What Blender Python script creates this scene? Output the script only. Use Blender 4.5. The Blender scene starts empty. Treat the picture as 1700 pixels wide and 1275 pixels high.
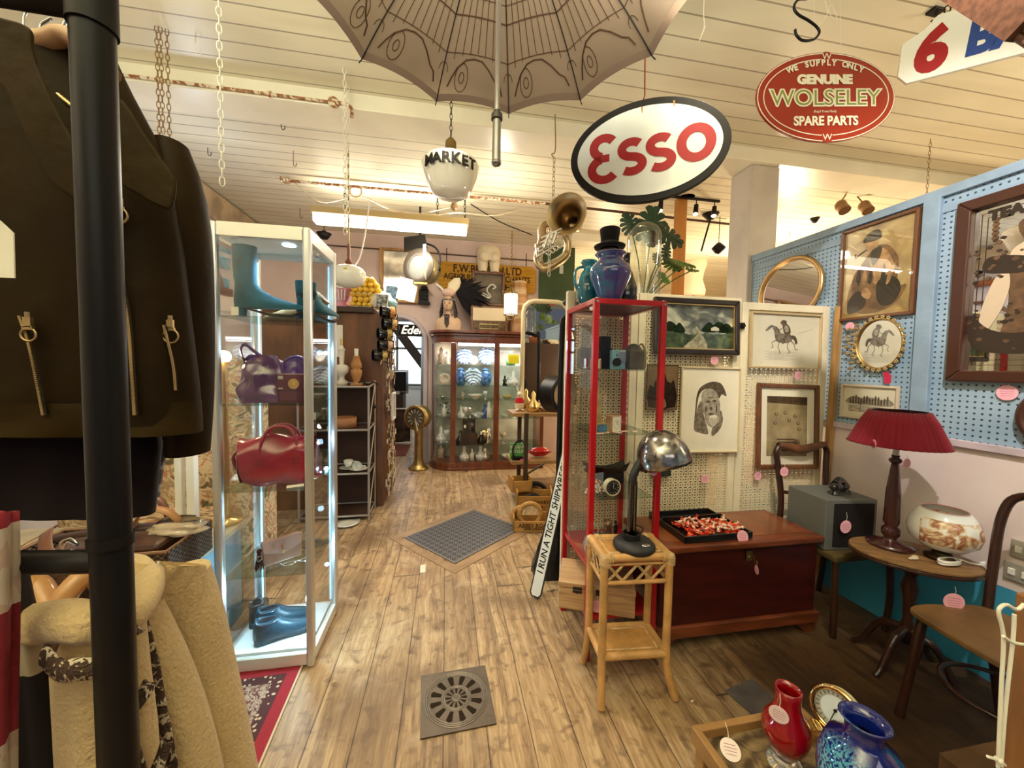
import bpy,math,random
from mathutils import Vector,Matrix
random.seed(7)
S = bpy.context.scene
COL = S.collection
R = math.radians

# ------------------------------------------------------------------ camera
YAW,PIT,ROL,FPX,CAMZ = R(10),R(2.8),R(1.0),620.0,1.4
fw = Vector((math.sin(YAW)*math.cos(PIT),math.cos(YAW)*math.cos(PIT),-math.sin(PIT)))
rt0 = Vector((math.cos(YAW),-math.sin(YAW),0))
up0 = rt0.cross(fw)
rt = math.cos(ROL)*rt0 + math.sin(ROL)*up0
up = -math.sin(ROL)*rt0 + math.cos(ROL)*up0
cd = bpy.data.cameras.new('camera'); cam = bpy.data.objects.new('camera',cd); COL.objects.link(cam)
cam.matrix_world = Matrix(((rt.x,up.x,-fw.x,0),(rt.y,up.y,-fw.y,0),(rt.z,up.z,-fw.z,CAMZ),(0,0,0,1)))
cd.sensor_width = 36; cd.lens = FPX/1700*36; cd.clip_start = 0.02; cd.clip_end = 100
S.camera = cam

# ------------------------------------------------------------------ world, lights, exposure
w = bpy.data.worlds.new('world'); S.world = w; w.use_nodes = True
w.node_tree.nodes['Background'].inputs[0].default_value = (0.75,0.82,1.0,1)
w.node_tree.nodes['Background'].inputs[1].default_value = 0.12
S.view_settings.view_transform = 'Standard'; S.view_settings.look = 'None'
S.view_settings.gamma = 1; S.view_settings.use_curve_mapping = False
S.view_settings.exposure = 0.08
S.cycles.transparent_max_bounces = 40; S.cycles.max_bounces = 10
WARM = (1.0,0.80,0.52); NEUT = (1.0,0.90,0.74); COOL = (0.45,0.78,1.0)
def area(name,loc,rot,sx,sy,power,color):
    l = bpy.data.lights.new(name,'AREA'); l.shape = 'RECTANGLE'; l.size = sx; l.size_y = sy
    l.energy = power; l.color = color
    o = bpy.data.objects.new(name,l); o.location = loc; o.rotation_euler = rot; COL.objects.link(o); return o
def bulb(name,loc,power,color,r=0.05):
    l = bpy.data.lights.new(name,'POINT'); l.energy = power; l.color = color; l.shadow_soft_size = r
    o = bpy.data.objects.new(name,l); o.location = loc; COL.objects.link(o); return o
def spot(name,loc,tgt,power,color,ang=60,r=0.03,blend=.5):
    l = bpy.data.lights.new(name,'SPOT'); l.energy = power; l.color = color; l.shadow_soft_size = r
    l.spot_size = R(ang); l.spot_blend = blend
    o = bpy.data.objects.new(name,l); o.location = loc
    o.rotation_euler = (Vector(tgt)-Vector(loc)).to_track_quat('-Z','Y').to_euler(); COL.objects.link(o); return o
area('fluorescent_tube_light',(-0.54,4.0,2.72),(0,0,R(-2)),1.4,0.1,34,NEUT)
area('fluorescent_spill',(-0.54,4.0,2.94),(R(180),0,R(-2)),1.4,0.12,7,NEUT)
area('ceiling_fill_near',(-.7,-0.7,2.15),(R(180),0,0),2.6,.6,165,(1,.98,.72))  # added uplight out of view, brightens the near ceiling
area('beam_fill',(-.3,1.0,2.55),(R(150),0,0),2.4,.3,18,(1,.97,.74))  # added area light with no fixture, brightens the beam
spot('right_wall_spot',(1.0,.35,3.0),(2.45,1.45,1.62),250,(1,.93,.86),62,.02,1.0)
spot('screen_spot',(1.05,1.0,3.05),(1.25,2.03,1.25),90,(1,.88,.62),52,.03,.8)
spot('floor_key_spot',(.0,2.0,3.08),(-.15,1.95,0),108,(1,.86,.64),76,.06,.9)  # added key spot with no fixture, brightens the middle of the floor
area('front_key',(0.6,-2.3,2.5),(R(100),0,0),2.6,.6,12,(1,.93,.82))  # added key from behind the camera, stands in for unseen shop windows
bulb('side_room_lamp',(4.2,4.2,2.3),130,WARM,.2)
bulb('side_room_lamp_far',(2.6,5.9,2.2),55,WARM,.2)
bulb('side_room_lamp_near',(3.6,.8,2.2),60,WARM,.2)
bulb('behind_screen_lamp',(1.95,2.75,1.35),15,WARM,.06)
bulb('back_wall_lamp',(0.5,3.55,2.7),15,NEUT,.05)
bulb('left_wall_lamp',(-1.9,3.3,2.5),9,(.75,.85,1),.06)
bulb('back_room_daylight',(-0.9,7.6,1.9),60,(.75,.88,1),.3)

# ------------------------------------------------------------------ pixel rays onto known planes of the room
def _ray(px,py):
    return fw + rt*((px-850)/FPX) - up*((py-637.5)/FPX)
def PZ(px,py,z):
    d = _ray(px,py); t = (z-CAMZ)/d.z; return Vector((d.x*t,d.y*t,z))
def PX(px,py,x):
    d = _ray(px,py); t = x/d.x; return Vector((x,d.y*t,CAMZ+d.z*t))
def PY(px,py,y):
    d = _ray(px,py); t = y/d.y; return Vector((d.x*t,y,CAMZ+d.z*t))

# ------------------------------------------------------------------ materials
_mats = {}
def mat(name,col,rough=.6,metal=0.0,noise=0.0,nscale=8.0,bump=0.0,bscale=40.0,trans=0.0,ior=1.45,emit=None,estr=0.0,coat=0.0,sheen=0.0,col2=None,alpha=1.0,stretch=None,sss=0.0,detail=6,spec=None):
    if name in _mats: return _mats[name]
    m = bpy.data.materials.new(name); m.use_nodes = True; nt = m.node_tree; b = nt.nodes['Principled BSDF']
    I = b.inputs
    I['Base Color'].default_value = (*col,1); I['Roughness'].default_value = rough; I['Metallic'].default_value = metal
    I['Transmission Weight'].default_value = trans; I['IOR'].default_value = ior; I['Coat Weight'].default_value = coat
    I['Specular IOR Level'].default_value = spec if spec is not None else (.12 if rough > .55 else .5)
    I['Sheen Weight'].default_value = sheen*.4; I['Subsurface Weight'].default_value = sss
    if emit: I['Emission Color'].default_value = (*emit,1); I['Emission Strength'].default_value = estr
    if noise or bump or col2:
        tc = nt.nodes.new('ShaderNodeTexCoord'); src = tc.outputs['Object']
        if stretch:
            mp = nt.nodes.new('ShaderNodeMapping'); mp.inputs['Scale'].default_value = stretch
            nt.links.new(src,mp.inputs['Vector']); src = mp.outputs['Vector']
        if noise or col2:
            n = nt.nodes.new('ShaderNodeTexNoise'); n.inputs['Scale'].default_value = nscale; n.inputs['Detail'].default_value = detail
            nt.links.new(src,n.inputs['Vector'])
            r = nt.nodes.new('ShaderNodeValToRGB'); c2 = col2 if col2 else tuple(c*(1-noise) for c in col)
            r.color_ramp.elements[0].color = (*c2,1); r.color_ramp.elements[1].color = (*col,1)
            r.color_ramp.elements[0].position = .38; r.color_ramp.elements[1].position = .62
            nt.links.new(n.outputs['Fac'],r.inputs['Fac']); nt.links.new(r.outputs['Color'],I['Base Color'])
        if bump:
            n2 = nt.nodes.new('ShaderNodeTexNoise'); n2.inputs['Scale'].default_value = bscale; n2.inputs['Detail'].default_value = 4
            nt.links.new(src,n2.inputs['Vector'])
            bp = nt.nodes.new('ShaderNodeBump'); bp.inputs['Strength'].default_value = bump; bp.inputs['Distance'].default_value = .01
            nt.links.new(n2.outputs['Fac'],bp.inputs['Height']); nt.links.new(bp.outputs['Normal'],I['Normal'])
    _mats[name] = m; return m
def glass(name='pane_glass',tint=(.975,.975,.96),refl=.08,rough=.0):
    if name in _mats: return _mats[name]
    m = bpy.data.materials.new(name); m.use_nodes = True; nt = m.node_tree; nt.nodes.clear()
    o = nt.nodes.new('ShaderNodeOutputMaterial'); mx = nt.nodes.new('ShaderNodeMixShader')
    t = nt.nodes.new('ShaderNodeBsdfTransparent'); t.inputs[0].default_value = (*tint,1)
    g = nt.nodes.new('ShaderNodeBsdfGlossy'); g.inputs['Roughness'].default_value = rough
    lw = nt.nodes.new('ShaderNodeLayerWeight'); lw.inputs[0].default_value = .12
    mt = nt.nodes.new('ShaderNodeMath'); mt.operation = 'ADD'; mt.inputs[1].default_value = refl*.4; mt.use_clamp = True
    m2 = nt.nodes.new('ShaderNodeMath'); m2.operation = 'MINIMUM'; m2.inputs[1].default_value = .35
    nt.links.new(lw.outputs['Fresnel'],m2.inputs[0]); nt.links.new(m2.outputs[0],mt.inputs[0]); nt.links.new(mt.outputs[0],mx.inputs[0])
    nt.links.new(t.outputs[0],mx.inputs[1]); nt.links.new(g.outputs[0],mx.inputs[2]); nt.links.new(mx.outputs[0],o.inputs[0])
    _mats[name] = m; return m
class NB:
    """small node builder for the larger procedural materials"""
    def __init__(s,name,rough=.6):
        s.m = bpy.data.materials.new(name); s.m.use_nodes = True; s.nt = s.m.node_tree
        s.b = s.nt.nodes['Principled BSDF']; s.b.inputs['Roughness'].default_value = rough
        s.tc = s.nt.nodes.new('ShaderNodeTexCoord').outputs['Object']
        sp = s.nt.nodes.new('ShaderNodeSeparateXYZ'); s.nt.links.new(s.tc,sp.inputs[0]); s.x,s.y,s.z = sp.outputs
        _mats[name] = s.m
    def ma(s,op,a,b=0.0,c=0.0,clamp=False):
        n = s.nt.nodes.new('ShaderNodeMath'); n.operation = op; n.use_clamp = clamp
        for i,v in enumerate((a,b,c)):
            if isinstance(v,(int,float)): n.inputs[i].default_value = v
            else: s.nt.links.new(v,n.inputs[i])
        return n.outputs[0]
    def xyz(s,a,b,c=0.0):
        n = s.nt.nodes.new('ShaderNodeCombineXYZ')
        for i,v in enumerate((a,b,c)):
            if isinstance(v,(int,float)): n.inputs[i].default_value = v
            else: s.nt.links.new(v,n.inputs[i])
        return n.outputs[0]
    def noise(s,vec,scale=1.0,detail=4.0,dist=0.0):
        n = s.nt.nodes.new('ShaderNodeTexNoise'); n.inputs['Scale'].default_value = scale; n.inputs['Detail'].default_value = detail
        n.inputs['Distortion'].default_value = dist; s.nt.links.new(vec,n.inputs['Vector']); return n.outputs['Fac']
    def white(s,vec):
        n = s.nt.nodes.new('ShaderNodeTexWhiteNoise'); n.noise_dimensions = '3D'; s.nt.links.new(vec,n.inputs['Vector']); return n.outputs['Value']
    def voro(s,vec,scale=1.0,feature='F1'):
        n = s.nt.nodes.new('ShaderNodeTexVoronoi'); n.inputs['Scale'].default_value = scale; n.feature = feature
        s.nt.links.new(vec,n.inputs['Vector']); return n.outputs['Distance']
    def ramp(s,fac,stops):
        r = s.nt.nodes.new('ShaderNodeValToRGB'); e = r.color_ramp.elements
        while len(e) < len(stops): e.new(.5)
        for i,(p,c) in enumerate(stops):
            e[i].position = p; e[i].color = (*c,1)
        s.nt.links.new(fac,r.inputs['Fac']); return r.outputs['Color']
    def mix(s,fac,a,b,mode='MIX'):
        n = s.nt.nodes.new('ShaderNodeMix'); n.data_type = 'RGBA'; n.blend_type = mode
        for k,v in ((0,fac),(6,a),(7,b)):
            if isinstance(v,(int,float)): n.inputs[k].default_value = v
            elif isinstance(v,tuple): n.inputs[k].default_value = (*v,1)
            else: s.nt.links.new(v,n.inputs[k])
        return n.outputs[2]
    def col(s,c): s.nt.links.new(c,s.b.inputs['Base Color'])
    def bump(s,h,st=.3,d=.01):
        n = s.nt.nodes.new('ShaderNodeBump'); n.inputs['Strength'].default_value = st; n.inputs['Distance'].default_value = d
        s.nt.links.new(h,n.inputs['Height']); s.nt.links.new(n.outputs[0],s.b.inputs['Normal'])
    def holes(s,fac):
        """fac 1 = hole"""
        o = [n for n in s.nt.nodes if n.type == 'OUTPUT_MATERIAL'][0]
        t = s.nt.nodes.new('ShaderNodeBsdfTransparent'); mx = s.nt.nodes.new('ShaderNodeMixShader')
        s.nt.links.new(fac,mx.inputs[0]); s.nt.links.new(s.b.outputs[0],mx.inputs[1]); s.nt.links.new(t.outputs[0],mx.inputs[2])
        s.nt.links.new(mx.outputs[0],o.inputs[0])

# ------------------------------------------------------------------ mesh builder
class MB:
    def __init__(s,T=None): s.v = []; s.f = []; s.mi = []; s.sm = []; s.k = 0; s.T = T or Matrix()
    def mt(s,k): s.k = k; return s
    def _add(s,vs,fs,smooth=False,T=None):
        M = s.T @ T if T else s.T; o = len(s.v)
        s.v += [M @ Vector(v) for v in vs]
        for f in fs: s.f.append(tuple(i+o for i in f)); s.mi.append(s.k); s.sm.append(smooth)
        return s
    def box(s,c,d,rz=0.0,T=None):
        x,y,z = d[0]/2,d[1]/2,d[2]/2
        vs = [(i,j,k) for k in (-z,z) for j in (-y,y) for i in (-x,x)]
        M = Matrix.Translation(c) @ Matrix.Rotation(rz,4,'Z')
        if T: M = T @ M
        return s._add(vs,[(0,2,3,1),(4,5,7,6),(0,1,5,4),(2,6,7,3),(0,4,6,2),(1,3,7,5)],False,M)
    def bx(s,x0,x1,y0,y1,z0,z1): return s.box(((x0+x1)/2,(y0+y1)/2,(z0+z1)/2),(abs(x1-x0),abs(y1-y0),abs(z1-z0)))
    def bar(s,p0,p1,w,h,roll=0):
        p0,p1 = Vector(p0),Vector(p1); d = p1-p0; L = d.length
        q = d.to_track_quat('X','Z').to_matrix().to_4x4()
        return s.box((0,0,0),(L,w,h),0,Matrix.Translation((p0+p1)/2) @ q @ Matrix.Rotation(roll,4,'X'))
    def cyl(s,p0,p1,r0,r1=None,n=14,caps=True):
        r1 = r0 if r1 is None else r1; p0,p1 = Vector(p0),Vector(p1)
        q = (p1-p0).to_track_quat('Z','Y').to_matrix(); vs = []
        for p,r in ((p0,r0),(p1,r1)):
            for i in range(n):
                a = 2*math.pi*i/n; vs.append(p + q @ Vector((r*math.cos(a),r*math.sin(a),0)))
        s._add(vs,[(i,(i+1) % n,n+(i+1) % n,n+i) for i in range(n)],True)
        if caps: s._add(vs,[tuple(range(n))[::-1],tuple(range(n,2*n))])
        return s
    def tube(s,pts,r,n=8,closed=False,caps=True,flat=1.0):
        P = [Vector(p) for p in pts]; N = len(P)
        rs = r if isinstance(r,(list,tuple)) else [r]*N
        tang = []
        for i in range(N):
            if closed: t = P[(i+1) % N]-P[i-1]
            else: t = P[min(i+1,N-1)]-P[max(i-1,0)]
            tang.append(t.normalized() if t.length > 1e-9 else Vector((0,0,1)))
        u = tang[0].orthogonal().normalized(); vs = []
        if abs(tang[0].z) < .9: u = (Vector((0,0,1)) - tang[0]*tang[0].z).normalized()
        for i in range(N):
            u = (u - tang[i]*u.dot(tang[i]));
            u = u.normalized() if u.length > 1e-6 else tang[i].orthogonal().normalized()
            w_ = tang[i].cross(u)
            for k in range(n):
                a = 2*math.pi*k/n; vs.append(P[i] + (u*math.cos(a)*flat + w_*math.sin(a))*rs[i])
        fs = []
        for i in range(N if closed else N-1):
            j = (i+1) % N
            for k in range(n): fs.append((i*n+k,i*n+(k+1) % n,j*n+(k+1) % n,j*n+k))
        s._add(vs,fs,True)
        if not closed and caps: s._add(vs,[tuple(range(n))[::-1],tuple(range((N-1)*n,N*n))])
        return s
    def lathe(s,prof,c=(0,0,0),n=24,T=None,fl=None,a0=0,a1=2*math.pi):
        full = abs(a1-a0-2*math.pi) < 1e-6; m = n if full else n+1; vs = []
        for r,z in prof:
            for i in range(m):
                a = a0+(a1-a0)*i/n; k = fl(a,z) if fl else 1; vs.append((r*k*math.cos(a),r*k*math.sin(a),z))
        fs = []
        for j in range(len(prof)-1):
            for i in range(n):
                i2 = (i+1) % m; fs.append((j*m+i,j*m+i2,(j+1)*m+i2,(j+1)*m+i))
        M = Matrix.Translation(c)
        return s._add(vs,fs,True,M @ T if T else M)
    def ell(s,c,r,nu=14,nv=8,T=None):
        if isinstance(r,(int,float)): r = (r,r,r)
        prof = [(max(math.sin(math.pi*j/nv),1e-4),-math.cos(math.pi*j/nv)) for j in range(nv+1)]
        M = Matrix.Diagonal((*r,1)); M = (T @ M) if T else M
        return s.lathe(prof,c,nu,M)
    def prism(s,poly,t,T=None,z0=0.0):
        """polygon in local XY, extruded z0..z0+t"""
        n = len(poly); vs = [(x,y,z0) for x,y in poly]+[(x,y,z0+t) for x,y in poly]
        fs = [tuple(range(n))[::-1],tuple(range(n,2*n))]+[(i,(i+1) % n,n+(i+1) % n,n+i) for i in range(n)]
        return s._add(vs,fs,False,T)
    def surf(s,fn,nu,nv,cu=False,cv=False):
        vs = []; mu = nu if cu else nu+1; mv = nv if cv else nv+1
        for j in range(mv):
            for i in range(mu): vs.append(fn(i/nu,j/nv))
        fs = [(j*mu+i,j*mu+(i+1) % mu,((j+1) % mv)*mu+(i+1) % mu,((j+1) % mv)*mu+i) for j in range(nv) for i in range(nu)]
        return s._add(vs,fs,True)
    def stroke(s,pts,w_,t,T=None,closed=False):
        """flat lettering stroke of width w_ in local XY, thickness t"""
        P = [Vector((a,b)) for a,b in pts]; N = len(P); L = []; Rr = []
        for i in range(N):
            d = (P[(i+1) % N]-P[i-1]) if closed else (P[min(i+1,N-1)]-P[max(i-1,0)])
            d.normalize(); nn = Vector((-d.y,d.x))*w_/2; L.append(P[i]+nn); Rr.append(P[i]-nn)
        for i in range(N if closed else N-1):
            j = (i+1) % N
            s.prism([tuple(Rr[i]),tuple(Rr[j]),tuple(L[j]),tuple(L[i])],t,T)
        return s
    def loft(s,secs,n=16,caps=True,closed=False):
        """secs: (centre, u, v) ellipses spanned by the vectors u and v"""
        vs = []
        for c,u,v in secs:
            c,u,v = Vector(c),Vector(u),Vector(v)
            for k in range(n): a = 2*math.pi*k/n; vs.append(c+u*math.cos(a)+v*math.sin(a))
        m = len(secs)
        s._add(vs,[(j*n+k,j*n+(k+1) % n,(j+1)*n+(k+1) % n,(j+1)*n+k) for j in range(m-1) for k in range(n)],True)
        if caps: s._add(vs,[tuple(range(n))[::-1],tuple(range((m-1)*n,m*n))])
        return s
    def build(s,name,mats,parent=None,bevel=0.0,sub=0,solid=0.0,loc=None,seg=2):
        me = bpy.data.meshes.new(name); me.from_pydata([tuple(v) for v in s.v],[],s.f)
        for m in (mats if isinstance(mats,(list,tuple)) else [mats]): me.materials.append(m)
        me.polygons.foreach_set('material_index',s.mi); me.polygons.foreach_set('use_smooth',s.sm); me.update()
        o = bpy.data.objects.new(name,me); COL.objects.link(o)
        if parent: o.parent = parent
        if loc is not None: o.location = loc
        if solid: q = o.modifiers.new('solid','SOLIDIFY'); q.thickness = solid; q.offset = 0
        if bevel: q = o.modifiers.new('bevel','BEVEL'); q.width = bevel; q.segments = seg; q.limit_method = 'ANGLE'; q.angle_limit = R(50)
        if sub: q = o.modifiers.new('sub','SUBSURF'); q.levels = sub; q.render_levels = sub
        return o
def tag(o,label=None,cat=None,group=None,kind=None):
    if label: o['label'] = label
    if cat: o['category'] = cat
    if group: o['group'] = group
    if kind: o['kind'] = kind
    return o
def thing(name,label,cat,loc=(0,0,0),rz=0.0,group=None):
    o = bpy.data.objects.new(name,None); o.empty_display_size = .05; COL.objects.link(o)
    o.location = loc; o.rotation_euler = (0,0,rz); return tag(o,label,cat,group)
def struct(name,mb,m,bevel=0.0): return tag(mb.build(name,m,None,bevel),kind='structure')
def dup(root,loc=None,rz=None,label=None,group=None,scale=None):
    r = root.copy(); COL.objects.link(r)
    for k in list(root.children):
        c = k.copy(); COL.objects.link(c); c.parent = r
        for g in k.children: d = g.copy(); COL.objects.link(d); d.parent = c
    if loc is not None: r.location = loc
    if rz is not None: r.rotation_euler = (0,0,rz)
    if scale is not None: r.scale = scale
    if label: r['label'] = label
    if group: r['group'] = group
    return r
def text(name,body,size,m,parent,loc,rot=(R(90),0,0),ext=.0008,bold=0.0,align='CENTER',sx=1.0,shear=0.0,spacing=1.0):
    cu = bpy.data.curves.new(name+'_c','FONT'); cu.body = body; cu.size = size; cu.extrude = ext; cu.offset = bold
    cu.align_x = align; cu.align_y = 'CENTER'; cu.shear = shear; cu.space_character = spacing; cu.resolution_u = 4
    t = bpy.data.objects.new('t',cu); me = bpy.data.meshes.new_from_object(t); bpy.data.objects.remove(t); bpy.data.curves.remove(cu)
    me.materials.clear(); me.materials.append(m); me.name = name
    o = bpy.data.objects.new(name,me); COL.objects.link(o); o.location = loc; o.rotation_euler = rot; o.scale = (sx,1,1)
    if parent: o.parent = parent
    return o
def circ(r,n=24,ry=None,c=(0,0)): return [(c[0]+r*math.cos(2*math.pi*i/n),c[1]+(ry or r)*math.sin(2*math.pi*i/n)) for i in range(n)]
def arc(c,r,a0,a1,n=10,ry=None): return [(c[0]+r*math.cos(R(a0+(a1-a0)*i/n)),c[1]+(ry or r)*math.sin(R(a0+(a1-a0)*i/n))) for i in range(n+1)]
def spline(pts,n=6,closed=False):
    """Catmull-Rom through the points"""
    P = [Vector(p) for p in pts]; out = []; N = len(P)
    for i in range(N if closed else N-1):
        if closed: a,b,c,d = P[i-1],P[i],P[(i+1) % N],P[(i+2) % N]
        else: a,b,c,d = P[max(i-1,0)],P[i],P[i+1],P[min(i+2,N-1)]
        for k in range(n):
            t = k/n; out.append(.5*((2*b)+(c-a)*t+(2*a-5*b+4*c-d)*t*t+(3*b-a-3*c+d)*t**3))
    if not closed: out.append(P[-1])
    return out
def chain_mb(mb,top,L,r=.004,pitch=.026,wire=.0016,sway=0.0):
    n = int(L/pitch); top = Vector(top)
    for i in range(n):
        c = top - Vector((0,0,(i+.5)*pitch)); a = (i % 2)*math.pi/2+.4
        u = Vector((math.cos(a),math.sin(a),0)); h = pitch*.62
        pts = []
        for k in range(10):
            t = 2*math.pi*k/10; pts.append(c+u*(r*1.3*math.cos(t))+Vector((0,0,h*math.sin(t))))
        mb.tube(pts,wire,4,True)
    return mb
RX90 = Matrix.Rotation(R(90),4,'X')      # local XY -> world XZ facing -Y

# common materials
BLK = mat('black_paint',(.010,.008,.008),.45,spec=.25)
BLKM = mat('black_metal',(.010,.009,.010),.35,.2,spec=.3)
WHT = mat('white_paint',(.78,.76,.70),.45)
PAPER = mat('paper',(.82,.78,.68),.8,noise=.06,nscale=20)
PINK = mat('pink_card',(.85,.42,.50),.8)
STEEL = mat('steel',(.62,.62,.62),.22,1)
ALU = mat('brushed_aluminium',(.68,.70,.72),.35,.85)
BRASS = mat('brass',(.72,.52,.22),.28,1)
GOLD = mat('gilt',(.75,.55,.25),.35,1)
RED = mat('red_paint',(.50,.008,.012),.35)
GLS = glass()
def tagdisc(parent,c,r=.022,yaw=0.0,string=.03,m=None,name='price_tag',lean=0.0):
    """round pink price tag with a string, handwriting as thin lines; parent moves with it"""
    T = Matrix.Translation(c) @ Matrix.Rotation(yaw,4,'Z') @ Matrix.Rotation(lean,4,'X') @ RX90
    b = MB(T); b.prism(circ(r,20),.0012); b.mt(1)
    for k in range(4): b.box((0,r*(.42-.28*k),.0014),(r*(1.3-.15*abs(k-1)),r*.05,.0004))
    b.mt(2)
    if string: b.tube([(0,r*.8,.001),(r*.1,r*.8+string*.5,.002),(0,r*.8+string,0)],.0008,4)
    return b.build(name,[m or PINK,mat('ink_pencil',(.45,.18,.25),.8),PAPER],parent)
# ================================================================== ROOM
CEIL,LX,BY,PEGX,LATY = 3.15,-2.40,5.40,2.45,2.03
# floor: worn pine boards along Y
f = NB('worn_pine_boards',.5)
u = f.ma('MULTIPLY',f.x,1/.165); idx = f.ma('FLOOR',u); fr = f.ma('FRACT',u)
off = f.ma('MULTIPLY',f.white(f.xyz(idx,3.3)),7.0); v = f.ma('ADD',f.ma('MULTIPLY',f.y,1/2.9),off)
row = f.ma('FLOOR',v); fv = f.ma('FRACT',v); rnd = f.white(f.xyz(idx,row,1.0))
gx = f.ma('ADD',f.x,f.ma('MULTIPLY',f.noise(f.xyz(f.ma('MULTIPLY',f.x,3),f.ma('MULTIPLY',f.y,1.6),rnd),1.0,2),.10))
g = f.noise(f.xyz(f.ma('MULTIPLY',gx,24),f.ma('ADD',f.ma('MULTIPLY',f.y,1.5),f.ma('MULTIPLY',rnd,30))),1.0,8,1.2)
fine = f.noise(f.xyz(f.ma('MULTIPLY',f.x,150),f.ma('MULTIPLY',f.y,12)),1.0,5)
c = f.ramp(g,[(.32,(.09,.042,.015)),(.44,(.30,.17,.07)),(.54,(.48,.305,.145)),(.70,(.64,.46,.26))])
c = f.mix(.38,c,f.ramp(fine,[(.36,(.20,.11,.05)),(.64,(.66,.49,.30))]))
c = f.mix(f.ma('MULTIPLY',rnd,.35),c,(.36,.225,.11))
c = f.mix(f.ma('MULTIPLY',f.ma('SUBTRACT',f.white(f.xyz(row,idx,7.0)),.62,clamp=True),.9),c,(.20,.12,.06))
big = f.noise(f.tc,1.3,6,.6)
c = f.mix(f.ma('MULTIPLY',f.ma('SUBTRACT',big,.49,clamp=True),5.0,clamp=True),c,(.13,.072,.034))
spk = f.noise(f.tc,16,6,.5); c = f.mix(f.ma('MULTIPLY',f.ma('SUBTRACT',spk,.54,clamp=True),6,clamp=True),c,(.17,.10,.05))
wear = f.noise(f.tc,5,5,.8); c = f.mix(f.ma('MULTIPLY',f.ma('SUBTRACT',wear,.55,clamp=True),3,clamp=True),c,(.60,.45,.28))
shade_x = f.ma('ADD',f.x,f.ma('MULTIPLY',f.noise(f.xyz(f.ma('MULTIPLY',f.x,2.5),f.y),1.2,4,.5),.9)); c = f.mix(f.ma('MULTIPLY',f.ma('MULTIPLY',f.ma('SUBTRACT',shade_x,1.42),2.0,clamp=True),f.ma('MULTIPLY',f.ma('SUBTRACT',2.3,f.y),1.3,clamp=True),clamp=True),c,f.mix(1.0,c,(.17,.12,.08),'MULTIPLY'))  # shade of the right foreground painted into the board colour
kn = f.voro(f.xyz(f.ma('MULTIPLY',gx,4.2),f.ma('MULTIPLY',f.y,1.9)),1.0)
c = f.mix(f.ma('MULTIPLY',f.ma('LESS_THAN',kn,.16),.35),c,(.2,.10,.04)); c = f.mix(f.ma('LESS_THAN',kn,.085),c,(.085,.038,.016))
gap = f.ma('MAXIMUM',f.ma('LESS_THAN',fr,.016),f.ma('GREATER_THAN',fr,.988))
gap = f.ma('MAXIMUM',gap,f.ma('LESS_THAN',fv,.003))
nail = f.voro(f.xyz(f.ma('MULTIPLY',f.x,11),f.ma('MULTIPLY',f.y,3.4)),1.0)
gap2 = f.ma('MAXIMUM',gap,f.ma('LESS_THAN',nail,.035))
c = f.mix(f.ma('MULTIPLY',gap2,f.ma('ADD',.35,f.ma('MULTIPLY',spk,.9)),clamp=True),c,(.05,.025,.012)); f.col(c)
f.bump(f.ma('SUBTRACT',f.ma('ADD',g,f.ma('MULTIPLY',fine,.3)),f.ma('MULTIPLY',gap,1.0)),.35,.006)
rr = f.ramp(fine,[(.3,(.42,)*3),(.7,(.66,)*3)]); f.nt.links.new(rr,f.b.inputs['Roughness'])
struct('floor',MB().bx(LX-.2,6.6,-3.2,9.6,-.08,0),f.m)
# ceiling: painted matchboard running across the room, beam faces plain
c_ = NB('painted_matchboard',.38)
u = c_.ma('MULTIPLY',c_.y,1/.125); fr = c_.ma('FRACT',u)
gap = c_.ma('LESS_THAN',fr,.07)
rndb = c_.white(c_.xyz(c_.ma('FLOOR',u),2.0))
st = c_.noise(c_.xyz(c_.ma('MULTIPLY',c_.x,.8),c_.ma('MULTIPLY',c_.y,3)),1.0,6,.5)
cc = c_.ramp(st,[(.3,(.68,.62,.45)),(.6,(.82,.78,.60))])
cc = c_.mix(c_.ma('MULTIPLY',rndb,.18),cc,(.55,.50,.42))
cc = c_.mix(c_.ma('MULTIPLY',gap,.75),cc,(.22,.17,.11)); c_.col(cc); c_.bump(gap,-.5,.01)
struct('ceiling',MB().bx(LX-.2,6.6,-3.2,9.6,CEIL,CEIL+.1),c_.m)
cream = mat('cream_gloss_paint',(.90,.85,.68),.35,noise=.08,nscale=3,bump=.08,bscale=12)
struct('trim_1',MB().bx(LX,6.5,2.66,2.93,CEIL-.10,CEIL+.02),cream,.006)
struct('trim_2',MB().bx(1.6,6.5,4.75,4.95,CEIL-.10,CEIL+.02),cream,.006)
# walls
wl = mat('lilac_white_plaster',(.62,.56,.57),.75,noise=.14,nscale=2.2,bump=.15,bscale=9)
wp = mat('pinkish_plaster',(.72,.56,.50),.75,noise=.12,nscale=2.5,bump=.2,bscale=7)
struct('wall_left',MB().bx(LX-.15,LX,-3.0,BY+.1,0,CEIL),wl)
struct('trim_3',MB().bx(LX,LX+.045,-3.0,BY,CEIL-.30,CEIL-.02),mat('old_cream_board',(.55,.42,.27),.5,noise=.35,nscale=6))
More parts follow.
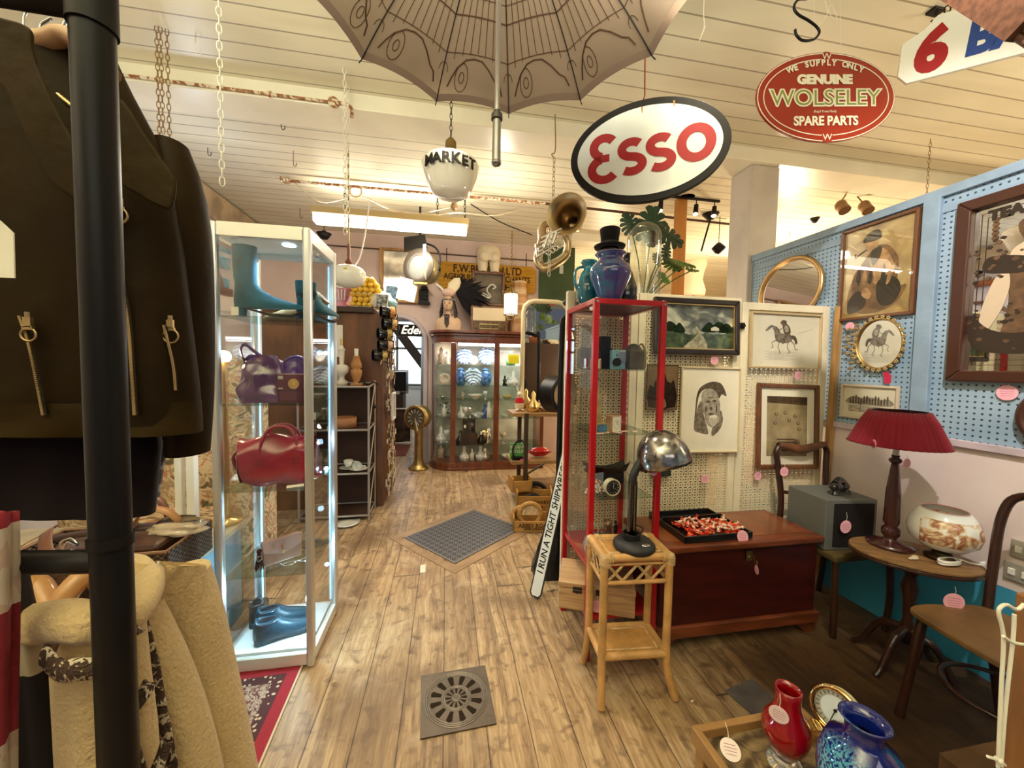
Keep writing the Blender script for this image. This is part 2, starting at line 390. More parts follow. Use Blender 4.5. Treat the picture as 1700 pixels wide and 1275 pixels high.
# back wall with arched doorway
DX0,DX1,DZ = -.99,-.30,1.70      # arch springing height
def arch_wall(y,t):
    b = MB(); top = []; cx = (DX0+DX1)/2; r = (DX1-DX0)/2
    a = [(cx-r*math.cos(R(180)*i/24),DZ+r*math.sin(R(180)*i/24)) for i in range(25)]
    T = Matrix.Translation((0,y+t,0)) @ RX90
    b.prism([(LX-.15,0),(DX0,0),(DX0,DZ),(DX0,CEIL),(LX-.15,CEIL)],t,T)
    b.prism([(DX1,0),(1.62,0),(1.62,CEIL),(DX1,CEIL),(DX1,DZ)],t,T)
    for i in range(24):
        (x0,z0),(x1,z1) = a[i],a[i+1]; b.prism([(x0,z0),(x1,z1),(x1,CEIL),(x0,CEIL)],t,T)
    return b
struct('wall_back',arch_wall(BY,.22),wp)
# rounded plaster surround of the arch
cx = (DX0+DX1)/2; r = (DX1-DX0)/2+.012
pts = [(DX1+.012,BY-.01,0)]+[(cx+r*math.cos(R(180*i/24)),BY-.01,DZ+r*math.sin(R(180*i/24))) for i in range(25)]+[(DX0-.012,BY-.01,0)]
struct('trim_4',MB().tube(pts,.035,8),mat('lilac_arch_moulding',(.60,.53,.56),.6,noise=.1,nscale=5))
struct('wall_return',MB().bx(1.62,1.72,BY,8.0,0,CEIL),wp)
struct('wall_far',MB().bx(1.6,6.6,8.0,8.15,0,CEIL),mat('warm_cream_wall',(.80,.68,.48),.8,noise=.08,nscale=2))
struct('wall_right',MB().bx(6.5,6.6,-3,8.1,0,CEIL),mat('warm_cream_wall',(.80,.68,.48)))
# column in the shop, white with chipped arrises
struct('trim_5',MB().bx(2.40,2.66,2.70,2.93,0,CEIL-.10),mat('column_paint',(.66,.60,.54),.55,noise=.15,nscale=4,bump=.1),.012)
# little back room seen through the arch
struct('wall_backroom',MB().bx(-2.2,1.2,8.9,9.0,0,CEIL),mat('backroom_plaster',(.50,.46,.40),.8))
struct('wall_backroom_left',MB().bx(-2.2,-2.1,BY+.2,8.9,0,CEIL),mat('backroom_plaster',(.5,.46,.4)))
struct('wall_backroom_right',MB().bx(1.1,1.2,BY+.2,8.9,0,CEIL),mat('backroom_plaster',(.5,.46,.4)))
win = MB(); win.bx(-1.75,-.45,8.84,8.86,.95,2.35)
wo = struct('window_1',win,mat('bright_window_daylight',(.8,.9,1),.5,emit=(.72,.88,1.0),estr=3.2))
fr_ = MB()
for x in (-1.78,-1.1,-.42): fr_.bx(x-.025,x+.025,8.78,8.84,.92,2.38)
for z in (.92,1.75,2.38): fr_.bx(-1.78,-.42,8.78,8.84,z-.025,z+.025)
fr_.build('window_frame',mat('dark_frame',(.08,.07,.06),.6),wo)
# pegboard partition: blue perforated sheet over a plain dado
pg = NB('blue_pegboard',.55)
P_ = .0254*1.05
uy = pg.ma('SUBTRACT',pg.ma('FRACT',pg.ma('MULTIPLY',pg.y,1/P_)),.5); uz = pg.ma('SUBTRACT',pg.ma('FRACT',pg.ma('MULTIPLY',pg.z,1/P_)),.5)
d2 = pg.ma('ADD',pg.ma('MULTIPLY',uy,uy),pg.ma('MULTIPLY',uz,uz)); hole = pg.ma('LESS_THAN',d2,.034)
nn = pg.noise(pg.tc,4,4)
base = pg.ramp(nn,[(.3,(.23,.34,.45)),(.7,(.33,.44,.55))])
pg.col(pg.mix(hole,base,(.03,.05,.08))); pg.bump(hole,-.4,.004)
blue = mat('blue_paint',(.26,.36,.47),.5,noise=.15,nscale=10)
PZ0,PZ1 = 1.075,2.290
struct('wall_pegboard',MB().bx(PEGX,PEGX+.02,-1.2,2.83,PZ0,PZ1),pg.m)
b = MB()
b.bx(PEGX-.02,PEGX+.05,-1.2,2.86,PZ1-.01,PZ1+.035)      # top rail
b.bx(PEGX-.012,PEGX+.04,2.79,2.86,PZ0,PZ1)              # far post
for y in (1.548,): b.bx(PEGX-.025,PEGX,y-.035,y+.035,PZ0,PZ1)
b.bx(PEGX-.006,PEGX,-1.2,2.83,PZ1-.09,PZ1-.05)
struct('trim_6',b,blue,.004)
dd = NB('dado_paint',.5)
edge = dd.ma('ADD',dd.z,dd.ma('MULTIPLY',dd.noise(dd.tc,3,3),.03))
nn = dd.noise(dd.tc,2.5,5)
dd.col(dd.mix(dd.ma('GREATER_THAN',edge,.475),dd.ramp(nn,[(.3,(.03,.24,.42)),(.7,(.06,.36,.55))]),dd.ramp(nn,[(.3,(.66,.54,.53)),(.7,(.78,.67,.64))])))
struct('wall_dado',MB().bx(PEGX,PEGX+.06,-1.2,2.86,0,PZ0),dd.m)
struct('trim_7',MB().bx(PEGX-.022,PEGX+.01,-1.2,2.83,PZ0-.028,PZ0+.006),mat('lilac_rail',(.55,.45,.50),.5,noise=.2,nscale=9),.003)
# ================================================================== RIGHT SIDE: screen, pictures, chest
lt = NB('pierced_hardboard',.6)
p = .0335
u = lt.ma('ABSOLUTE',lt.ma('SUBTRACT',lt.ma('FRACT',lt.ma('MULTIPLY',lt.x,1/p)),.5)); v = lt.ma('ABSOLUTE',lt.ma('SUBTRACT',lt.ma('FRACT',lt.ma('MULTIPLY',lt.z,1/p)),.5))
def sq(a,s_): t = lt.ma('MULTIPLY',a,1/s_); return lt.ma('MULTIPLY',t,t)
uo = lt.ma('SUBTRACT',.5,u); vo = lt.ma('SUBTRACT',.5,v)
h1 = lt.ma('LESS_THAN',lt.ma('MAXIMUM',u,v),.145)
h2 = lt.ma('LESS_THAN',lt.ma('ADD',sq(uo,.105),sq(v,.33)),1.0); h3 = lt.ma('LESS_THAN',lt.ma('ADD',sq(u,.33),sq(vo,.105)),1.0)
lt.holes(lt.ma('MAXIMUM',h1,lt.ma('MAXIMUM',h2,h3)))
lt.col(lt.ramp(lt.noise(lt.tc,5,4),[(.3,(.70,.58,.36)),(.7,(.82,.72,.50))]))
scr = mat('screen_cream_paint',(.80,.72,.52),.45,noise=.12,nscale=7)
def screen(x0,x1,top,label):
    c = (x0+x1)/2; w_ = x1-x0; t = thing('lattice_screen',label,'screen',(c,LATY+.015,0),0,'pierced screen panels')
    b = MB(); s = .045
    for sx in (-1,1): b.bx(sx*w_/2,sx*(w_/2-s),-.018,.018,0.0,top)
    b.bx(-w_/2+s,w_/2-s,-.018,.018,top-s,top); b.bx(-w_/2+s,w_/2-s,-.018,.018,.1,.16)
    b.build('frame',scr,t,.003)
    MB().bx(-w_/2+s,w_/2-s,-.0025,.0025,.16,top-s).build('pierced_sheet',lt.m,t)
    return t
xa = PY(943,470,LATY).x; xb = PY(1062,476,LATY).x; xc = PY(1233,486,LATY).x
screen(xa,xb-.002,1.825,'cream pierced screen panel standing behind the red display cabinet')
s2 = screen(xb+.002,xc-.004,1.835,'cream pierced screen panel behind the stormy landscape and old man portrait')
s3 = screen(xc+.004,PEGX-.03,1.815,'cream pierced screen panel behind the horse rider sketch, next to blue pegboard')
b = MB(); 
for k in range(6): a = math.pi*k/3; b.cyl((.013*math.cos(a),-.012,.013*math.sin(a)),(.013*math.cos(a),0,.013*math.sin(a)),.0075,n=10)
b.cyl((0,-.02,0),(0,0,0),.012,n=12)
q = PY(1231,541,LATY-.005); o = b.build('door_knob',BLK,s2); o.location = (q.x-s2.location.x,-.02,q.z)
tw = mat('orange_pine',(.50,.27,.09),.55,noise=.4,nscale=6,stretch=(6,6,.7))
a = PY(1384,487,LATY-.05)
tag(MB().box((0,0,0),(.035,.03,1.78),0,Matrix.Rotation(R(1.2),4,'Y')).build('timber_batten',tw,None,.003,loc=(PEGX-.03,LATY-.045,.92)),'narrow raw pine batten standing in the corner between screen and pegboard','batten')

def clock_mats():
    return
def framed(name,label,cat,T,w_,h_,fw_,fd,fm,art,artm,matw=0.0,matm=None,inner=None,group=None,gl=True,slip=None,props=True):
    """T: frame of the picture centre, local X right, Y away from viewer, Z up"""
    root = bpy.data.objects.new(name,None); COL.objects.link(root); root.matrix_world = T; root.empty_display_size = .05
    tag(root,label,cat,group)
    b = MB(); W,H = w_/2,h_/2
    if inner is None: inner = fw_*.35
    for sx in (-1,1):
        b.prism([(sx*W,-H),(sx*(W-fw_),-H+fw_),(sx*(W-fw_),H-fw_),(sx*W,H)][::sx],fd,RX90)
        b.prism([(-W,sx*H),(-W+fw_,sx*(H-fw_)),(W-fw_,sx*(H-fw_)),(W,sx*H)][::-sx],fd,RX90)
    b.build('frame',fm,root,min(fw_*.22,.006))
    if slip:
        b = MB(); k = .006
        for sx in (-1,1):
            b.bx(sx*(W-fw_),sx*(W-fw_-k),-fd*.75,0,-H+fw_,H-fw_); b.bx(-W+fw_,W-fw_,-fd*.75,0,sx*(H-fw_-k),sx*(H-fw_))
        b.build('slip',slip,root)
    MB().bx(-W+fw_*.5,W-fw_*.5,-.004,0,-H+fw_*.5,H-fw_*.5).build('mount' if matw else 'backing',matm or PAPER,root)
    iw,ih = W-fw_-matw,H-fw_-matw
    ab = MB(Matrix.Translation((0,-.0045,0)) @ RX90)
    if art: art(ab,iw,ih)
    ab.build('artwork',artm,root)
    if gl: MB().bx(-W+fw_*.8,W-fw_*.8,-fd*.6,-fd*.6+.0015,-H+fw_*.8,H-fw_*.8).build('glass_pane',GLS,root)
    return root
def TL(px0,px1,y=LATY-.012,tilt=0.0,roll=0.0):
    """from top-left and bottom-right pixels on the screen plane"""
    a,c = PY(*px0,y),PY(*px1,y); w_,h_ = abs(c.x-a.x),abs(a.z-c.z)
    return Matrix.Translation(((a.x+c.x)/2,y,(a.z+c.z)/2)) @ Matrix.Rotation(tilt,4,'X') @ Matrix.Rotation(roll,4,'Y'),w_,h_
def TP(px0,px1,x=PEGX-.004):
    a,c = PX(*px0,x),PX(*px1,x)
    return Matrix.Translation((x,(a.y+c.y)/2,(a.z+c.z)/2)) @ Matrix.Rotation(R(-90),4,'Z'),abs(a.y-c.y),abs(a.z-c.z)
def blob(mb,k,pts,t=.0006,sm=4,z0=0.0):
    pp = spline([Vector((x,y,0)) for x,y in pts],sm,True) if sm > 1 else [Vector((x,y,0)) for x,y in pts]
    mb.mt(k).prism([(q.x,q.y) for q in pp],t,None,z0)
walnut = mat('walnut_frame',(.17,.065,.022),.35,noise=.4,nscale=9,stretch=(4,4,1),coat=.3)
ink = [mat('sketch_paper',(.78,.72,.58),.85,noise=.07,nscale=6),mat('graphite_light',(.42,.37,.30),.9,noise=.4,nscale=40),mat('graphite_dark',(.14,.105,.075),.9,noise=.5,nscale=60),mat('graphite_mid',(.27,.22,.165),.9,noise=.5,nscale=50)]
# --- stormy landscape, painted procedurally
ls = NB('stormy_landscape_paint',.45)
n1 = ls.noise(ls.xyz(ls.ma('MULTIPLY',ls.x,1.0),ls.ma('MULTIPLY',ls.z,1.4)),7,7,.8)
sky = ls.ramp(n1,[(.34,(.035,.042,.042)),(.48,(.11,.12,.11)),(.58,(.36,.37,.30)),(.70,(.62,.60,.46))])
n2 = ls.noise(ls.tc,22,6,.5)
land = ls.ramp(n2,[(.35,(.006,.014,.006)),(.52,(.03,.06,.018)),(.66,(.09,.12,.035)),(.78,(.34,.31,.2))])
hz = ls.ma('ADD',ls.z,ls.ma('MULTIPLY',ls.noise(ls.tc,9,4),.09))
ls.col(ls.mix(ls.ma('GREATER_THAN',hz,.012),land,sky)); ls.b.inputs['Coat Weight'].default_value = .3
def art_land(mb,iw,ih):
    mb.mt(0).prism([(-iw,-ih),(iw,-ih),(iw,ih),(-iw,ih)],.0006)
    blob(mb,1,[(-.02*iw,-.05*ih),(.06*iw,-.06*ih),(.3*iw,-.95*ih),(-.35*iw,-.98*ih),(.0,-.4*ih)],.0005,4,.0006)
    for (x,y,s_) in ((.35,.02,.2),(.62,.06,.26),(.82,.0,.22),(-.7,-.0,.25),(-.45,-.05,.15)):
        blob(mb,2,[(iw*(x-s_),ih*(y-.2)),(iw*(x-s_*.6),ih*(y+.05)),(iw*x,ih*(y+.22)),(iw*(x+s_*.6),ih*(y+.08)),(iw*(x+s_),ih*(y-.2))],.0005,4,.0006)
    mb.mt(3).prism([(iw*.40,-ih*.14),(iw*.62,-ih*.14),(iw*.62,-.02*ih),(iw*.51,ih*.06),(iw*.40,-.02*ih)],.0005,None,.0012)
T,w_,h_ = TL((1085,493),(1221,591),LATY-.012,R(-3))
framed('landscape_painting','dark framed oil landscape with storm clouds, road and cottage','painting',T,w_,h_,.032,.03,mat('ebonised_frame',(.018,.010,.008),.3,coat=.4),art_land,
       [ls.m,mat('pale_road',(.40,.38,.28),.6,noise=.5,nscale=30),mat('dark_trees',(.012,.026,.010),.6,noise=.5,nscale=40),mat('cottage_wall',(.5,.48,.38),.7)],slip=GOLD,gl=False)
# --- old man in a cap, charcoal portrait
def art_oldman(mb,iw,ih):
    S_ = lambda pts: [(x*iw,y*ih) for x,y in pts]
    mb.mt(0).prism([(-iw,-ih),(iw,-ih),(iw,ih),(-iw,ih)],.0004)
    blob(mb,2,S_([(-.48,.35),(-.35,.55),(.0,.68),(.32,.66),(.48,.52),(.56,.34),(.40,.38),(.28,.28),(.1,.45),(-.2,.5),(-.42,.3),(-.5,-.3),(-.55,-.45),(-.52,.0)]),.0005,4,.0004)
    blob(mb,1,S_([(-.3,.42),(.0,.52),(.2,.42),(.33,.2),(.34,-.05),(.28,-.3),(.12,-.42),(-.1,-.34),(-.2,-.1),(-.28,.1)]),.0005,4,.0006)
    blob(mb,3,S_([(-.55,-.45),(-.42,.1),(-.28,.2),(-.22,-.1),(-.12,-.35),(-.05,-.58),(-.3,-.56)]),.0005,4,.0008)
    blob(mb,3,S_([(.1,-.44),(.3,-.3),(.36,.0),(.46,-.2),(.4,-.42),(.2,-.6),(.08,-.62)]),.0005,4,.0008)
    for (x,y,a_,b_) in ((-.08,.2,.09,.035),(.14,.22,.08,.03),(.03,.03,.05,.05),(.04,-.1,.12,.025),(.0,.3,.14,.012),(.22,.02,.03,.1),(-.15,.02,.03,.09)):
        blob(mb,2,S_([(x-a_,y),(x,y+b_),(x+a_,y),(x,y-b_)]),.0004,4,.0013)
    blob(mb,0,S_([(-.02,-.16),(.22,-.12),(.26,-.28),(.14,-.4),(.0,-.34)]),.0004,4,.0013)
    for k in range(16):
        x = -.02+k*.018; mb.mt(3).stroke(S_([(x,-.18-.01*(k % 3)),(x+.03,-.36-.02*(k % 4))]),.0012,.0004,Matrix.Translation((0,0,.0018)))
T,w_,h_ = TL((1131,609),(1223,749),LATY-.010,R(-2),R(.8))
framed('portrait_sketch','charcoal portrait of a bearded person in a cap, thin pale frame','drawing',T,w_,h_,.008,.015,mat('pale_frame',(.62,.50,.30),.4),art_oldman,ink,gl=False)
# --- horse and rider sketch
def art_horse(mb,iw,ih):
    S_ = lambda pts: [(x*iw-.05*iw,y*ih+.08*ih) for x,y in pts]
    mb.mt(0).prism([(-iw,-ih),(iw,-ih),(iw,ih),(-iw,ih)],.0004)
    # horse seen galloping to the left: body, neck and head, four legs, tail
    blob(mb,3,S_([(-.22,.22),(-.05,.2),(.14,.2),(.24,.08),(.22,-.08),(.08,-.16),(-.1,-.16),(-.22,-.1),(-.27,.06)]),.0004,4,.0004)
    blob(mb,3,S_([(-.26,.04),(-.3,.28),(-.36,.40),(-.34,.48),(-.24,.46),(-.14,.3),(-.1,.16)]),.0004,4,.0005)
    blob(mb,3,S_([(-.33,.50),(-.40,.38),(-.52,.26),(-.55,.30),(-.50,.40),(-.40,.50)]),.0004,4,.0006)
    for pts in ([(-.2,-.04),(-.36,-.16),(-.32,-.34),(-.38,-.38)],[(-.14,-.1),(-.18,-.34),(-.10,-.56),(-.16,-.60)],[(.12,-.08),(.10,-.34),(.18,-.52),(.12,-.58)],[(.18,-.04),(.30,-.2),(.34,-.42),(.42,-.40)]):
        mb.mt(2).stroke(S_(pts),.0045,.0004,Matrix.Translation((0,0,.0007)))
    blob(mb,2,S_([(.22,.14),(.34,.1),(.40,-.14),(.34,-.2),(.30,-.04),(.22,.02)]),.0003,4,.0006)
    # rider: head, trunk leaning forward, arm, leg
    blob(mb,2,S_([(-.12,.62),(-.06,.72),(.04,.70),(.06,.60),(.0,.54),(-.09,.55)]),.0004,4,.0009)
    blob(mb,2,S_([(-.06,.56),(.06,.58),(.16,.44),(.18,.22),(.06,.16),(-.02,.24),(-.04,.4)]),.0004,4,.0010)
    blob(mb,1,S_([(.0,.5),(.1,.48),(.12,.3),(.04,.26),(.0,.36)]),.0004,4,.0013)
    mb.mt(2).stroke(S_([(.0,.48),(-.10,.36),(-.22,.34)]),.004,.0004,Matrix.Translation((0,0,.0014)))
    mb.mt(2).stroke(S_([(.06,.2),(-.02,.02),(.02,-.14),(-.05,-.2)]),.0055,.0004,Matrix.Translation((0,0,.0014)))
    for k in range(14):
        y = -.5-.025*k; mb.mt(1).stroke(S_([(-.6+.07*(k % 4),y),(.4-.09*(k % 5),y-.01)]),.0009,.0003,Matrix.Translation((0,0,.0004)))
    for k in range(8): mb.mt(1).stroke(S_([(.4+.05*k,.2+.02*k),(.5+.05*k,.3+.02*k)]),.0009,.0003,Matrix.Translation((0,0,.0004)))
T,w_,h_ = TL((1246,517),(1358,613),LATY-.012,R(-2),R(.5))
framed('horse_rider_sketch','framed ink sketch of a rider on horseback, wide pale paper','drawing',T,w_,h_,.012,.018,mat('pale_gilt_frame',(.60,.46,.26),.4,.3),art_horse,ink,gl=True)
# --- sepia still life in walnut frame
def art_still(mb,iw,ih):
    S_ = lambda pts: [(x*iw,y*ih) for x,y in pts]
    mb.mt(0).prism([(-iw,-ih),(iw,-ih),(iw,ih),(-iw,ih)],.0004)
    mb.mt(1).prism(S_([(-1,.78),(1,.72),(1,1),(-1,1)]),.0005,None,.0004)
    for x,y in ((-.55,.4),(-.1,.45),(-.6,.1),(.1,.2),(.4,.35),(.55,.1),(.6,-.1)):
        blob(mb,2,[(x*iw+.012*math.cos(a_)*1.2,y*ih+.012*math.sin(a_)) for a_ in [k*.8 for k in range(8)]],.0004,3,.0006)
        blob(mb,0,[(x*iw+.002+.007*math.cos(a_),y*ih+.002+.006*math.sin(a_)) for a_ in [k*.8 for k in range(8)]],.0004,3,.0010)
    for k in range(5): mb.mt(1).prism(S_([(-.5+.06*k,-.42-.09*k),(.4-.0*k,-.42-.09*k),(.42,-.47-.09*k),(-.5+.06*k,-.47-.09*k)]),.0005,None,.0006)
    blob(mb,2,S_([(.35,-.5),(.6,-.45),(.65,-.7),(.4,-.75)]),.0005,4,.0006)
T,w_,h_ = TL((1257,637),(1352,775),LATY-.012,R(-4),R(1.6))
framed('still_life_print','sepia still life print of fruit, white mount and walnut frame','picture',T,w_,h_,.028,.022,walnut,art_still,[mat('sepia_ground',(.42,.32,.17),.8,noise=.3,nscale=14),mat('sepia_dark',(.10,.055,.025),.8,noise=.4,nscale=30),mat('sepia_mid',(.18,.11,.05),.8,noise=.4,nscale=40)],matw=.052,matm=mat('white_mount',(.88,.81,.66),.8))
# --- small dark city print + small slate between the cabinet and the portrait
def art_dome(mb,iw,ih):
    S_ = lambda pts: [(x*iw,y*ih) for x,y in pts]
    mb.mt(0).prism([(-iw,-ih),(iw,-ih),(iw,ih),(-iw,ih)],.0004)
    blob(mb,1,S_([(-.9,-.9),(-.85,.1),(-.6,.0),(-.5,.3),(-.3,.3),(-.2,.55),(0,.75),(.2,.55),(.3,.3),(.6,.2),(.7,.35),(.85,.1),(.9,-.9)]),.0004,2,.0004)
    blob(mb,2,S_([(-.3,-.9),(-.2,-.5),(.1,-.45),(.3,-.9)]),.0004,3,.0008)
T,w_,h_ = TL((1074,605),(1123,680))
framed('city_etching','small dark brown print of a domed building, unframed edge','picture',T,w_,h_,.004,.008,mat('sepia_edge',(.09,.05,.03),.7),art_dome,[mat('sepia_sky',(.20,.13,.07),.8,noise=.3,nscale=9),mat('sepia_deep',(.03,.016,.010),.8,noise=.5,nscale=30),mat('sepia_glow',(.2,.12,.06),.8)],gl=False)
T,w_,h_ = TL((1082,768),(1112,790))
framed('small_slate','tiny dark green slate hung low on the screen beside desk lamp','picture',T,w_,h_,.004,.008,BLK,None,[BLK],matm=mat('slate_green',(.03,.045,.03),.6),gl=False)
# pink tags hanging against the screen
for i,(x,y,lb) in enumerate(((1143,762,'round pink price tag below the bearded portrait'),(1258,790,'round pink price tag below the still life frame'),(1170,795,'faded pink price tag hung low on the screen left of the wide stile'),(1186,598,'round pink price tag under the stormy landscape'),(1325,623,'round pink price tag under the horse rider sketch'))):
    q = PY(x,y,LATY-.03); t = tagdisc(None,(0,0,0),.026,string=.0,lean=0); t.location = q; tag(t,lb,'price tag')

# ================================================================== PEGBOARD WALL
# man with pipe painting
mp = NB('varnished_sepia_paint',.25)
nz = mp.noise(mp.tc,6,6,.6); mp.col(mp.ramp(nz,[(.3,(.22,.13,.045)),(.5,(.42,.28,.10)),(.7,(.55,.42,.19))])); mp.b.inputs['Coat Weight'].default_value = .6
def art_pipe(mb,iw,ih):
    S_ = lambda pts: [(x*iw,y*ih) for x,y in pts]
    mb.mt(0).prism([(-iw,-ih),(iw,-ih),(iw,ih),(-iw,ih)],.0005)
    blob(mb,1,S_([(-.85,-.7),(-.7,-.1),(-.5,.15),(-.1,.5),(.25,.5),(.5,.3),(.62,.05),(.6,-.4),(.85,-.45),(.5,-.85),(-.3,-.95)]),.0005,4,.0005)
    blob(mb,2,S_([(-.1,.5),(.2,.42),(.4,.2),(.5,-.1),(.1,-.25),(-.15,.0),(-.2,.25)]),.0004,4,.0010)
    blob(mb,3,S_([(-.45,.70),(-.3,.86),(.0,.88),(.1,.72),(.0,.66),(-.3,.66)]),.0004,4,.0014)
    blob(mb,2,S_([(-.32,.66),(-.05,.66),(.0,.5),(-.15,.4),(-.3,.48),(-.36,.58)]),.0004,4,.0012)
    blob(mb,3,S_([(-.2,.42),(.1,.5),(.1,.3),(-.1,.1)]),.0004,4,.0016)
    mb.mt(3).stroke(S_([(-.32,.5),(-.55,.42),(-.66,.36),(-.66,.46)]),.008,.0004,Matrix.Translation((0,0,.0016)))
    blob(mb,3,S_([(.05,-.3),(.3,-.15),(.62,-.3),(.7,-.55),(.5,-.8),(.2,-.8),(.05,-.6)]),.0004,4,.0014)
    blob(mb,3,S_([(-.8,-.6),(-.5,-.4),(-.25,-.65),(-.4,-.85),(-.8,-.9)]),.0004,4,.0014)
    blob(mb,2,S_([(-.3,-.35),(-.1,-.5),(-.2,-.62),(-.4,-.5)]),.0004,4,.0018)
    for k in range(6): blob(mb,2 if k % 2 else 3,S_([(-.6+.18*k,-.1-.05*k),(-.5+.18*k,.1),(-.45+.18*k,-.12),(-.5+.18*k,-.3)]),.0003,3,.0019)
T,w_,h_ = TP((1402,386),(1520,521)); 
framed('fisherman_painting','tall varnished painting of a seated person in a cap with pipe','painting',T,w_,h_,.018,.022,mat('dark_oak_frame',(.13,.05,.02),.35,coat=.3),art_pipe,[mp.m,mat('coat_umber',(.24,.125,.045),.4,noise=.5,nscale=12),mat('ochre_skin',(.58,.33,.14),.4,noise=.5,nscale=20),mat('umber_dark',(.035,.024,.012),.4,noise=.4,nscale=14)])
# town print
def art_town(mb,iw,ih):
    S_ = lambda pts: [(x*iw,y*ih) for x,y in pts]
    mb.mt(0).prism([(-iw,-ih),(iw,-ih),(iw,ih),(-iw,ih)],.0004)
    blob(mb,1,S_([(-.95,-.2),(-.9,.3),(-.6,.5),(-.3,.35),(0,.45),(.3,.4),(.5,.3),(.9,.35),(.95,-.2)]),.0003,3,.0004)
    for k in range(14):
        x = -.85+k*.125; hh = (.35+.3*math.sin(k*2.3)**2); mb.mt(2).prism(S_([(x,-.15),(x+.08,-.15),(x+.08,hh-.15),(x+.04,hh),(x,hh-.15)]),.0003,None,.0007)
    for k in range(5): mb.mt(3).stroke(S_([(-.9,-.35-.12*k),(.7-.2*(k % 2),-.38-.12*k)]),.004,.0003,Matrix.Translation((0,0,.0005)))
    mb.mt(2).stroke(S_([(-.35,.35),(-.33,-.8)]),.003,.0003,Matrix.Translation((0,0,.0010)))
T,w_,h_ = TP((1399,637),(1492,704))
framed('town_engraving','small engraving of a town skyline in pale frame behind red lamp','picture',T,w_,h_,.014,.016,mat('washed_wood_frame',(.55,.45,.33),.5),art_town,ink,matw=.02,matm=mat('engraving_mount',(.74,.68,.55),.8))
# oval mirror at the far top, round flower mirror
MIR = mat('mirror_silver',(.86,.86,.86),.02,1.0)
def oval_mirror(label,T,rx,rz,rim,mt_,name='oval_mirror',cat='mirror'):
    root = bpy.data.objects.new(name,None); COL.objects.link(root); root.matrix_world = T; tag(root,label,cat)
    MB().tube([(rx*math.cos(a),-.012,rz*math.sin(a)) for a in [2*math.pi*k/40 for k in range(40)]],rim,8,True).build('frame',mt_,root)
    MB(Matrix.Translation((0,0,0)) @ RX90).prism(circ(rx,40,rz),.006).build('mirror_glass',MIR,root)
    return root
q = PX(1311,482,PEGX-.01); TT = Matrix.Translation(q) @ Matrix.Rotation(R(-90),4,'Z') @ Matrix.Rotation(R(-4),4,'X')
om = oval_mirror('large oval gilt mirror on pegboard above the end screen panel',TT,.245,.225,.016,mat('aged_gilt',(.55,.36,.16),.35,.9))
q = PX(1461,571,PEGX-.012); TT = Matrix.Translation(q) @ Matrix.Rotation(R(-90),4,'Z')
fm_ = oval_mirror('small round mirror with metal flower frame under the seated person painting',TT,.118,.142,.007,mat('old_gold',(.45,.30,.12),.35,1),'flower_mirror')
b = MB()
for k in range(26):
    a = math.pi*2*k/26; x,z = .126*math.cos(a),.152*math.sin(a)
    for j in range(5): b.ell((x+.007*math.cos(j*1.26),-.018,z+.007*math.sin(j*1.26)),(.006,.003,.006),6,4)
for k in range(14):
    a = math.pi*(.75+.5*k/13); r_ = random.uniform(.14,.20)
    b.ell((r_*math.cos(a),-.02,r_*1.05*math.sin(a)),(.016,.004,.009),6,4)
    b.tube([(.13*math.cos(a),-.015,.15*math.sin(a)),(r_*math.cos(a+.05),-.02,r_*1.05*math.sin(a+.05))],.0015,4)
b.build('flower_frame',mat('leafy_gold',(.50,.38,.18),.35,.9),fm_)
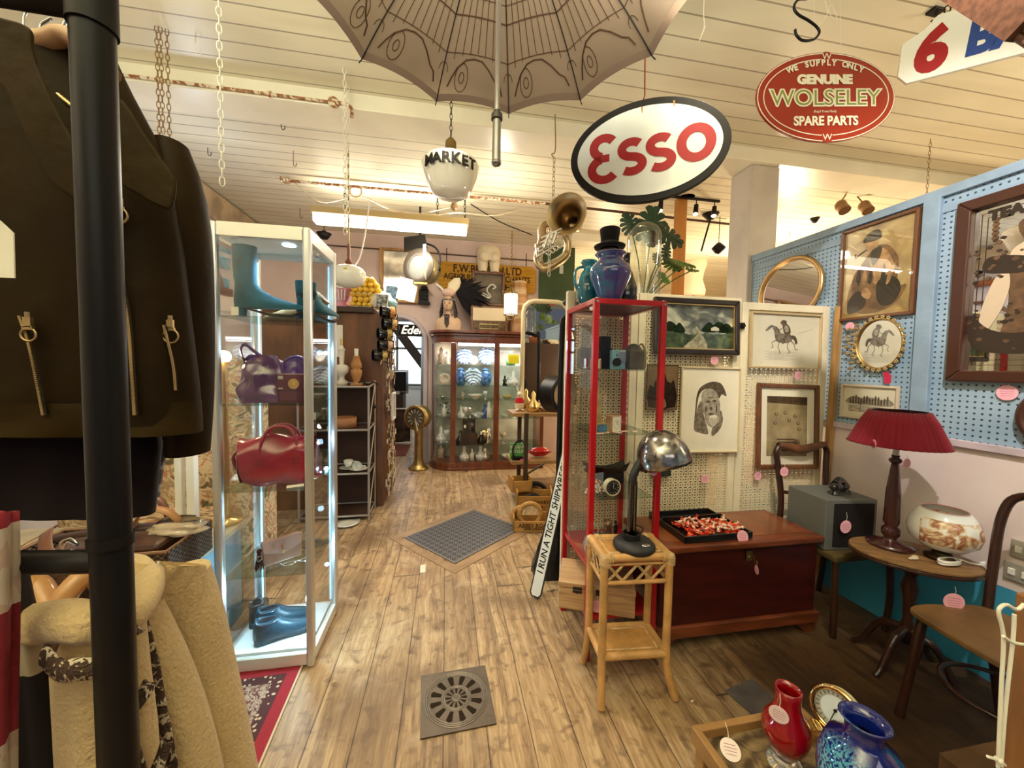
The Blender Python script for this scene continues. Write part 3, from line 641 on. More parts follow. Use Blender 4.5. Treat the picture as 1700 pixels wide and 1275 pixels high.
# large advertising mirror with a printed lady
T,w_,h_ = TP((1579,350),(1700,634)); w_ = .78; cy = PX(1577,634,PEGX).y - w_/2; T = Matrix.Translation((PEGX-.004,cy,(1.363+2.215)/2)) @ Matrix.Rotation(R(-90),4,'Z'); h_ = 2.215-1.363
def art_lady(mb,iw,ih):
    S_ = lambda pts: [(x*.25-.185,y*ih) for x,y in pts]
    for w2,k in ((.012,1),(.004,1)):
        s_ = .93 if w2 > .01 else .87
        mb.mt(1).stroke([(-iw*s_,-ih*s_),(iw*s_,-ih*s_),(iw*s_,ih*s_),(-iw*s_,ih*s_)],.003,.0004,None,True)
    blob(mb,2,S_([(-.05,.72),(.15,.78),(.3,.66),(.28,.45),(.12,.42),(.0,.55)]),.0004,4,0)
    blob(mb,3,S_([(.04,.66),(.16,.68),(.22,.58),(.18,.46),(.08,.46),(.03,.55)]),.0004,4,.0006)
    blob(mb,3,S_([(-.1,.42),(.1,.5),(.35,.42),(.4,.3),(.2,.25),(-.1,.28)]),.0004,4,.0003)
    blob(mb,1,S_([(-.4,.38),(-.1,.36),(.2,.3),(.5,.34),(.45,.2),(.1,.14),(-.2,.16),(-.45,.22)]),.0004,4,.0008)
    blob(mb,2,S_([(-.1,.2),(.25,.2),(.3,-.2),(.35,-.6),(.1,-.7),(-.15,-.6),(-.1,-.2)]),.0004,4,.0004)
    blob(mb,3,S_([(-.3,.1),(-.15,.2),(-.1,.0),(-.2,-.3),(-.4,-.55),(-.45,-.3)]),.0004,4,.0006)
    blob(mb,3,S_([(.3,.1),(.4,.15),(.5,-.1),(.6,-.5),(.4,-.5),(.3,-.2)]),.0004,4,.0006)
    blob(mb,1,S_([(-.6,-.3),(-.3,-.5),(.1,-.55),(.6,-.4),(.9,-.7),(.2,-.8),(-.5,-.72)]),.0004,4,.0009)
    for k in range(60):
        x,y = random.uniform(-.6,.1),random.uniform(.05,.62); r_ = random.uniform(.02,.05)
        if k > 35: x,y = random.uniform(-.7,.6),random.uniform(-.75,-.2)
        blob(mb,random.choice((1,2)),S_([(x-r_,y),(x,y+r_*.5),(x+r_,y),(x,y-r_*.6)]),.0003,3,.0013+.00001*k)
    for x in (-.36,.36):
        for k in range(5): blob(mb,2,[(iw*x*2.2+.012*math.cos(j),ih*.82-.02*k+.012*math.sin(j)) for j in range(6)],.0003,3,.0001)
big = framed('advertising_mirror','large dark framed advertising mirror printed with a lady and flowers','mirror',T,w_,h_,.052,.035,mat('mahogany_frame',(.055,.018,.010),.35,coat=.3),art_lady,[PAPER,mat('print_black',(.03,.018,.010),.5),mat('print_brown',(.14,.075,.035),.5,noise=.4,nscale=30),mat('print_flesh',(.55,.43,.30),.5)],gl=False)
for c in list(big.children):
    if c.name.startswith('backing'): c.name = 'mirror_glass'; c.data.materials.clear(); c.data.materials.append(MIR)
    if c.name.startswith('artwork'): c.location.y = -.0005
text('lettering','TEA',.06,mat('print_black',(.03,.018,.01)),big,(-.24,-.006,.33),bold=.004)
q = PX(1672,652,PEGX-.01); t = tagdisc(None,(0,0,0),.034,R(-90),string=.02); t.location = q; tag(t,'round pink price tag hanging below the large advertising mirror','price tag')
q = PX(1411,542,PEGX-.02); t = tagdisc(None,(0,0,0),.026,R(-90),string=.0); t.location = q; tag(t,'round pink price tag at top left of the flower mirror','price tag')
q = PX(1473,627,PEGX-.02); b = MB(Matrix.Rotation(R(-90),4,'Z') @ RX90); b.prism([(-.02,.03),(.0,.035),(.02,.01),(.018,-.03),(-.01,-.035)],.002); o = b.build('ribbon_tag',mat('crimson_card',(.5,.03,.08),.7)); o.location = q; tag(o,'small crimson tag hanging below the flower mirror','price tag')
q = PX(1699,690,PEGX-.012); TT = Matrix.Translation(q+Vector((0,-.10,0))) @ Matrix.Rotation(R(-90),4,'Z')
oval_mirror('round dark framed mirror at right edge below the advertising mirror',TT,.1,.11,.018,mat('mahogany_frame',(.055,.018,.01)),'round_mirror')
# switch plates low on the wall
for i,(x,y) in enumerate(((1683,948),(1695,912))):
    q = PX(x,y,PEGX); t = thing('switch_plate',('silver double switch plate low on the wall behind the right chair','silver switch plate just above the other behind the right chair')[i],'switch',(PEGX,q.y-.02,q.z),R(-90))
    MB().bx(-.045,.045,-.012,0,-.04,.04).build('plate',mat('silver_plate',(.62,.58,.50),.35,.6),t,.003)
    for s_ in (-1,1): MB().bx(s_*.02-.010,s_*.02+.010,-.019,-.012,-.014,.014).build('rocker',WHT,t,.002)

# ================================================================== CHEST, TRAY, CHAIR, SPEAKER
mah = mat('red_mahogany',(.20,.045,.014),.3,noise=.5,nscale=5,stretch=(1,5,5),coat=.5)
mahd = mat('dark_mahogany',(.060,.007,.004),.35,noise=.4,nscale=5,stretch=(1,5,5),coat=.15)
t = thing('blanket_chest','long red mahogany blanket chest under the screen, tray on its lid','chest',(1.497,1.80,0))
L,D,Hh = .93,.36,.53
b = MB(); b.bx(-L/2+.01,L/2-.01,-D/2+.01,D/2-.01,.10,Hh-.035); b.build('body',mahd,t,.003)
b = MB(); b.bx(-L/2-.012,L/2+.012,-D/2-.012,D/2+.01,Hh-.035,Hh); b.build('lid',mah,t,.008)
b = MB(); b.bx(-L/2+.05,L/2-.05,-D/2+.05,D/2-.05,Hh,Hh+.0015); b.build('lid_panel',mat('warm_mahogany_panel',(.26,.075,.024),.3,noise=.4,nscale=6,coat=.3),t)
b = MB(); b.bx(-L/2-.008,L/2+.008,-D/2-.008,D/2+.005,.06,.12); b.build('plinth',mah,t,.006)
for sx in (-1,1):
    for sy in (-1,1): MB(Matrix.Translation((sx*(L/2-.06),sy*(D/2-.02)+.02*(sy < 0)-.01,0)) @ RX90).prism([(-.07,.06),(-.055,.0),(.0,.0),(.03,.03),(.07,.06)] if sx < 0 else [(.07,.06),(.055,0),(0,0),(-.03,.03),(-.07,.06)],.02).build('foot',mah,t)
b = MB(); b.box((.03,-D/2-.003,Hh-.075),(.035,.004,.05)); b.cyl((.03,-D/2-.012,Hh-.08),(.03,-D/2,Hh-.08),.006,n=10)
b.tube([(.045,-D/2-.012,Hh-.07),(.06,-D/2-.012,Hh-.12)],.002,5); b.build('lock',mat('old_brass',(.35,.24,.10),.4,1),t)
tagdisc(t,(.065,-D/2-.015,Hh-.145),.022,R(70),string=.03)
# black tray with a heap of red wrapped sweets
xx0,xx1,yy0,yy1 = 1.17,1.56,1.635,1.965
t = thing('black_tray','black lacquer tray with raised sides lying on the chest lid','tray',((xx0+xx1)/2,(yy0+yy1)/2,Hh+.002),R(1))
w_,d_ = (xx1-xx0)/2,(yy1-yy0)/2; b = MB(); b.bx(-w_,w_,-d_,d_,0,.006)
for s_ in (-1,1): b.bx(s_*w_,s_*(w_-.008),-d_,d_,0,.035); b.bx(-w_,w_,s_*d_,s_*(d_-.008),0,.035)
b.build('tray',mat('black_lacquer',(.01,.009,.009),.25,coat=.5),t,.002)
MB().prism(circ(.04,20,.03,(-.02,.09)),.001,None,.0065).build('faded_emblem',mat('worn_gold_paint',(.16,.11,.05),.6),t)
tagdisc(t,(.13,-d_-.004,.016),.032,0,string=0,lean=R(-15))
ins = MB(); ins.bx(-w_+.009,w_-.012,d_-.125,d_-.119,.006,.05); ins.build('divider',mat('black_lacquer',(.01,.009,.009)),t)
wr = [mat('red_cellophane',(.75,.045,.015),.18,coat=.8),mat('orange_cellophane',(.85,.16,.03),.18,coat=.8),mat('clear_wrapper',(.85,.55,.42),.1,coat=1)]
def sweet(i,m):
    b = MB(); b.ell((0,0,0),(.014,.008,.006),8,6)
    for s_ in (-1,1):
        b._add([(s_*.012,0,0),(s_*.024,.009,.003),(s_*.026,0,-.003),(s_*.024,-.009,.003)],[(0,1,2,3)])
        b._add([(s_*.012,0,0.001),(s_*.022,.006,-.004),(s_*.024,0,.005),(s_*.022,-.006,-.003)],[(0,1,2,3)])
    return b.build('wrapped_sweet',m)
protos = [sweet(i,m) for i,m in enumerate(wr)]; n = 0
c0 = Vector(((xx0+xx1)/2,(yy0+yy1)/2,Hh+.008))
for k in range(150):
    pz = protos[(k*7) % 3] if k % 4 else protos[0]; o = pz if k < 0 else pz.copy(); COL.objects.link(o)
    lx = random.uniform(-.145,.165); ly = random.uniform(-.135,.02)
    hgt = .012+.022*math.exp(-(lx/.13)**2-((ly+.06)/.07)**2)*random.random() + .012*(k % 3)
    o.location = c0+Vector((lx,ly,hgt)); o.rotation_euler = (random.uniform(-.8,.8),random.uniform(-.6,.6),random.uniform(0,6.28))
    tag(o,'red and orange cellophane wrapped sweet heaped in the black tray','sweet','wrapped sweets in the black tray')
for o in protos: bpy.data.objects.remove(o)
# chair behind the chest with the speaker on its seat
dw = mat('dark_polished_wood',(.040,.012,.006),.3,noise=.35,nscale=8,coat=.4)
t = thing('spoon_back_chair','dark wooden chair with curved top rail, grey speaker on its seat','chair',(2.185,1.745,0))
MB().bx(-.205,.2,-.19,.19,.41,.45).build('seat',mat('olive_seat_pad',(.10,.07,.025),.8,noise=.3),t,.012)
for sx in (-1,1):
    MB().tube(spline([(sx*.17,-.17,0),(sx*.18,-.175,.2),(sx*.175,-.165,.42)]),.016,8).build('leg',dw,t)
    MB().tube(spline([(sx*.17,.20,0),(sx*.17,.175,.25),(sx*.18,.17,.45)]),.017,8).build('leg',dw,t)
    MB().tube(spline([(sx*.18,.17,.45),(sx*.165,.18,.62),(sx*.175,.20,.80),(sx*.185,.21,.90),(sx*.155,.212,.938)]),[.017]*24+[.016],8).build('back_post',dw,t)
b = MB(); b.surf(lambda u_,v_: (-.17+.34*u_,.212+.018*math.cos(v_*6.283)-.02*math.sin(3.14*u_)*0,.925+.014*math.cos(u_*6.283)+(.017+.012*math.sin(3.14*u_))*math.sin(v_*6.283)),16,10,False,True); b.build('top_rail',mat('figured_walnut',(.14,.05,.018),.3,noise=.5,nscale=12,coat=.4),t)
b = MB(); b.tube(spline([(-.165,.18,.66),(0,.185,.64),(.165,.18,.66)]),.011,8); b.build('cross_rail',dw,t)
tagdisc(t,(-.205,.13,.80),.028,0,string=.02)
grey = mat('grey_vinyl',(.115,.118,.105),.55,bump=.15,bscale=80)
t = thing('loudspeaker','boxy grey loudspeaker with black grille standing on the dark chair','speaker',(2.135,1.73,.452),R(-6))
MB().bx(-.145,.145,-.13,.12,0,.27).build('cabinet',grey,t,.004)
MB().bx(-.10,.125,-.136,-.128,.02,.25).build('grille',mat('black_grille_cloth',(.018,.014,.014),.9,bump=.4,bscale=300),t,.002)
tagdisc(t,(-.05,-.15,.135),.034,R(5),string=.05)
t = thing('black_telephone','small glossy black handset ornament lying on the grey speaker','ornament',(2.16,1.70,.724),R(20))
gb = mat('glossy_black',(.008,.007,.007),.12,coat=.6)
b = MB(); b.ell((-.05,0,.045),(.045,.03,.026)); b.ell((.055,0,.03),(.04,.028,.022)); b.tube(spline([(-.06,0,.06),(0,0,.075),(.07,0,.04)]),.018,10); b.build('body',gb,t)
b = MB(); b.cyl((-.06,0,0),(-.05,0,.04),.02,.012); b.cyl((.05,0,0),(.05,0,.03),.022,.015); b.tube(spline([(.03,-.03,.02),(.0,-.05,.01),(-.04,-.035,.02)]),.004,6); b.build('foot',gb,t)
# oval occasional table with lamp and glass globe
TC = Vector((2.14,1.345,0)); TZ = .56
tabw = mat('worn_oak_top',(.30,.16,.06),.45,noise=.45,nscale=9,stretch=(1,4,1))
t = thing('oval_table','small oval pedestal table against the wall, red shaded lamp on it','table',TC,R(-35))
b = MB(); b.prism(circ(.225,40,.165),.012,None,TZ-.012); b.build('tabletop',tabw,t,.003)
b = MB(); b.prism(circ(.228,40,.168),.016,None,TZ-.029); b.build('table_edge',dw,t,.004)
MB().lathe([(.0,.14),(.03,.14),(.028,.2),(.018,.25),(.024,.34),(.034,.40),(.02,.46),(.05,.51),(.055,TZ-.029),(0,TZ-.029)],n=18).build('pedestal',dw,t)
for k in range(4):
    a = math.pi/4+k*math.pi/2; MB().tube(spline([(.02*math.cos(a),.02*math.sin(a),.20),(.10*math.cos(a),.10*math.sin(a),.17),(.17*math.cos(a),.15*math.sin(a),.05),(.21*math.cos(a),.18*math.sin(a),.012)]),[.018]*6+[.015]*6+[.012]*7,8).build('leg',dw,t)
q = PZ(1466,952,.50); td = tagdisc(t,(0,0,0),.035,R(10),string=.035); td.location = (t.matrix_basis.inverted() @ Vector((2.035,1.135,TZ-.085)))
t = thing('table_lamp','turned dark wood table lamp with a pleated crimson shade','lamp',(2.125,1.425,TZ+.001))
zt = PY(1480,683,1.425).z-TZ; zs = PY(1490,738,1.425).z-TZ; h = zs+.02
MB().lathe([(0,0),(.085,0),(.088,.012),(.06,.022),(.03,.03),(.022,.04),(.034,.06),(.034,.085),(.022,.10),(.03,.115),(.030,.125),(.029,.16),(.028,.26),(.015,h*.76),(.014,h*.78),(.024,h*.80),(.024,h*.82),(.013,h*.84),(.016,h*.86),(0,h*.86)],n=20).build('lamp_base',mat('turned_mahogany',(.045,.012,.010),.22,coat=.5),t)
MB().cyl((0,0,h*.86),(0,0,h+.05),.012,n=10).build('bulb_holder',mat('clear_plastic',(.7,.68,.62),.3),t)
def shf(a,z): return 1+.022*math.sin(a*44)
MB().lathe([(.098,zt),(.100,zt-.004),(.105,zt),(.132,zt-.05),(.172,zs+.01),(.178,zs)],n=176,fl=shf).build('lamp_shade',mat('crimson_pleated_cloth',(.20,.010,.022),.7,sheen=.3),t,solid=.002)
b = MB(); b.tube([(.098*math.cos(a),.098*math.sin(a),zt) for a in [2*math.pi*k/24 for k in range(24)]],.0025,5,True)
for k in range(3): b.tube([(0,0,zt-.02),(.098*math.cos(k*2.1),.098*math.sin(k*2.1),zt)],.002,5)
b.build('shade_ring',BLKM,t)
tagdisc(t,(.015,-.035,h*.80),.022,0,string=.02); tagdisc(t,(-.165,-.02,zs+.01),.022,R(60),string=.0)
# milk glass bowl vase painted with brown flowers
vg = NB('painted_milk_glass',.12)
fl_ = vg.voro(vg.tc,26); n_ = vg.noise(vg.tc,14,4,1.0); band = vg.ma('MULTIPLY',vg.ma('GREATER_THAN',vg.z,.085),vg.ma('LESS_THAN',vg.z,.195))
fr1 = vg.ramp(n_,[(.42,(.80,.78,.74)),(.47,(.70,.50,.28)),(.55,(.30,.10,.05)),(.62,(.62,.36,.22)),(.68,(.80,.76,.70))])
fmask = vg.ma('MULTIPLY',band,vg.ma('LESS_THAN',vg.x,.07))
vg.col(vg.mix(fmask,(.78,.78,.78),fr1)); vg.b.inputs['Coat Weight'].default_value = .6; vg.b.inputs['Subsurface Weight'].default_value = .1
q = Vector((2.22,1.29,TZ))
t = thing('milk_glass_lamp','squat white glass lamp painted with brown flowers on the oval table','lamp',(q.x,q.y,TZ+.001),R(120))
MB().lathe([(0,.0),(.055,.0),(.058,.012),(.035,.022),(.03,.035),(.05,.045)],n=28).build('lamp_foot',mat('dark_bronze',(.06,.04,.025),.35,.8),t)
MB().lathe([(.035,.045),(.07,.055),(.108,.09),(.118,.13),(.108,.175),(.085,.215),(.072,.225)],n=36).build('glass_globe',vg.m,t,solid=.003)
MB().tube([(.072*math.cos(a),.072*math.sin(a),.226) for a in [2*math.pi*k/30 for k in range(30)]],.003,6,True).build('rim',mat('pinkish_rim',(.45,.22,.2),.3),t)
t = thing('white_flex','coiled white lamp flex with plug lying on the oval table','cable',(2.18,1.24,TZ+.004))
b = MB(); pts = []
for k in range(60): a = k*.42; pts.append((.05*math.cos(a)*(1+.1*math.sin(k)),.022*math.sin(a),.004+.0006*k*.5))
b.tube(pts,.0032,6); b.tube(spline([pts[-1],(.08,-.02,.01),(.12,-.04,.008)]),.0032,6); b.build('flex',WHT,t)
b = MB(); b.bx(.115,.155,-.055,-.03,0,.02); b.build('plug',mat('white_plastic',(.85,.85,.85),.3),t,.004)
t = thing('small_shell','small pale ornament lying at the foot of the red shaded lamp','ornament',(2.08,1.30,TZ+.002))
b = MB(); b.ell((0,0,.006),(.02,.012,.006)); b.ell((.02,.01,.005),(.012,.01,.006)); b.ell((-.02,.0,.005),(.012,.006,.005)); b.build('shell',mat('bone',(.62,.52,.36),.5),t)
# bentwood chair at the right edge
t = thing('bentwood_chair','dark bentwood chair with plain plywood seat at the right edge','chair',(2.0,.97,0),R(-97))
MB().surf(lambda u_,v_: (0,0,0),1,1)
b = MB(); sh = spline([Vector(p_) for p_ in ((-.15,.17,0),(-.19,0,0),(-.185,-.14,0),(-.12,-.185,0),(.12,-.185,0),(.185,-.14,0),(.19,0,0),(.15,.17,0))],5,True); b.prism([(p_.x,p_.y) for p_ in sh],.022,None,.43); b.build('seat',mat('worn_plywood_seat',(.22,.115,.042),.4,noise=.4,nscale=8),t,.006)
for sx in (-1,1):
    MB().tube(spline([(sx*.14,-.15,.43),(sx*.15,-.17,.22),(sx*.165,-.19,0)]),[.018]*6+[.015]*7,8).build('leg',dw,t)
    MB().tube(spline([(sx*.14,.15,.43),(sx*.15,.19,.2),(sx*.155,.24,0)]),[.018]*6+[.014]*7,8).build('leg',dw,t)
MB().tube(spline([(-.165,.16,.40),(-.18,.19,.60),(-.185,.22,.82),(-.15,.245,.915),(0,.25,.93),(.15,.245,.915),(.185,.22,.82),(.18,.19,.6),(.165,.16,.40)]),.016,8).build('back_hoop',dw,t)
MB().tube([(.15*math.cos(a),.155*math.sin(a),.23) for a in [2*math.pi*k/24 for k in range(24)]],.009,6,True).build('stretcher_ring',dw,t)
# low brown cardboard box, big picture frame with cord
t = MB().bx(1.42,1.72,.60,.80,0,.30).build('brown_box',mat('dull_brown_board',(.13,.07,.035),.8,noise=.3),None,.004); tag(t,'plain brown box on the floor under the front of the bentwood chair','box')
t = thing('wooden_post_frame','orange brown wooden frame upright at the right edge with white cord','frame',(1.105,.5,0),R(-10))
MB().bx(-.02,.03,-.02,.02,0,.98).build('upright',mat('varnished_pine',(.34,.15,.045),.4,noise=.3,nscale=6,stretch=(4,4,.6)),t,.004)
MB().bx(.03,.40,-.018,.018,.90,.98).build('top_rail',mat('varnished_pine',(.34,.15,.045)),t,.004)
MB().bx(.03,.40,-.018,.018,.03,.10).build('bottom_rail',mat('varnished_pine',(.34,.15,.045)),t,.004)
cord = mat('white_cotton_cord',(.85,.82,.70),.9)
t = thing('knotted_rope','knotted white cord looped over the upright of the wooden frame','cord',(0,0,0))
A = lambda x,y,Y=.46: PY(x,y,Y)
b = MB(); b.tube(spline([A(1700,1003),A(1688,1012),A(1672,1004),A(1661,1008),A(1658,1018),A(1664,1042),A(1666,1070),A(1662,1150),A(1657,1275)]),.0028,7)
b.tube(spline([A(1684,1020),A(1682,1060),A(1674,1130),A(1667,1200),A(1662,1272)]),.0028,7); b.tube(spline([A(1666,1056,.455),A(1680,1066,.455),A(1700,1070,.455)]),.0026,7)
b.ell(A(1658,1262),.006); b.tube([A(1640,1256),A(1658,1262),A(1668,1270)],.0026,6); b.build('cord',cord,t)
# ================================================================== RED CABINET
RC = Vector((.672,1.630,0)); RW,RD = .335,.372; P2 = .013
t = thing('red_display_cabinet','tall narrow red framed glass cabinet with curios, in front of cream screen','cabinet',RC)
shelves = [1.70,1.39,1.083,.774,.464,.215]
redm = mat('glossy_red_metal',(.42,.006,.010),.3,coat=.4)
for sx in (0,1):
    for sy in (0,1): MB().bx(sx*RW-P2,sx*RW+P2,sy*RD-P2,sy*RD+P2,0,1.715).build('post',redm,t,.002)
b = MB()
for y in (0,RD): b.bx(P2,RW-P2,y-P2,y+P2,1.69,1.715)
for x in (0,RW): b.bx(x-P2,x+P2,P2,RD-P2,1.69,1.715)
b.build('top_frame',redm,t,.002)
MB().bx(P2,RW-P2,P2,RD-P2,1.695,1.712).build('top_board',mat('dark_red_board',(.12,.012,.01),.5),t)
b = MB()
for x,y in ((0,0),(RW,0),(0,RD),(RW,RD)): b.cyl((x,y,1.715),(x,y,1.719),.006,n=10); b.cyl((x,y-P2-.003,1.70),(x,y-P2,1.70),.006,n=10)
b.build('screw_caps',STEEL,t)
for z in (.464,.215): MB().bx(-.004,RW+.004,-.006,RD,z-.02,z).build('red_shelf',redm,t,.002)
for z in shelves[1:4]: MB().bx(P2-.004,RW-P2+.004,P2,RD-P2,z-.005,z).build('glass_shelf',glass('shelf_glass',(.80,.88,.84),.15),t)
MB().bx(-.003,0,P2,RD-P2,.47,1.69).build('side_pane',GLS,t)
MB().bx(P2,RW-P2,-.003,0,.47,1.69).build('front_pane',GLS,t)
b = MB(); b.bx(-.022,-.012,.05,.075,1.40,1.44); b.cyl((-.02,.04,1.395),(-.02,.085,1.395),.005,n=8); b.build('lock',STEEL,t)
RCX = lambda x,y,z: (RC.x+x,RC.y+y,z+.001)
def simple(name,label,cat,mb,m,loc,rz=0,group=None,bevel=0):
    o = mb.build(name,m,None,bevel,loc=loc); o.rotation_euler = (0,0,rz); return tag(o,label,cat,group)
leath = mat('grey_leather_case',(.14,.125,.10),.35,noise=.4,nscale=12,coat=.3)
# shelf 1: cameras
t = thing('folding_camera','old black folding camera at the back of the top cabinet shelf','camera',RCX(.14,.22,1.39),R(10))
MB().bx(-.04,.04,-.025,.025,0,.11).build('body',BLK,t,.006); MB().bx(-.03,.03,-.02,.02,.11,.17).build('viewfinder',BLK,t,.004)
b = MB(); b.cyl((-.015,-.045,.10),(-.015,-.025,.10),.016); b.cyl((.02,-.04,.075),(.02,-.025,.075),.012); b.build('lens',BLKM,t)
b = MB(); b.cyl((.02,-.042,.075),(.02,-.0405,.075),.008); b.build('lens_glass',STEEL,t)
t = thing('cine_camera','small pale blue and chrome cine camera with a black lens','camera',RCX(.155,.09,1.39),R(-8))
MB().bx(-.033,.033,-.02,.02,0,.095).build('body',mat('pale_blue_enamel',(.25,.50,.62),.25,.3),t,.004)
MB().bx(.0,.033,-.0235,-.019,.03,.09).build('silver_panel',STEEL,t,.002)
MB().cyl((-.014,-.04,.035),(-.014,-.018,.035),.019).cyl((-.014,-.041,.035),(-.014,-.039,.035),.021).build('lens',BLK,t)
b = MB(); b.bx(-.012,-.008,-.0215,-.02,.062,.075); b.build('badge',BLK,t)
t = thing('camera_case','rounded grey leather camera case standing on the top glass shelf','case',RCX(.255,.12,1.39),R(8))
MB().ell((0,0,.065),(.055,.038,.066),18,10).build('case',leath,t); MB().bx(-.052,.052,-.04,.036,0,.1).build('lower_case',leath,t,.012)
MB().tube(spline([(.03,-.045,0),(.034,-.047,.08),(.03,-.02,.128),(.03,.03,.10)]),.006,6,flat=.3).build('strap',mat('tan_strap',(.26,.17,.07),.5),t)
t = thing('leather_pouch','olive brown leather pouch at the back left of the top glass shelf','case',RCX(.055,.26,1.39))
MB().bx(-.04,.04,-.03,.03,0,.11).build('pouch',mat('olive_leather',(.10,.07,.025),.5,noise=.3),t,.01); MB().bx(-.041,.041,-.034,-.028,.06,.112).build('flap',mat('olive_leather',(.1,.07,.025)),t,.004)
def clock(name,label,loc,rz,w_,h_,d_,case,face,numbers=True,rnd=False):
    t = thing(name,label,'clock',loc,rz)
    if rnd:
        b = MB(); b.cyl((0,-d_/2,h_/2),(0,d_/2,h_/2),w_/2,n=30); b.build('case',case,t,.002)
        MB().tube([(w_/2*.96*math.cos(a),-d_/2,h_/2+w_/2*.96*math.sin(a)) for a in [2*math.pi*k/30 for k in range(30)]],w_*.045,6,True).build('bezel',case,t)
        MB().cyl((0,-d_/2-.001,h_/2),(0,-d_/2,h_/2),w_*.43,n=30).build('dial',face,t)
    else:
        b = MB(); f_ = w_*.1
        b.bx(-w_/2,w_/2,-d_/2,d_/2,0,h_); b.build('case',case,t,.003)
        MB().bx(-w_/2+f_,w_/2-f_,-d_/2-.001,-d_/2,f_,h_-f_).build('dial',face,t)
    c = BLK if face.name != 'black_dial' else PAPER; b = MB(); r_ = w_*.33; y = -d_/2-.002
    for k in range(12):
        a = k*math.pi/6; b.box((r_*math.sin(a),y,h_/2+r_*math.cos(a)),(w_*.03,.001,w_*.05))
    b.build('markers',c,t)
    b = MB(); b.bar((0,y-.001,h_/2),(r_*.1,y-.001,h_/2+r_*.85),w_*.025,.001); b.bar((0,y-.001,h_/2),(r_*.45,y-.001,h_/2-r_*.25),w_*.03,.001); b.build('hands',c,t)
    return t
dial = mat('ivory_dial',(.78,.74,.64),.4); bdial = mat('black_dial',(.02,.02,.02),.3)
clock('travel_clock','small square gilt travel clock on the left of the top glass shelf',RCX(.035,.07,1.39),R(-30),.05,.05,.02,GOLD,dial)
q = clock('carriage_clock','upright gilt carriage clock on the second glass shelf',RCX(.135,.07,1.083),R(15),.062,.085,.045,mat('red_gilt',(.6,.34,.16),.3,.9),dial)
clock('alarm_clock','round alarm clock with black dial and cream rim on third shelf',RCX(.125,.05,.774+.005),R(5),.08,.08,.03,mat('cream_enamel',(.65,.58,.42),.3),bdial,rnd=True)
# yellow dress figurine
t = thing('lady_figurine','porcelain lady figurine with dark hair in a long yellow dress','figurine',RCX(.085,.17,1.083))
ye = mat('yellow_porcelain',(.62,.44,.18),.3,noise=.35,nscale=20,coat=.5); sk = mat('porcelain_skin',(.62,.42,.28),.3,coat=.5)
MB().lathe([(0,0),(.035,0),(.034,.02),(.028,.08),(.030,.12),(.022,.16),(.015,.185),(.02,.205),(.012,.215),(.008,.218)],n=24,fl=lambda a,z: 1+.08*math.sin(a*6)*(1-z*4)).build('dress',ye,t)
b = MB(); b.ell((0,-.002,.24),(.012,.013,.016)); b.cyl((0,0,.212),(0,0,.232),.006); b.tube(spline([(.018,0,.205),(.045,-.005,.18),(.045,-.01,.15),(.03,-.02,.14)]),.0055,7); b.tube(spline([(-.018,0,.205),(-.04,-.01,.17),(-.05,-.01,.12)]),.0055,7); b.build('body',sk,t)
MB().ell((0,.004,.247),(.015,.015,.015)).ell((.0,.012,.238),(.012,.01,.016)).build('hair',mat('dark_hair',(.02,.012,.01),.4),t)
t = thing('blue_photo_frame','tiny gilt photo frame holding a pale blue picture, second shelf','photo frame',RCX(.065,.05,1.083),R(8))
b = MB(RX90); b.stroke([(-.03,.003),(.03,.003),(.03,.045),(-.03,.045)],.005,.006,None,True); b.build('frame',GOLD,t); MB().bx(-.03,.03,-.003,0,.003,.045).build('photo',mat('blue_photo',(.12,.32,.55),.3,noise=.7,nscale=30),t)
for i in range(5):
    c = RCX(.05+.045*i,.035+.02*(i % 2),1.084+.002*i)
    simple('paper_tag','small pinkish paper tag lying flat on the second glass shelf','tag',MB().box((0,0,0),(.04,.022,.001),i*1.1),mat('pale_pink_paper',(.75,.58,.55),.8),c,0,'paper tags on the second shelf')
# shelf 3: black dish, glass ornaments, blue card
t = simple('black_dish','wide black curved dish at the back of the third shelf','dish',MB().surf(lambda u_,v_: (-.12+.24*u_,-.02-.04*v_,.045+.05*v_+.03*(2*u_-1)**2),14,6).surf(lambda u_,v_: (-.12+.24*u_,-.02+.04*v_,.04+.05*v_+.03*(2*u_-1)**2),14,6).bx(-.1,.1,-.03,.0,0,.06),mat('black_china',(.012,.008,.008),.2,coat=.3),RCX(.175,.25,.774))
simple('blue_card','grey blue card lying behind the heap of beads, third shelf','card',MB().box((0,0,.04),(.09,.003,.07),.2),mat('grey_blue_card',(.24,.30,.38),.7),RCX(.10,.18,.774))
bead = [mat('pearl',(.72,.60,.52),.15,coat=1),mat('rose_bead',(.5,.2,.15),.15,coat=1),mat('clear_bead',(.8,.8,.78),.05,.5)]
b = MB()
for k in range(120):
    a = random.uniform(0,6.28); r_ = random.uniform(0,.05); b.mt(k % 3).ell((r_*math.cos(a)*1.2,r_*math.sin(a)*.6,random.uniform(0,1)*(.075*(1-r_/.06))+.005),random.uniform(.004,.007),7,5)
tag(b.build('bead_heap',bead,loc=RCX(.065,.09,.774)),'heap of pearl and glass beads on the third shelf by the alarm clock','beads',kind='stuff')
for i,(x,y,h) in enumerate(((.03,.22,.10),(.26,.10,.09),(.29,.22,.12))):
    simple('glass_ornament','clear twisted glass ornament %s on the third shelf' % ('far left behind the beads','right of the alarm clock','at the back right corner')[i],'ornament',MB().tube(spline([(0,0,0),(.015,0,h*.3),(-.012,.01,h*.6),(.014,0,h),(.03,0,h*.9)]),[.008]*10+[.005]*15,8),mat('clear_glass_solid',(.95,.93,.88),.02,trans=.9),RCX(x,y,.774))
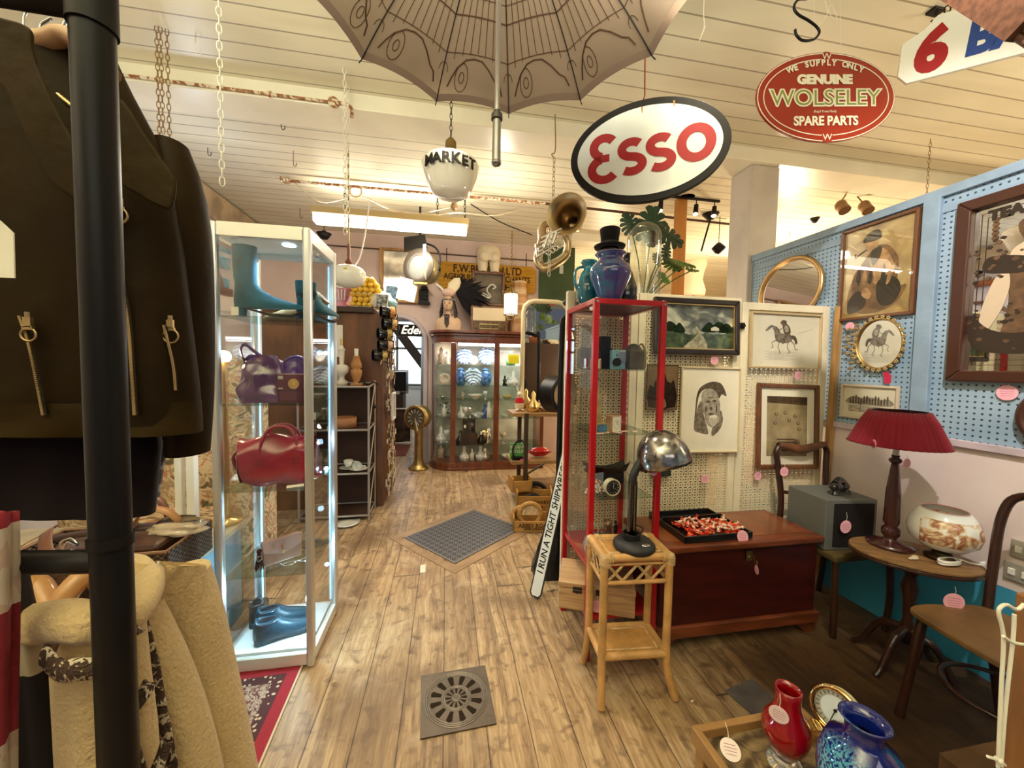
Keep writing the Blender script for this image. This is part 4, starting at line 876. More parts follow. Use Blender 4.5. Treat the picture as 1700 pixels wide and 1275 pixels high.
# deck: jugs
t = thing('white_jug','slim pale marbled jug vase on the red shelf at left','vase',RCX(.045,.10,.464))
MB().lathe([(0,0),(.026,0),(.034,.03),(.036,.06),(.022,.10),(.014,.125),(.018,.15),(.026,.158),(.014,.155),(.010,.12)],n=24).build('body',mat('marbled_china',(.60,.64,.62),.2,noise=.45,nscale=18,coat=.6),t)
MB().tube(spline([(.018,0,.145),(.04,0,.13),(.034,0,.08)]),.004,6).build('handle',mat('marbled_china',(.6,.64,.62)),t)
t = thing('bronze_vase','brown bronze bottle shaped vase on red shelf wearing pink tag','vase',RCX(.15,.13,.464))
MB().lathe([(0,0),(.045,0),(.05,.02),(.042,.06),(.025,.10),(.018,.125),(.024,.15),(.018,.148),(.012,.12)],n=26).build('body',mat('brown_bronze',(.17,.085,.055),.3,.5),t)
tagdisc(t,(0,-.054,.08),.022,0,string=.03)
t = thing('glass_vase','small clear glass vase beside the marbled jug on red shelf','vase',RCX(.085,.08,.464)); MB().lathe([(0,0),(.02,0),(.022,.06),(.028,.11)],n=20).build('body',mat('clear_glass_solid',(.95,.93,.88)),t,solid=.002); tagdisc(t,(0,-.03,.06),.02,0,string=.01)
q = simple('flat_tag','round pink tag lying flat on the lower red shelf edge','price tag',MB().prism(circ(.02,18),.001),PINK,RCX(.022,.05,.464))
simple('dark_bottle','small black bottle at right of the red shelf behind lamp','bottle',MB().lathe([(0,0),(.016,0),(.018,.05),(.008,.07),(.008,.10),(0,.10)],n=14),gb,RCX(.30,.20,.464))
simple('dark_figurine','small black statuette next to the bottle on the red shelf','figurine',MB().lathe([(0,0),(.014,0),(.01,.03),(.014,.06),(.006,.075),(.01,.09),(0,.1)],n=12).tube([(.01,0,.06),(.024,0,.08)],.003,5),gb,RCX(.25,.25,.464))
# wooden box on the low shelf
pinew = NB('pale_pine_grain',.5); n_ = pinew.noise(pinew.xyz(pinew.ma('MULTIPLY',pinew.x,3),pinew.ma('MULTIPLY',pinew.y,30),pinew.ma('MULTIPLY',pinew.z,40)),1,5,1.5); pinew.col(pinew.ramp(n_,[(.3,(.36,.20,.09)),(.7,(.58,.38,.20))]))
t = thing('pine_wine_box','pale pine box with two dark hinges on the low red shelf','box',(.60,1.83,.217),R(-22))
MB().bx(0,.36,-.13,.10,0,.105).build('box',pinew.m,t,.004); MB().bx(-.002,.362,-.132,.102,.106,.135).build('lid',pinew.m,t,.004)
for x in (.09,.2):
    b = MB(); b.bx(x-.022,x+.022,-.136,-.130,.09,.118); b.cyl((x-.02,-.138,.104),(x+.02,-.138,.104),.005,n=8); b.cyl((x,-.142,.098),(x,-.132,.098),.008,n=10); b.build('hinge',mat('dark_iron',(.05,.04,.035),.4,.8),t)
tagdisc(t,(.185,-.145,.045),.030,0,string=.03)
text('stencil','NAPIER',.016,mat('brown_stamp',(.12,.07,.04),.8),t,(.18,.0,.1365),(0,0,0))
# ------------------------------------------------------------------ on the cabinet top
t = thing('purple_vase','mottled purple blue glass vase with a wide neck on the red cabinet','vase',(RC.x+.135,RC.y+.16,1.716))
pv = NB('mottled_purple_glaze',.12); nn = pv.noise(pv.tc,14,6,1.0); base = pv.ramp(pv.ma('ADD',pv.ma('MULTIPLY',pv.x,2.0),nn),[(.30,(.03,.13,.30)),(.5,(.055,.05,.22)),(.7,(.10,.04,.17))]); pv.col(base); pv.b.inputs['Coat Weight'].default_value = .8
MB().lathe([(0,0),(.052,0),(.062,.04),(.098,.13),(.105,.165),(.095,.19),(.062,.215),(.060,.235),(.078,.25),(.074,.256),(.055,.24)],n=40).build('body',pv.m,t)
t = thing('teal_jug','glossy teal glass jug partly hidden left of the purple vase','jug',(RC.x+.075,RC.y+.30,1.716))
MB().lathe([(0,0),(.04,0),(.055,.05),(.065,.11),(.05,.17),(.03,.20),(.035,.235),(.045,.25)],n=28).build('body',mat('teal_glaze',(.02,.22,.30),.1,noise=.5,nscale=10,coat=.9),t,solid=.003)
MB().tube(spline([(-.03,0,.22),(-.07,0,.2),(-.075,0,.13),(-.055,0,.09)]),.007,8).build('handle',mat('teal_glaze',(.02,.22,.3)),t)
t = thing('tall_dark_bottle','tall shiny black bottle vase right of the purple vase','bottle',(RC.x+.275,RC.y+.27,1.716))
MB().lathe([(0,0),(.05,0),(.062,.06),(.06,.12),(.04,.18),(.02,.23),(.019,.29),(.023,.295),(0,.295)],n=28).build('body',gb,t)
# added unseen wardrobe darkens the screen holes, carries hat, dome and plant
t = thing('added_wardrobe','added dark cupboard behind the pierced screen that darkens its holes','cupboard',(1.25,2.34,0))
MB().bx(-.30,.42,-.20,.22,0,1.735).build('body',mat('very_dark_wood',(.045,.022,.012),.5),t,.006)
for sx in (-1,1): MB().bx(.06+sx*.02,.06+sx*.33,-.215,-.20,.08,1.65).build('door',mat('very_dark_wood',(.045,.022,.012)),t,.004)
t = thing('top_hat','black felt top hat with brim on a stand above the purple vase','hat',PY(1012,412,2.25) )
z0 = t.location.z
MB().lathe([(0,.118),(.058,.12),(.064,.115),(.056,.06),(.054,.01),(.058,.004),(.085,.004),(.098,.012),(.092,-.002),(.054,0)],n=32).build('hat',mat('black_felt',(.010,.008,.009),.85,sheen=.3),t)
MB().lathe([(.0565,.012),(.0575,.035)],n=32).build('band',mat('black_satin',(.02,.018,.02),.3),t)
b = MB(); b.lathe([(0,-.02),(.05,-.01),(.055,-.06),(.045,-.14),(.03,-.19),(.03,-(z0-1.735)+.02),(.07,-(z0-1.737)),(0,-(z0-1.737))],n=20); b.build('head_stand',mat('brown_stand',(.18,.09,.06),.5,noise=.3),t)
t = thing('glass_dome','tall clear glass display dome behind the screen top','dome',PY(1067,478,2.26)); t.location.z = 1.737; zz = PY(1067,369,2.26).z-1.737
dr = .107; prof = [(dr,.02),(dr,zz-dr)]+[(dr*math.cos(R(a)),zz-dr+dr*math.sin(R(a))) for a in range(10,90,10)]+[(.002,zz)]
MB().lathe(prof,n=40).build('dome',glass('dome_glass',(.90,.95,.92),.35),t)
MB().lathe([(0,0),(dr+.02,0),(dr+.02,.015),(dr,.02),(0,.02)],n=36).build('base',mat('black_turned_base',(.02,.015,.012),.3),t)
# monstera in a pot
leafg = mat('monstera_green',(.012,.055,.022),.35,noise=.4,nscale=20,coat=.2); stem = mat('plant_stem',(.10,.16,.03),.5)
leafl = mat('light_monstera_green',(.14,.24,.04),.4,noise=.4,nscale=15)
def monstera_leaf(c,size,nrm,upv,m,parent):
    """split leaf built as one sheet with slots cut between the lobes"""
    n_ = Vector(nrm).normalized(); u_ = Vector(upv); u_ = (u_-n_*u_.dot(n_)).normalized(); r_ = u_.cross(n_)
    M = Matrix(((r_.x,u_.x,n_.x,c[0]),(r_.y,u_.y,n_.y,c[1]),(r_.z,u_.z,n_.z,c[2]),(0,0,0,1))); b = MB(M)
    L_ = size; K = 7
    zf = lambda x: -.22*abs(x)**1.5/L_**.5
    for sx in (-1,1):
        for k in range(K):
            a = R(14+k*25.5); l = L_*(.52-.02*k-.16*abs(math.sin(a*1.0-1.2))*(k > 4)); root = Vector((0,L_*(.12-.085*k)))
            d = Vector((sx*math.sin(a),math.cos(a))); nn = Vector((-d.y,d.x)); w0,w1 = .050*L_,.098*L_*(1.0 if k < 6 else .8)
            bend = Vector((0,-.05*L_))
            q = [root-nn*w0,root+d*l*.5-nn*w1*.85+bend*.3,root+d*l*.88-nn*w1+bend,root+d*l+bend*1.2,root+d*l*.88+nn*w1+bend,root+d*l*.5+nn*w1*.85+bend*.3,root+nn*w0]
            b._add([(p_.x,p_.y,zf(p_.x)) for p_ in q],[tuple(range(7))])
        b._add([(0,L_*.30,0),(sx*.11*L_,L_*.16,zf(.11*L_)),(sx*.13*L_,-L_*.1,zf(.13*L_)),(sx*.12*L_,-L_*.36,zf(.12*L_)),(0,-L_*.42,0)],[(0,1,2,3,4)])
    b.tube([(0,-L_*.44,.001),(0,L_*.5,.001)],.0016,5)
    return b.build('leaf',m,parent,solid=.0012)
PB = Vector((1.30,2.36,1.737))
t = thing('monstera_plant','monstera houseplant with split leaves behind the glass dome','plant',PB)
MB().lathe([(0,0),(.06,0),(.075,.10),(.08,.11),(.07,.11),(.065,.08),(0,.08)],n=24).build('pot',mat('terracotta',(.40,.15,.07),.7),t)
def W(px,py,y): return PY(px,py,y)-PB
cfg = [((1083,372),2.42,.26,(-.2,-1,.25),(.1,0,1),leafg),((1112,392),2.34,.20,(.1,-1,.3),(.9,0,-.5),leafg),((1045,370),2.45,.15,(-.4,-1,.2),(-.4,0,1),leafg),
       ((1107,417),2.32,.10,(.2,-1,.1),(.2,0,1),leafg),((1138,438),2.30,.13,(.1,-.8,.9),(1,0,-.5),leafl),((1118,440),2.38,.13,(-.2,-.8,.6),(.5,0,-.9),leafl),
       ((1092,432),2.40,.10,(.3,-1,.4),(-.3,0,-1),leafl),((1103,462),2.30,.09,(.1,-1,.5),(.4,0,-.8),leafl),((1150,448),2.34,.08,(0,-.6,.9),(1,0,-.3),leafl)]
for (px,py),y,s_,n_,u_,m_ in cfg:
    c = W(px,py,y); monstera_leaf(c,s_,n_,u_,m_,t)
    MB().tube(spline([(0,0,.08),(c.x*.4+.01,c.y*.5,.08+(c.z-.08)*.55),tuple(c)]),.004,6).build('stem',stem,t)
t = thing('feather_fascinator','dark brown and black feathered hat lying on the screen top','hat',PY(1160,476,LATY+.12)); t.location.z = 1.737
MB().lathe([(.11,0),(.115,.008),(.06,.02),(.055,.045),(0,.055)],n=28).build('crown',mat('brown_felt',(.05,.02,.012),.8),t)
b = MB()
for k in range(7): a = k*.5; b._add([(-.05,0,.03),(-.09+.02*k,-.02,.08+.012*(k % 3)),(-.04+.012*k,-.03,.045)],[(0,1,2)])
b.build('feathers',mat('feather_brown',(.09,.05,.03),.8),t,solid=.002)

# ================================================================== RATTAN TABLE + DESK LAMP
rat = mat('pale_rattan',(.64,.35,.12),.38,noise=.28,nscale=14,stretch=(1,1,1),coat=.25); ratd = mat('rattan_binding',(.66,.43,.20),.45,noise=.35,nscale=40)
cork = mat('cork_panel',(.52,.26,.075),.5,noise=.2,nscale=30)
TBH = .62
t = thing('rattan_table','two tier rattan side table with zigzag apron holding the desk lamp','table',(.790,1.478,0),R(-4))
w_,d_ = .140,.088
feet = {(-1,-1): (-.150,-.125),(1,-1): (.178,-.105),(-1,1): (-.150,.125),(1,1): (.165,.125)}
for (sx,sy),(fx,fy) in feet.items():
    MB().tube(spline([(sx*w_,sy*d_,TBH-.01),(sx*w_,sy*d_,.40),(sx*w_,sy*d_,.20),(sx*w_+(fx-sx*w_)*.35,sy*d_+(fy-sy*d_)*.35,.10),(fx,fy,.012)],8),.0165,12).build('leg',rat,t)
def rect_tubes(z,r_,mx=0,my=0): 
    b = MB(); w2,d2 = w_+mx,d_+my
    for a_,c_2 in (((-w2,-d2),(w2,-d2)),((w2,-d2),(w2,d2)),((w2,d2),(-w2,d2)),((-w2,d2),(-w2,-d2))): b.tube([(*a_,z),(*c_2,z)],r_,12)
    return b
rect_tubes(TBH,.0165).build('top_rail',rat,t); rect_tubes(.20,.0155).build('shelf_rail',rat,t); rect_tubes(TBH-.105,.009).build('apron_rail',rat,t); rect_tubes(TBH-.028,.006).build('apron_bead',rat,t)
MB().bx(-w_+.012,w_-.012,-d_+.012,d_-.012,TBH-.005,TBH+.006).build('top_panel',cork,t); MB().bx(-w_+.01,w_-.01,-d_+.01,d_-.01,.195,.205).build('shelf_panel',cork,t)
rect_tubes(TBH+.007,.004,-.028,-.028).build('inner_bead',ratd,t); rect_tubes(.207,.004,-.026,-.026).build('shelf_bead',ratd,t)
b = MB(); z0,z1 = TBH-.098,TBH-.032
def zig(p0,p1,n):
    p0,p1 = Vector(p0),Vector(p1)
    for k in range(n):
        for a_,c_2 in ((k,k+1),):
            q0 = p0.lerp(p1,a_/n); q1 = p0.lerp(p1,c_2/n)
            for o_ in (-.004,.004):
                dx = (p1-p0).normalized()*o_
                b.tube([(q0.x+dx.x,q0.y+dx.y,z0),(q1.x+dx.x,q1.y+dx.y,z1)],.0032,6); b.tube([(q0.x+dx.x,q0.y+dx.y,z1),(q1.x+dx.x,q1.y+dx.y,z0)],.0032,6) if k % 2 == 0 else None
for s_ in (-1,1): zig((-w_+.016,s_*d_,0),(w_-.016,s_*d_,0),4); zig((s_*w_,-d_+.016,0),(s_*w_,d_-.016,0),3)
b.build('lattice_apron',ratd,t)
for sx in (-1,1):
    for sy in (-1,1):
        b = MB()
        for k in range(5):
            b.tube([(sx*w_+.019*math.cos(a),sy*d_+.019*math.sin(a),TBH-.03+.007*k+.002*math.sin(a*2)) for a in [2*math.pi*j/14 for j in range(14)]],.004,5,True)
        b.ell((sx*w_,sy*d_,TBH+.004),(.021,.021,.012))
        for k in range(3): b.tube([(sx*(w_-.02-.006*k),sy*d_+.018*math.cos(a),TBH+.018*math.sin(a)) for a in [2*math.pi*j/12 for j in range(12)]],.003,5,True)
        b.build('corner_binding',ratd,t)
# desk lamp
chr_ = mat('black_chrome',(.18,.16,.15),.12,1); cb = NB('marbled_chrome_shade',.16); nn = cb.noise(cb.tc,16,6,.7)
cb.col(cb.ramp(nn,[(.40,(.16,.15,.15)),(.5,(.38,.36,.34)),(.62,(.58,.56,.54))])); cb.b.inputs['Metallic'].default_value = .95
q = Vector((.800,1.452,TBH+.008)); t = thing('desk_lamp','chrome and black gooseneck desk lamp with domed shade on rattan table','lamp',q)
db = mat('dark_cast_base',(.035,.035,.038),.5,.3,noise=.3,nscale=20)
MB().lathe([(0,0),(.082,0),(.088,.008),(.086,.022),(.072,.036),(.04,.043),(0,.044)],n=40).build('base',db,t)
MB().ell((.022,-.058,.037),(.02,.012,.005)).build('switch',STEEL,t)
zt = PY(1042,800,q.y).z-q.z
for s_ in (-1,1): MB().cyl((-.014+s_*.011,0,.04),(-.014+s_*.011,0,zt),.0095,n=14).build('column',chr_,t)
b = MB()
for k in range(4): b.tube([(-.014+.035*math.cos(a),.032*math.sin(a),.048+.006*k+.002*math.sin(3*a+k)) for a in [2*math.pi*j/18 for j in range(18)]],.0035,6,True)
b.tube(spline([(-.014+.035,0,.05),(.04,.0,.08),(.01,.02,.09),(-.03,.01,.07)]),.003,6); b.build('flex',BLK,t)
p0 = Vector((-.014,0,zt-.01)); p1 = PY(1070,757,q.y+.005)-q; pts = spline([p0,p0+Vector((.0,0,.035)),p0.lerp(p1,.55)+Vector((-.004,0,.018)),p1],10)
b = MB(); b.tube(pts,[.016+.0025*(i % 2) for i in range(len(pts))],12); b.build('gooseneck',mat('black_rubber',(.02,.018,.018),.4),t)
sc = PY(1100,755,q.y-.01)-q
TT = Matrix.Translation(sc) @ Matrix.Rotation(R(-14),4,'Y') @ Matrix.Rotation(R(-10),4,'X'); rr_ = .108
prof = [(rr_,-.045),(rr_*1.0,-.03)]+[(rr_*math.cos(R(a)),-.02+.125*math.sin(R(a))) for a in range(0,90,9)]+[(.002,.105)]
MB(TT).lathe(prof,n=44).build('lamp_shade',cb.m,t,solid=.003)
MB(TT).ell((0,0,-.01),(.028,.028,.035)).build('bulb',mat('frosted_bulb',(.8,.78,.7),.3),t)
tagdisc(t,(p1.x+.01,p1.y-.06,p1.z-.045),.024,R(20),string=.02)

# ================================================================== TIGHT SHIPWRECK sign leaning on the cabinet
A0 = Vector((.535,2.12,.012)); A1 = Vector((.745,2.16,.95)); dv = (A1-A0); Ls = dv.length; ux = dv.normalized(); uz = Vector((.72,-.62,0)); uz = (uz-ux*uz.dot(ux)).normalized(); uy = ux.cross(uz)
# normal facing the viewer-left
nrm = Vector((-.45,-.89,.1)); nrm = (nrm-ux*nrm.dot(ux)).normalized(); ax = nrm.cross(ux)
M = Matrix(((ux.x,ax.x,nrm.x,A0.x),(ux.y,ax.y,nrm.y,A0.y),(ux.z,ax.z,nrm.z,A0.z),(0,0,0,1)))
t = bpy.data.objects.new('slogan_plank',None); COL.objects.link(t); t.matrix_world = M; tag(t,'long black edged white plank sign reading I RUN A TIGHT SHIPWRECK','sign')
hw = .036; b = MB(); b.prism([(0,-hw*.6),(.02,-hw),(Ls,-hw),(Ls,hw),(.02,hw),(0,hw*.6)],.022,None,-.022); b.build('board',mat('black_board_edge',(.015,.012,.012),.5),t)
b = MB(); k = hw-.007; b.prism([(.008,-k*.6),(.025,-k),(Ls-.007,-k),(Ls-.007,k),(.025,k),(.008,k*.6)],.0008); b.build('face',mat('white_sign_face',(.82,.84,.84),.5),t)
text('lettering','I RUN A TIGHT SHIPWRECK',.052,BLK,t,(Ls*.5+.01,0,.0018),(0,0,0),bold=.0006,shear=.15,sx=Ls/.83*.92)

# ================================================================== FOREGROUND TRAY TABLE with red glass, clock and blue vase
TZ2 = .33
cv = NB('carved_table_top',.55); d_1 = cv.ma('POWER',cv.ma('ADD',cv.ma('POWER',cv.ma('SUBTRACT',cv.x,0.0),2.0),cv.ma('POWER',cv.y,2.0)),.5)
rings = cv.ma('SINE',cv.ma('MULTIPLY',d_1,150)); nn = cv.noise(cv.tc,18,5,2.0)
cv.col(cv.ramp(cv.ma('ADD',cv.ma('MULTIPLY',rings,.12),nn),[(.35,(.06,.035,.015)),(.65,(.26,.17,.075))])); cv.bump(cv.ma('ADD',cv.ma('MULTIPLY',rings,.4),nn),.8,.006)
t = thing('carved_tray_table','low carved wooden tray table in the foreground with raised rim','table',(.912,.705,0),R(1))
W2,D2 = .192,.235
MB().bx(-W2+.02,W2-.02,-D2+.02,D2-.02,TZ2-.018,TZ2).build('carved_top',cv.m,t)
rimw = mat('honey_wood_rim',(.36,.19,.065),.4,noise=.3,nscale=8)
b = MB(); h2 = TZ2+.022
for s_ in (-1,1): b.prism([(s_*W2,-D2),(s_*(W2-.022),-D2+.022),(s_*(W2-.022),D2-.022),(s_*W2,D2)][::s_],.05,None,TZ2-.025); b.prism([(-W2,s_*D2),(-W2+.022,s_*(D2-.022)),(W2-.022,s_*(D2-.022)),(W2,s_*D2)][::-s_],.05,None,TZ2-.025)
b.build('rim',rimw,t,.003)
for sx in (-1,1):
    for sy in (-1,1): MB().bx(sx*(W2-.01),sx*(W2-.045),sy*(D2-.01),sy*(D2-.045),0,TZ2-.025).build('leg',rimw,t,.003)
zf = TZ2+.001
c = PZ(1302,1268,TZ2); zt = PY(1292,1146,c.y).z-TZ2
t = thing('red_glass_vase','ruby red glass vase with a bulbous body on a clear foot','vase',(c.x,c.y,zf))
ruby = mat('ruby_glass',(.42,.002,.006),.05,trans=.35,coat=1)
H_ = zt; MB().lathe([(.022,.028),(.030,.04),(.034,H_*.20),(.050,H_*.34),(.056,H_*.46),(.050,H_*.58),(.034,H_*.70),(.028,H_*.80),(.027,H_*.9),(.029,H_)],n=40,fl=lambda a,z: 1+.02*math.sin(3*a+20*z)).build('body',ruby,t,solid=.003)
MB().lathe([(0,0),(.042,0),(.04,.008),(.018,.018),(.020,.03),(0,.032)],n=30).build('foot',mat('clear_glass_solid',(.95,.93,.88)),t)
tagdisc(t,(-.048,-.02,H_*.78),.022,R(-50),string=.04,m=mat('pale_pink_card',(.80,.60,.62),.8))
c = PZ(1212,1252,TZ2); t = tagdisc(None,(0,0,0),.026,0,string=.04,m=mat('cream_pink_card',(.85,.72,.66),.8),name='oval_price_tag'); t.location = (c.x,c.y,zf+.012); t.rotation_euler = (R(-62),0,R(-25)); tag(t,'pale oval price tag with orange string lying on the carved tray','price tag')
c = PZ(1388,1180,TZ2+.085)
t = thing('ship_clock','round brass barometer clock with cream case standing tilted on the tray','clock',(c.x,c.y,zf),R(8))
T_ = Matrix.Translation((0,0,.085)) @ Matrix.Rotation(R(-78),4,'Z') @ Matrix.Rotation(R(-14),4,'X') @ RX90
MB(T_).lathe([(0,-.032),(.055,-.032),(.058,-.02),(.058,.0),(.05,.004)],n=36).build('case',mat('cream_case',(.70,.60,.36),.3),t)
MB(T_).lathe([(.050,.0),(.062,.0),(.064,.006),(.058,.014),(.050,.008)],n=40).build('bezel',mat('polished_brass',(.78,.55,.25),.12,1),t)
MB(T_).lathe([(0,.002),(.050,.002)],n=36).build('dial',mat('grey_dial',(.55,.52,.45),.4,noise=.2,nscale=60),t)
MB(T_).lathe([(0,.003),(.036,.003)],n=36).build('inner_dial',mat('pale_blue_dial',(.72,.77,.80),.4),t)
b = MB(T_)
for k in range(24): a = k*math.pi/12; b.box((.043*math.cos(a),.043*math.sin(a),.004),(.008,.0015,.001),a)
b.bar((0,0,.006),(.018,.03,.006),.0018,.001); b.bar((0,0,.006),(-.008,-.034,.006),.0022,.001); b.cyl((0,0,.004),(0,0,.008),.004); b.build('hands',BLK,t)
MB().cyl((-.065,.0,.022),(-.045,.03,.022),.022,n=24).cyl((.05,.03,.022),(.035,.05,.022),.02).build('brass_foot',mat('polished_brass',(.78,.55,.25),.12,1),t)
c = PY(1432,1250,.66)
t = thing('blue_glass_vase','big cobalt blue glass vase with speckled turquoise side, bottom edge','vase',(c.x,c.y,zf)); 
bv = NB('speckled_cobalt',.06); sp_ = bv.noise(bv.tc,170,3); side = bv.ma('MULTIPLY',bv.ma('SUBTRACT',-.035,bv.x),22,clamp=True)
bv.col(bv.mix(bv.ma('MULTIPLY',side,bv.ma('GREATER_THAN',sp_,.49)),(.004,.012,.16),(.10,.45,.62))); bv.b.inputs['Coat Weight'].default_value = 1
zt = PY(1430,1195,.66).z-TZ2
MB().lathe([(0,0),(.05,0),(.068,.03),(.082,zt*.48),(.080,zt*.62),(.066,zt*.76),(.040,zt*.82),(.034,zt*.86),(.036,zt*.96),(.047,zt),(.043,zt+.002),(.030,zt*.93),(.03,zt*.84)],n=44).build('body',bv.m,t)
# ================================================================== LIT GLASS CABINET, LEFT
GC = Vector((-.972,1.795,0)); GW,GD,GH = .368,.365,1.985; q_ = .017
t = gcab = thing('glass_display_cabinet','tall aluminium framed glass cabinet lit blue white, bags and shoes inside','cabinet',GC)
for sx in (0,1):
    for sy in (0,1):
        MB().bx(sx*GW-q_,sx*GW+q_,sy*GD-q_,sy*GD+q_,.035*0,GH).build('post',ALU,t,.009)
for y in (0,GD):
    MB().bx(q_,GW-q_,y-.012,y+.012,GH-.058,GH).build('header',mat('pale_aluminium',(.78,.78,.74),.35,.4),t,.002); MB().bx(q_,GW-q_,y-.012,y+.012,.012,.066).build('plinth',mat('pale_aluminium',(.78,.78,.74)),t,.002)
for x in (0,GW):
    MB().bx(x-.012,x+.012,q_,GD-q_,GH-.058,GH).build('header',mat('pale_aluminium',(.78,.78,.74)),t,.002); MB().bx(x-.012,x+.012,q_,GD-q_,.012,.066).build('plinth',mat('pale_aluminium',(.78,.78,.74)),t,.002)
MB().bx(q_,GW-q_,q_,GD-q_,.055,.075).build('base_board',mat('white_laminate',(.80,.84,.86),.25),t); MB().bx(.01,GW-.01,.01,GD-.01,GH-.03,GH-.012).build('top_board',mat('grey_laminate',(.42,.46,.50),.5),t)
GSH = [1.596,1.209,.825,.434]
for z in GSH: MB().bx(q_*.5,GW-q_*.5,q_*.5,GD-q_*.5,z-.006,z).build('glass_shelf',glass('shelf_glass',(.80,.88,.84),.15),t)
for nm,a_ in (('front_pane',(q_,GW-q_,-.002,.001)),('side_pane',None)):
    if a_: MB().bx(*a_,.07,GH-.06).build(nm,GLS,t)
    else: MB().bx(GW-.001,GW+.002,q_,GD-q_,.07,GH-.06).build(nm,GLS,t); MB().bx(-.002,.001,q_,GD-q_,.07,GH-.06).build(nm,GLS,t)
b = MB(); b.cyl((GW+.012,.06,GH-.10),(GW+.03,.06,GH-.10),.010,n=12); b.cyl((GW+.012,.045,GH-.10),(GW+.012,.085,GH-.095),.005,n=8); b.build('lock',STEEL,t)
lt_ = MB(); lt_.cyl((.23,.17,GH-.034),(.23,.17,GH-.030),.028,n=24); d_ = lt_.build('downlight',mat('led_disc',(.7,.9,1),.3,emit=(.55,.85,1),estr=14),t)
led = mat('led_blue_white',(.7,.9,1),.3,emit=(.42,.80,1.0),estr=12)
for z in (1.45,.83,.30): MB().ell((GW-.028,GD-.03,z),.010).build('led_lamp',led,t)
for sx,sy in ((0,1),(1,1)): MB().bx(sx*(GW-.03)+.013,sx*(GW-.03)+.018,sy*GD-.024,sy*GD-.018,.10,GH-.08).build('led_strip',mat('led_strip_glow',(.6,.85,1),.3,emit=(.3,.72,1.0),estr=1.6),t)
spot('cabinet_downlight',GC+Vector((.23,.17,GH-.045)),GC+Vector((.18,.18,1.0)),16,COOL,130,.02)
for i,z in enumerate((1.45,.98,.62,.28)): bulb('cabinet_led',GC+Vector((GW-.045,.06 if i == 3 else GD-.05,z)),(2.4,2.4,2.2,4.5)[i],COOL,.015)
bulb('cabinet_led_low',GC+Vector((.10,.06,.37)),3.0,COOL,.02)
G = lambda x,y,z: GC+Vector((x,y,z+.0015))
def slices(rows,n=22,taper=.30,dz=0.0):
    """closed shoe form from plan slices (z, heel x, toe x, half width)"""
    b_ = MB(); vs = []
    for z,x0,x1,w_ in rows:
        c_,h_ = (x0+x1)/2,(x1-x0)/2
        for k in range(n):
            a = 2*math.pi*k/n; ca = math.cos(a); long_ = min(1,max(0,(h_*2/w_-2.6)/3)) if w_ else 0
            vs.append((c_+h_*ca,w_*math.sin(a)*(1-long_*taper*max(0,ca)+.0*ca)*(1 if abs(math.sin(a)) < .99 else 1),z+dz))
    m_ = len(rows); b_._add(vs,[(j*n+k,j*n+(k+1) % n,(j+1)*n+(k+1) % n,(j+1)*n+k) for j in range(m_-1) for k in range(n)],True); b_._add(vs,[tuple(range(n))[::-1],tuple(range((m_-1)*n,m_*n))]); return b_
def boot(label,m,loc,rz,L_=.25,H_=.30,heel=None):
    t = thing('ankle_boot',label,'boot',loc,rz,None); h = .035
    slices([(h+.004,-.045,L_*.97,.030),(h+.012,-.047,L_*.98,.034),(h+.025,-.048,L_*.86,.036),(h+.042,-.048,L_*.62,.036),(h+.062,-.046,L_*.42,.035),(h+.085,-.042,L_*.27,.034),(h+.11,-.040,L_*.19,.034),(H_*.55,-.044,.046,.036),(H_*.8,-.047,.048,.039),(H_,-.049,.050,.041)],24,.85).build('upper',m,t)
    MB().loft([((-.020,0,h+.006),(.027,0,0),(0,.027,0)),((-.018,0,0),(.021,0,0),(0,.022,0))],14).build('heel',heel or m,t)
    MB().loft([((.012,0,h),(.008,0,-.006),(0,.024,0)),((L_*.40,0,.012),(0,0,-.007),(0,.033,0)),((L_*.75,0,.008),(0,0,-.006),(0,.028,0)),((L_*.97,0,h*.9),(0,0,-.004),(0,.006,0))],12).build('sole',mat('dark_sole',(.03,.02,.015),.7),t)
    return t
suede = mat('teal_suede',(.012,.10,.15),.85,noise=.35,nscale=12,sheen=.5); tan = mat('tan_suede',(.42,.27,.13),.85,noise=.35,nscale=14,sheen=.4)
boot('tall teal suede boot with pointed toe on the top shelf of lit cabinet',suede,G(.085,.07,GSH[0]),R(-6),.27,.31)
boot('teal suede boot mostly hidden at the right corner of the top shelf',suede,G(.33,.09,GSH[0]),R(65),.22,.17)
t = thing('tan_boot','tan suede boot lying behind the teal boots on the top shelf','boot',G(.30,.24,GSH[0]),R(175)); MB().loft([((-.06,0,.13),(.03,0,.03),(0,.035,0)),((-.02,0,.09),(.03,0,.035),(0,.036,0)),((.04,0,.055),(.012,0,.045),(0,.036,0)),((.12,0,.035),(.0,0,.03),(0,.036,0)),((.19,0,.022),(0,0,.018),(0,.03,0)),((.23,0,.012),(0,0,.008),(0,.01,0))],18).build('upper',tan,t,0,1)
MB().bx(-.05,.2,-.03,.03,0,.008).build('sole',mat('dark_sole',(.03,.02,.015)),t,.002)
simple('boot_price_tag','small cream paper tag beside the teal boot on the top shelf','tag',MB().box((0,0,.018),(.028,.001,.036)),PAPER,G(.07,.015,GSH[0]),R(5))
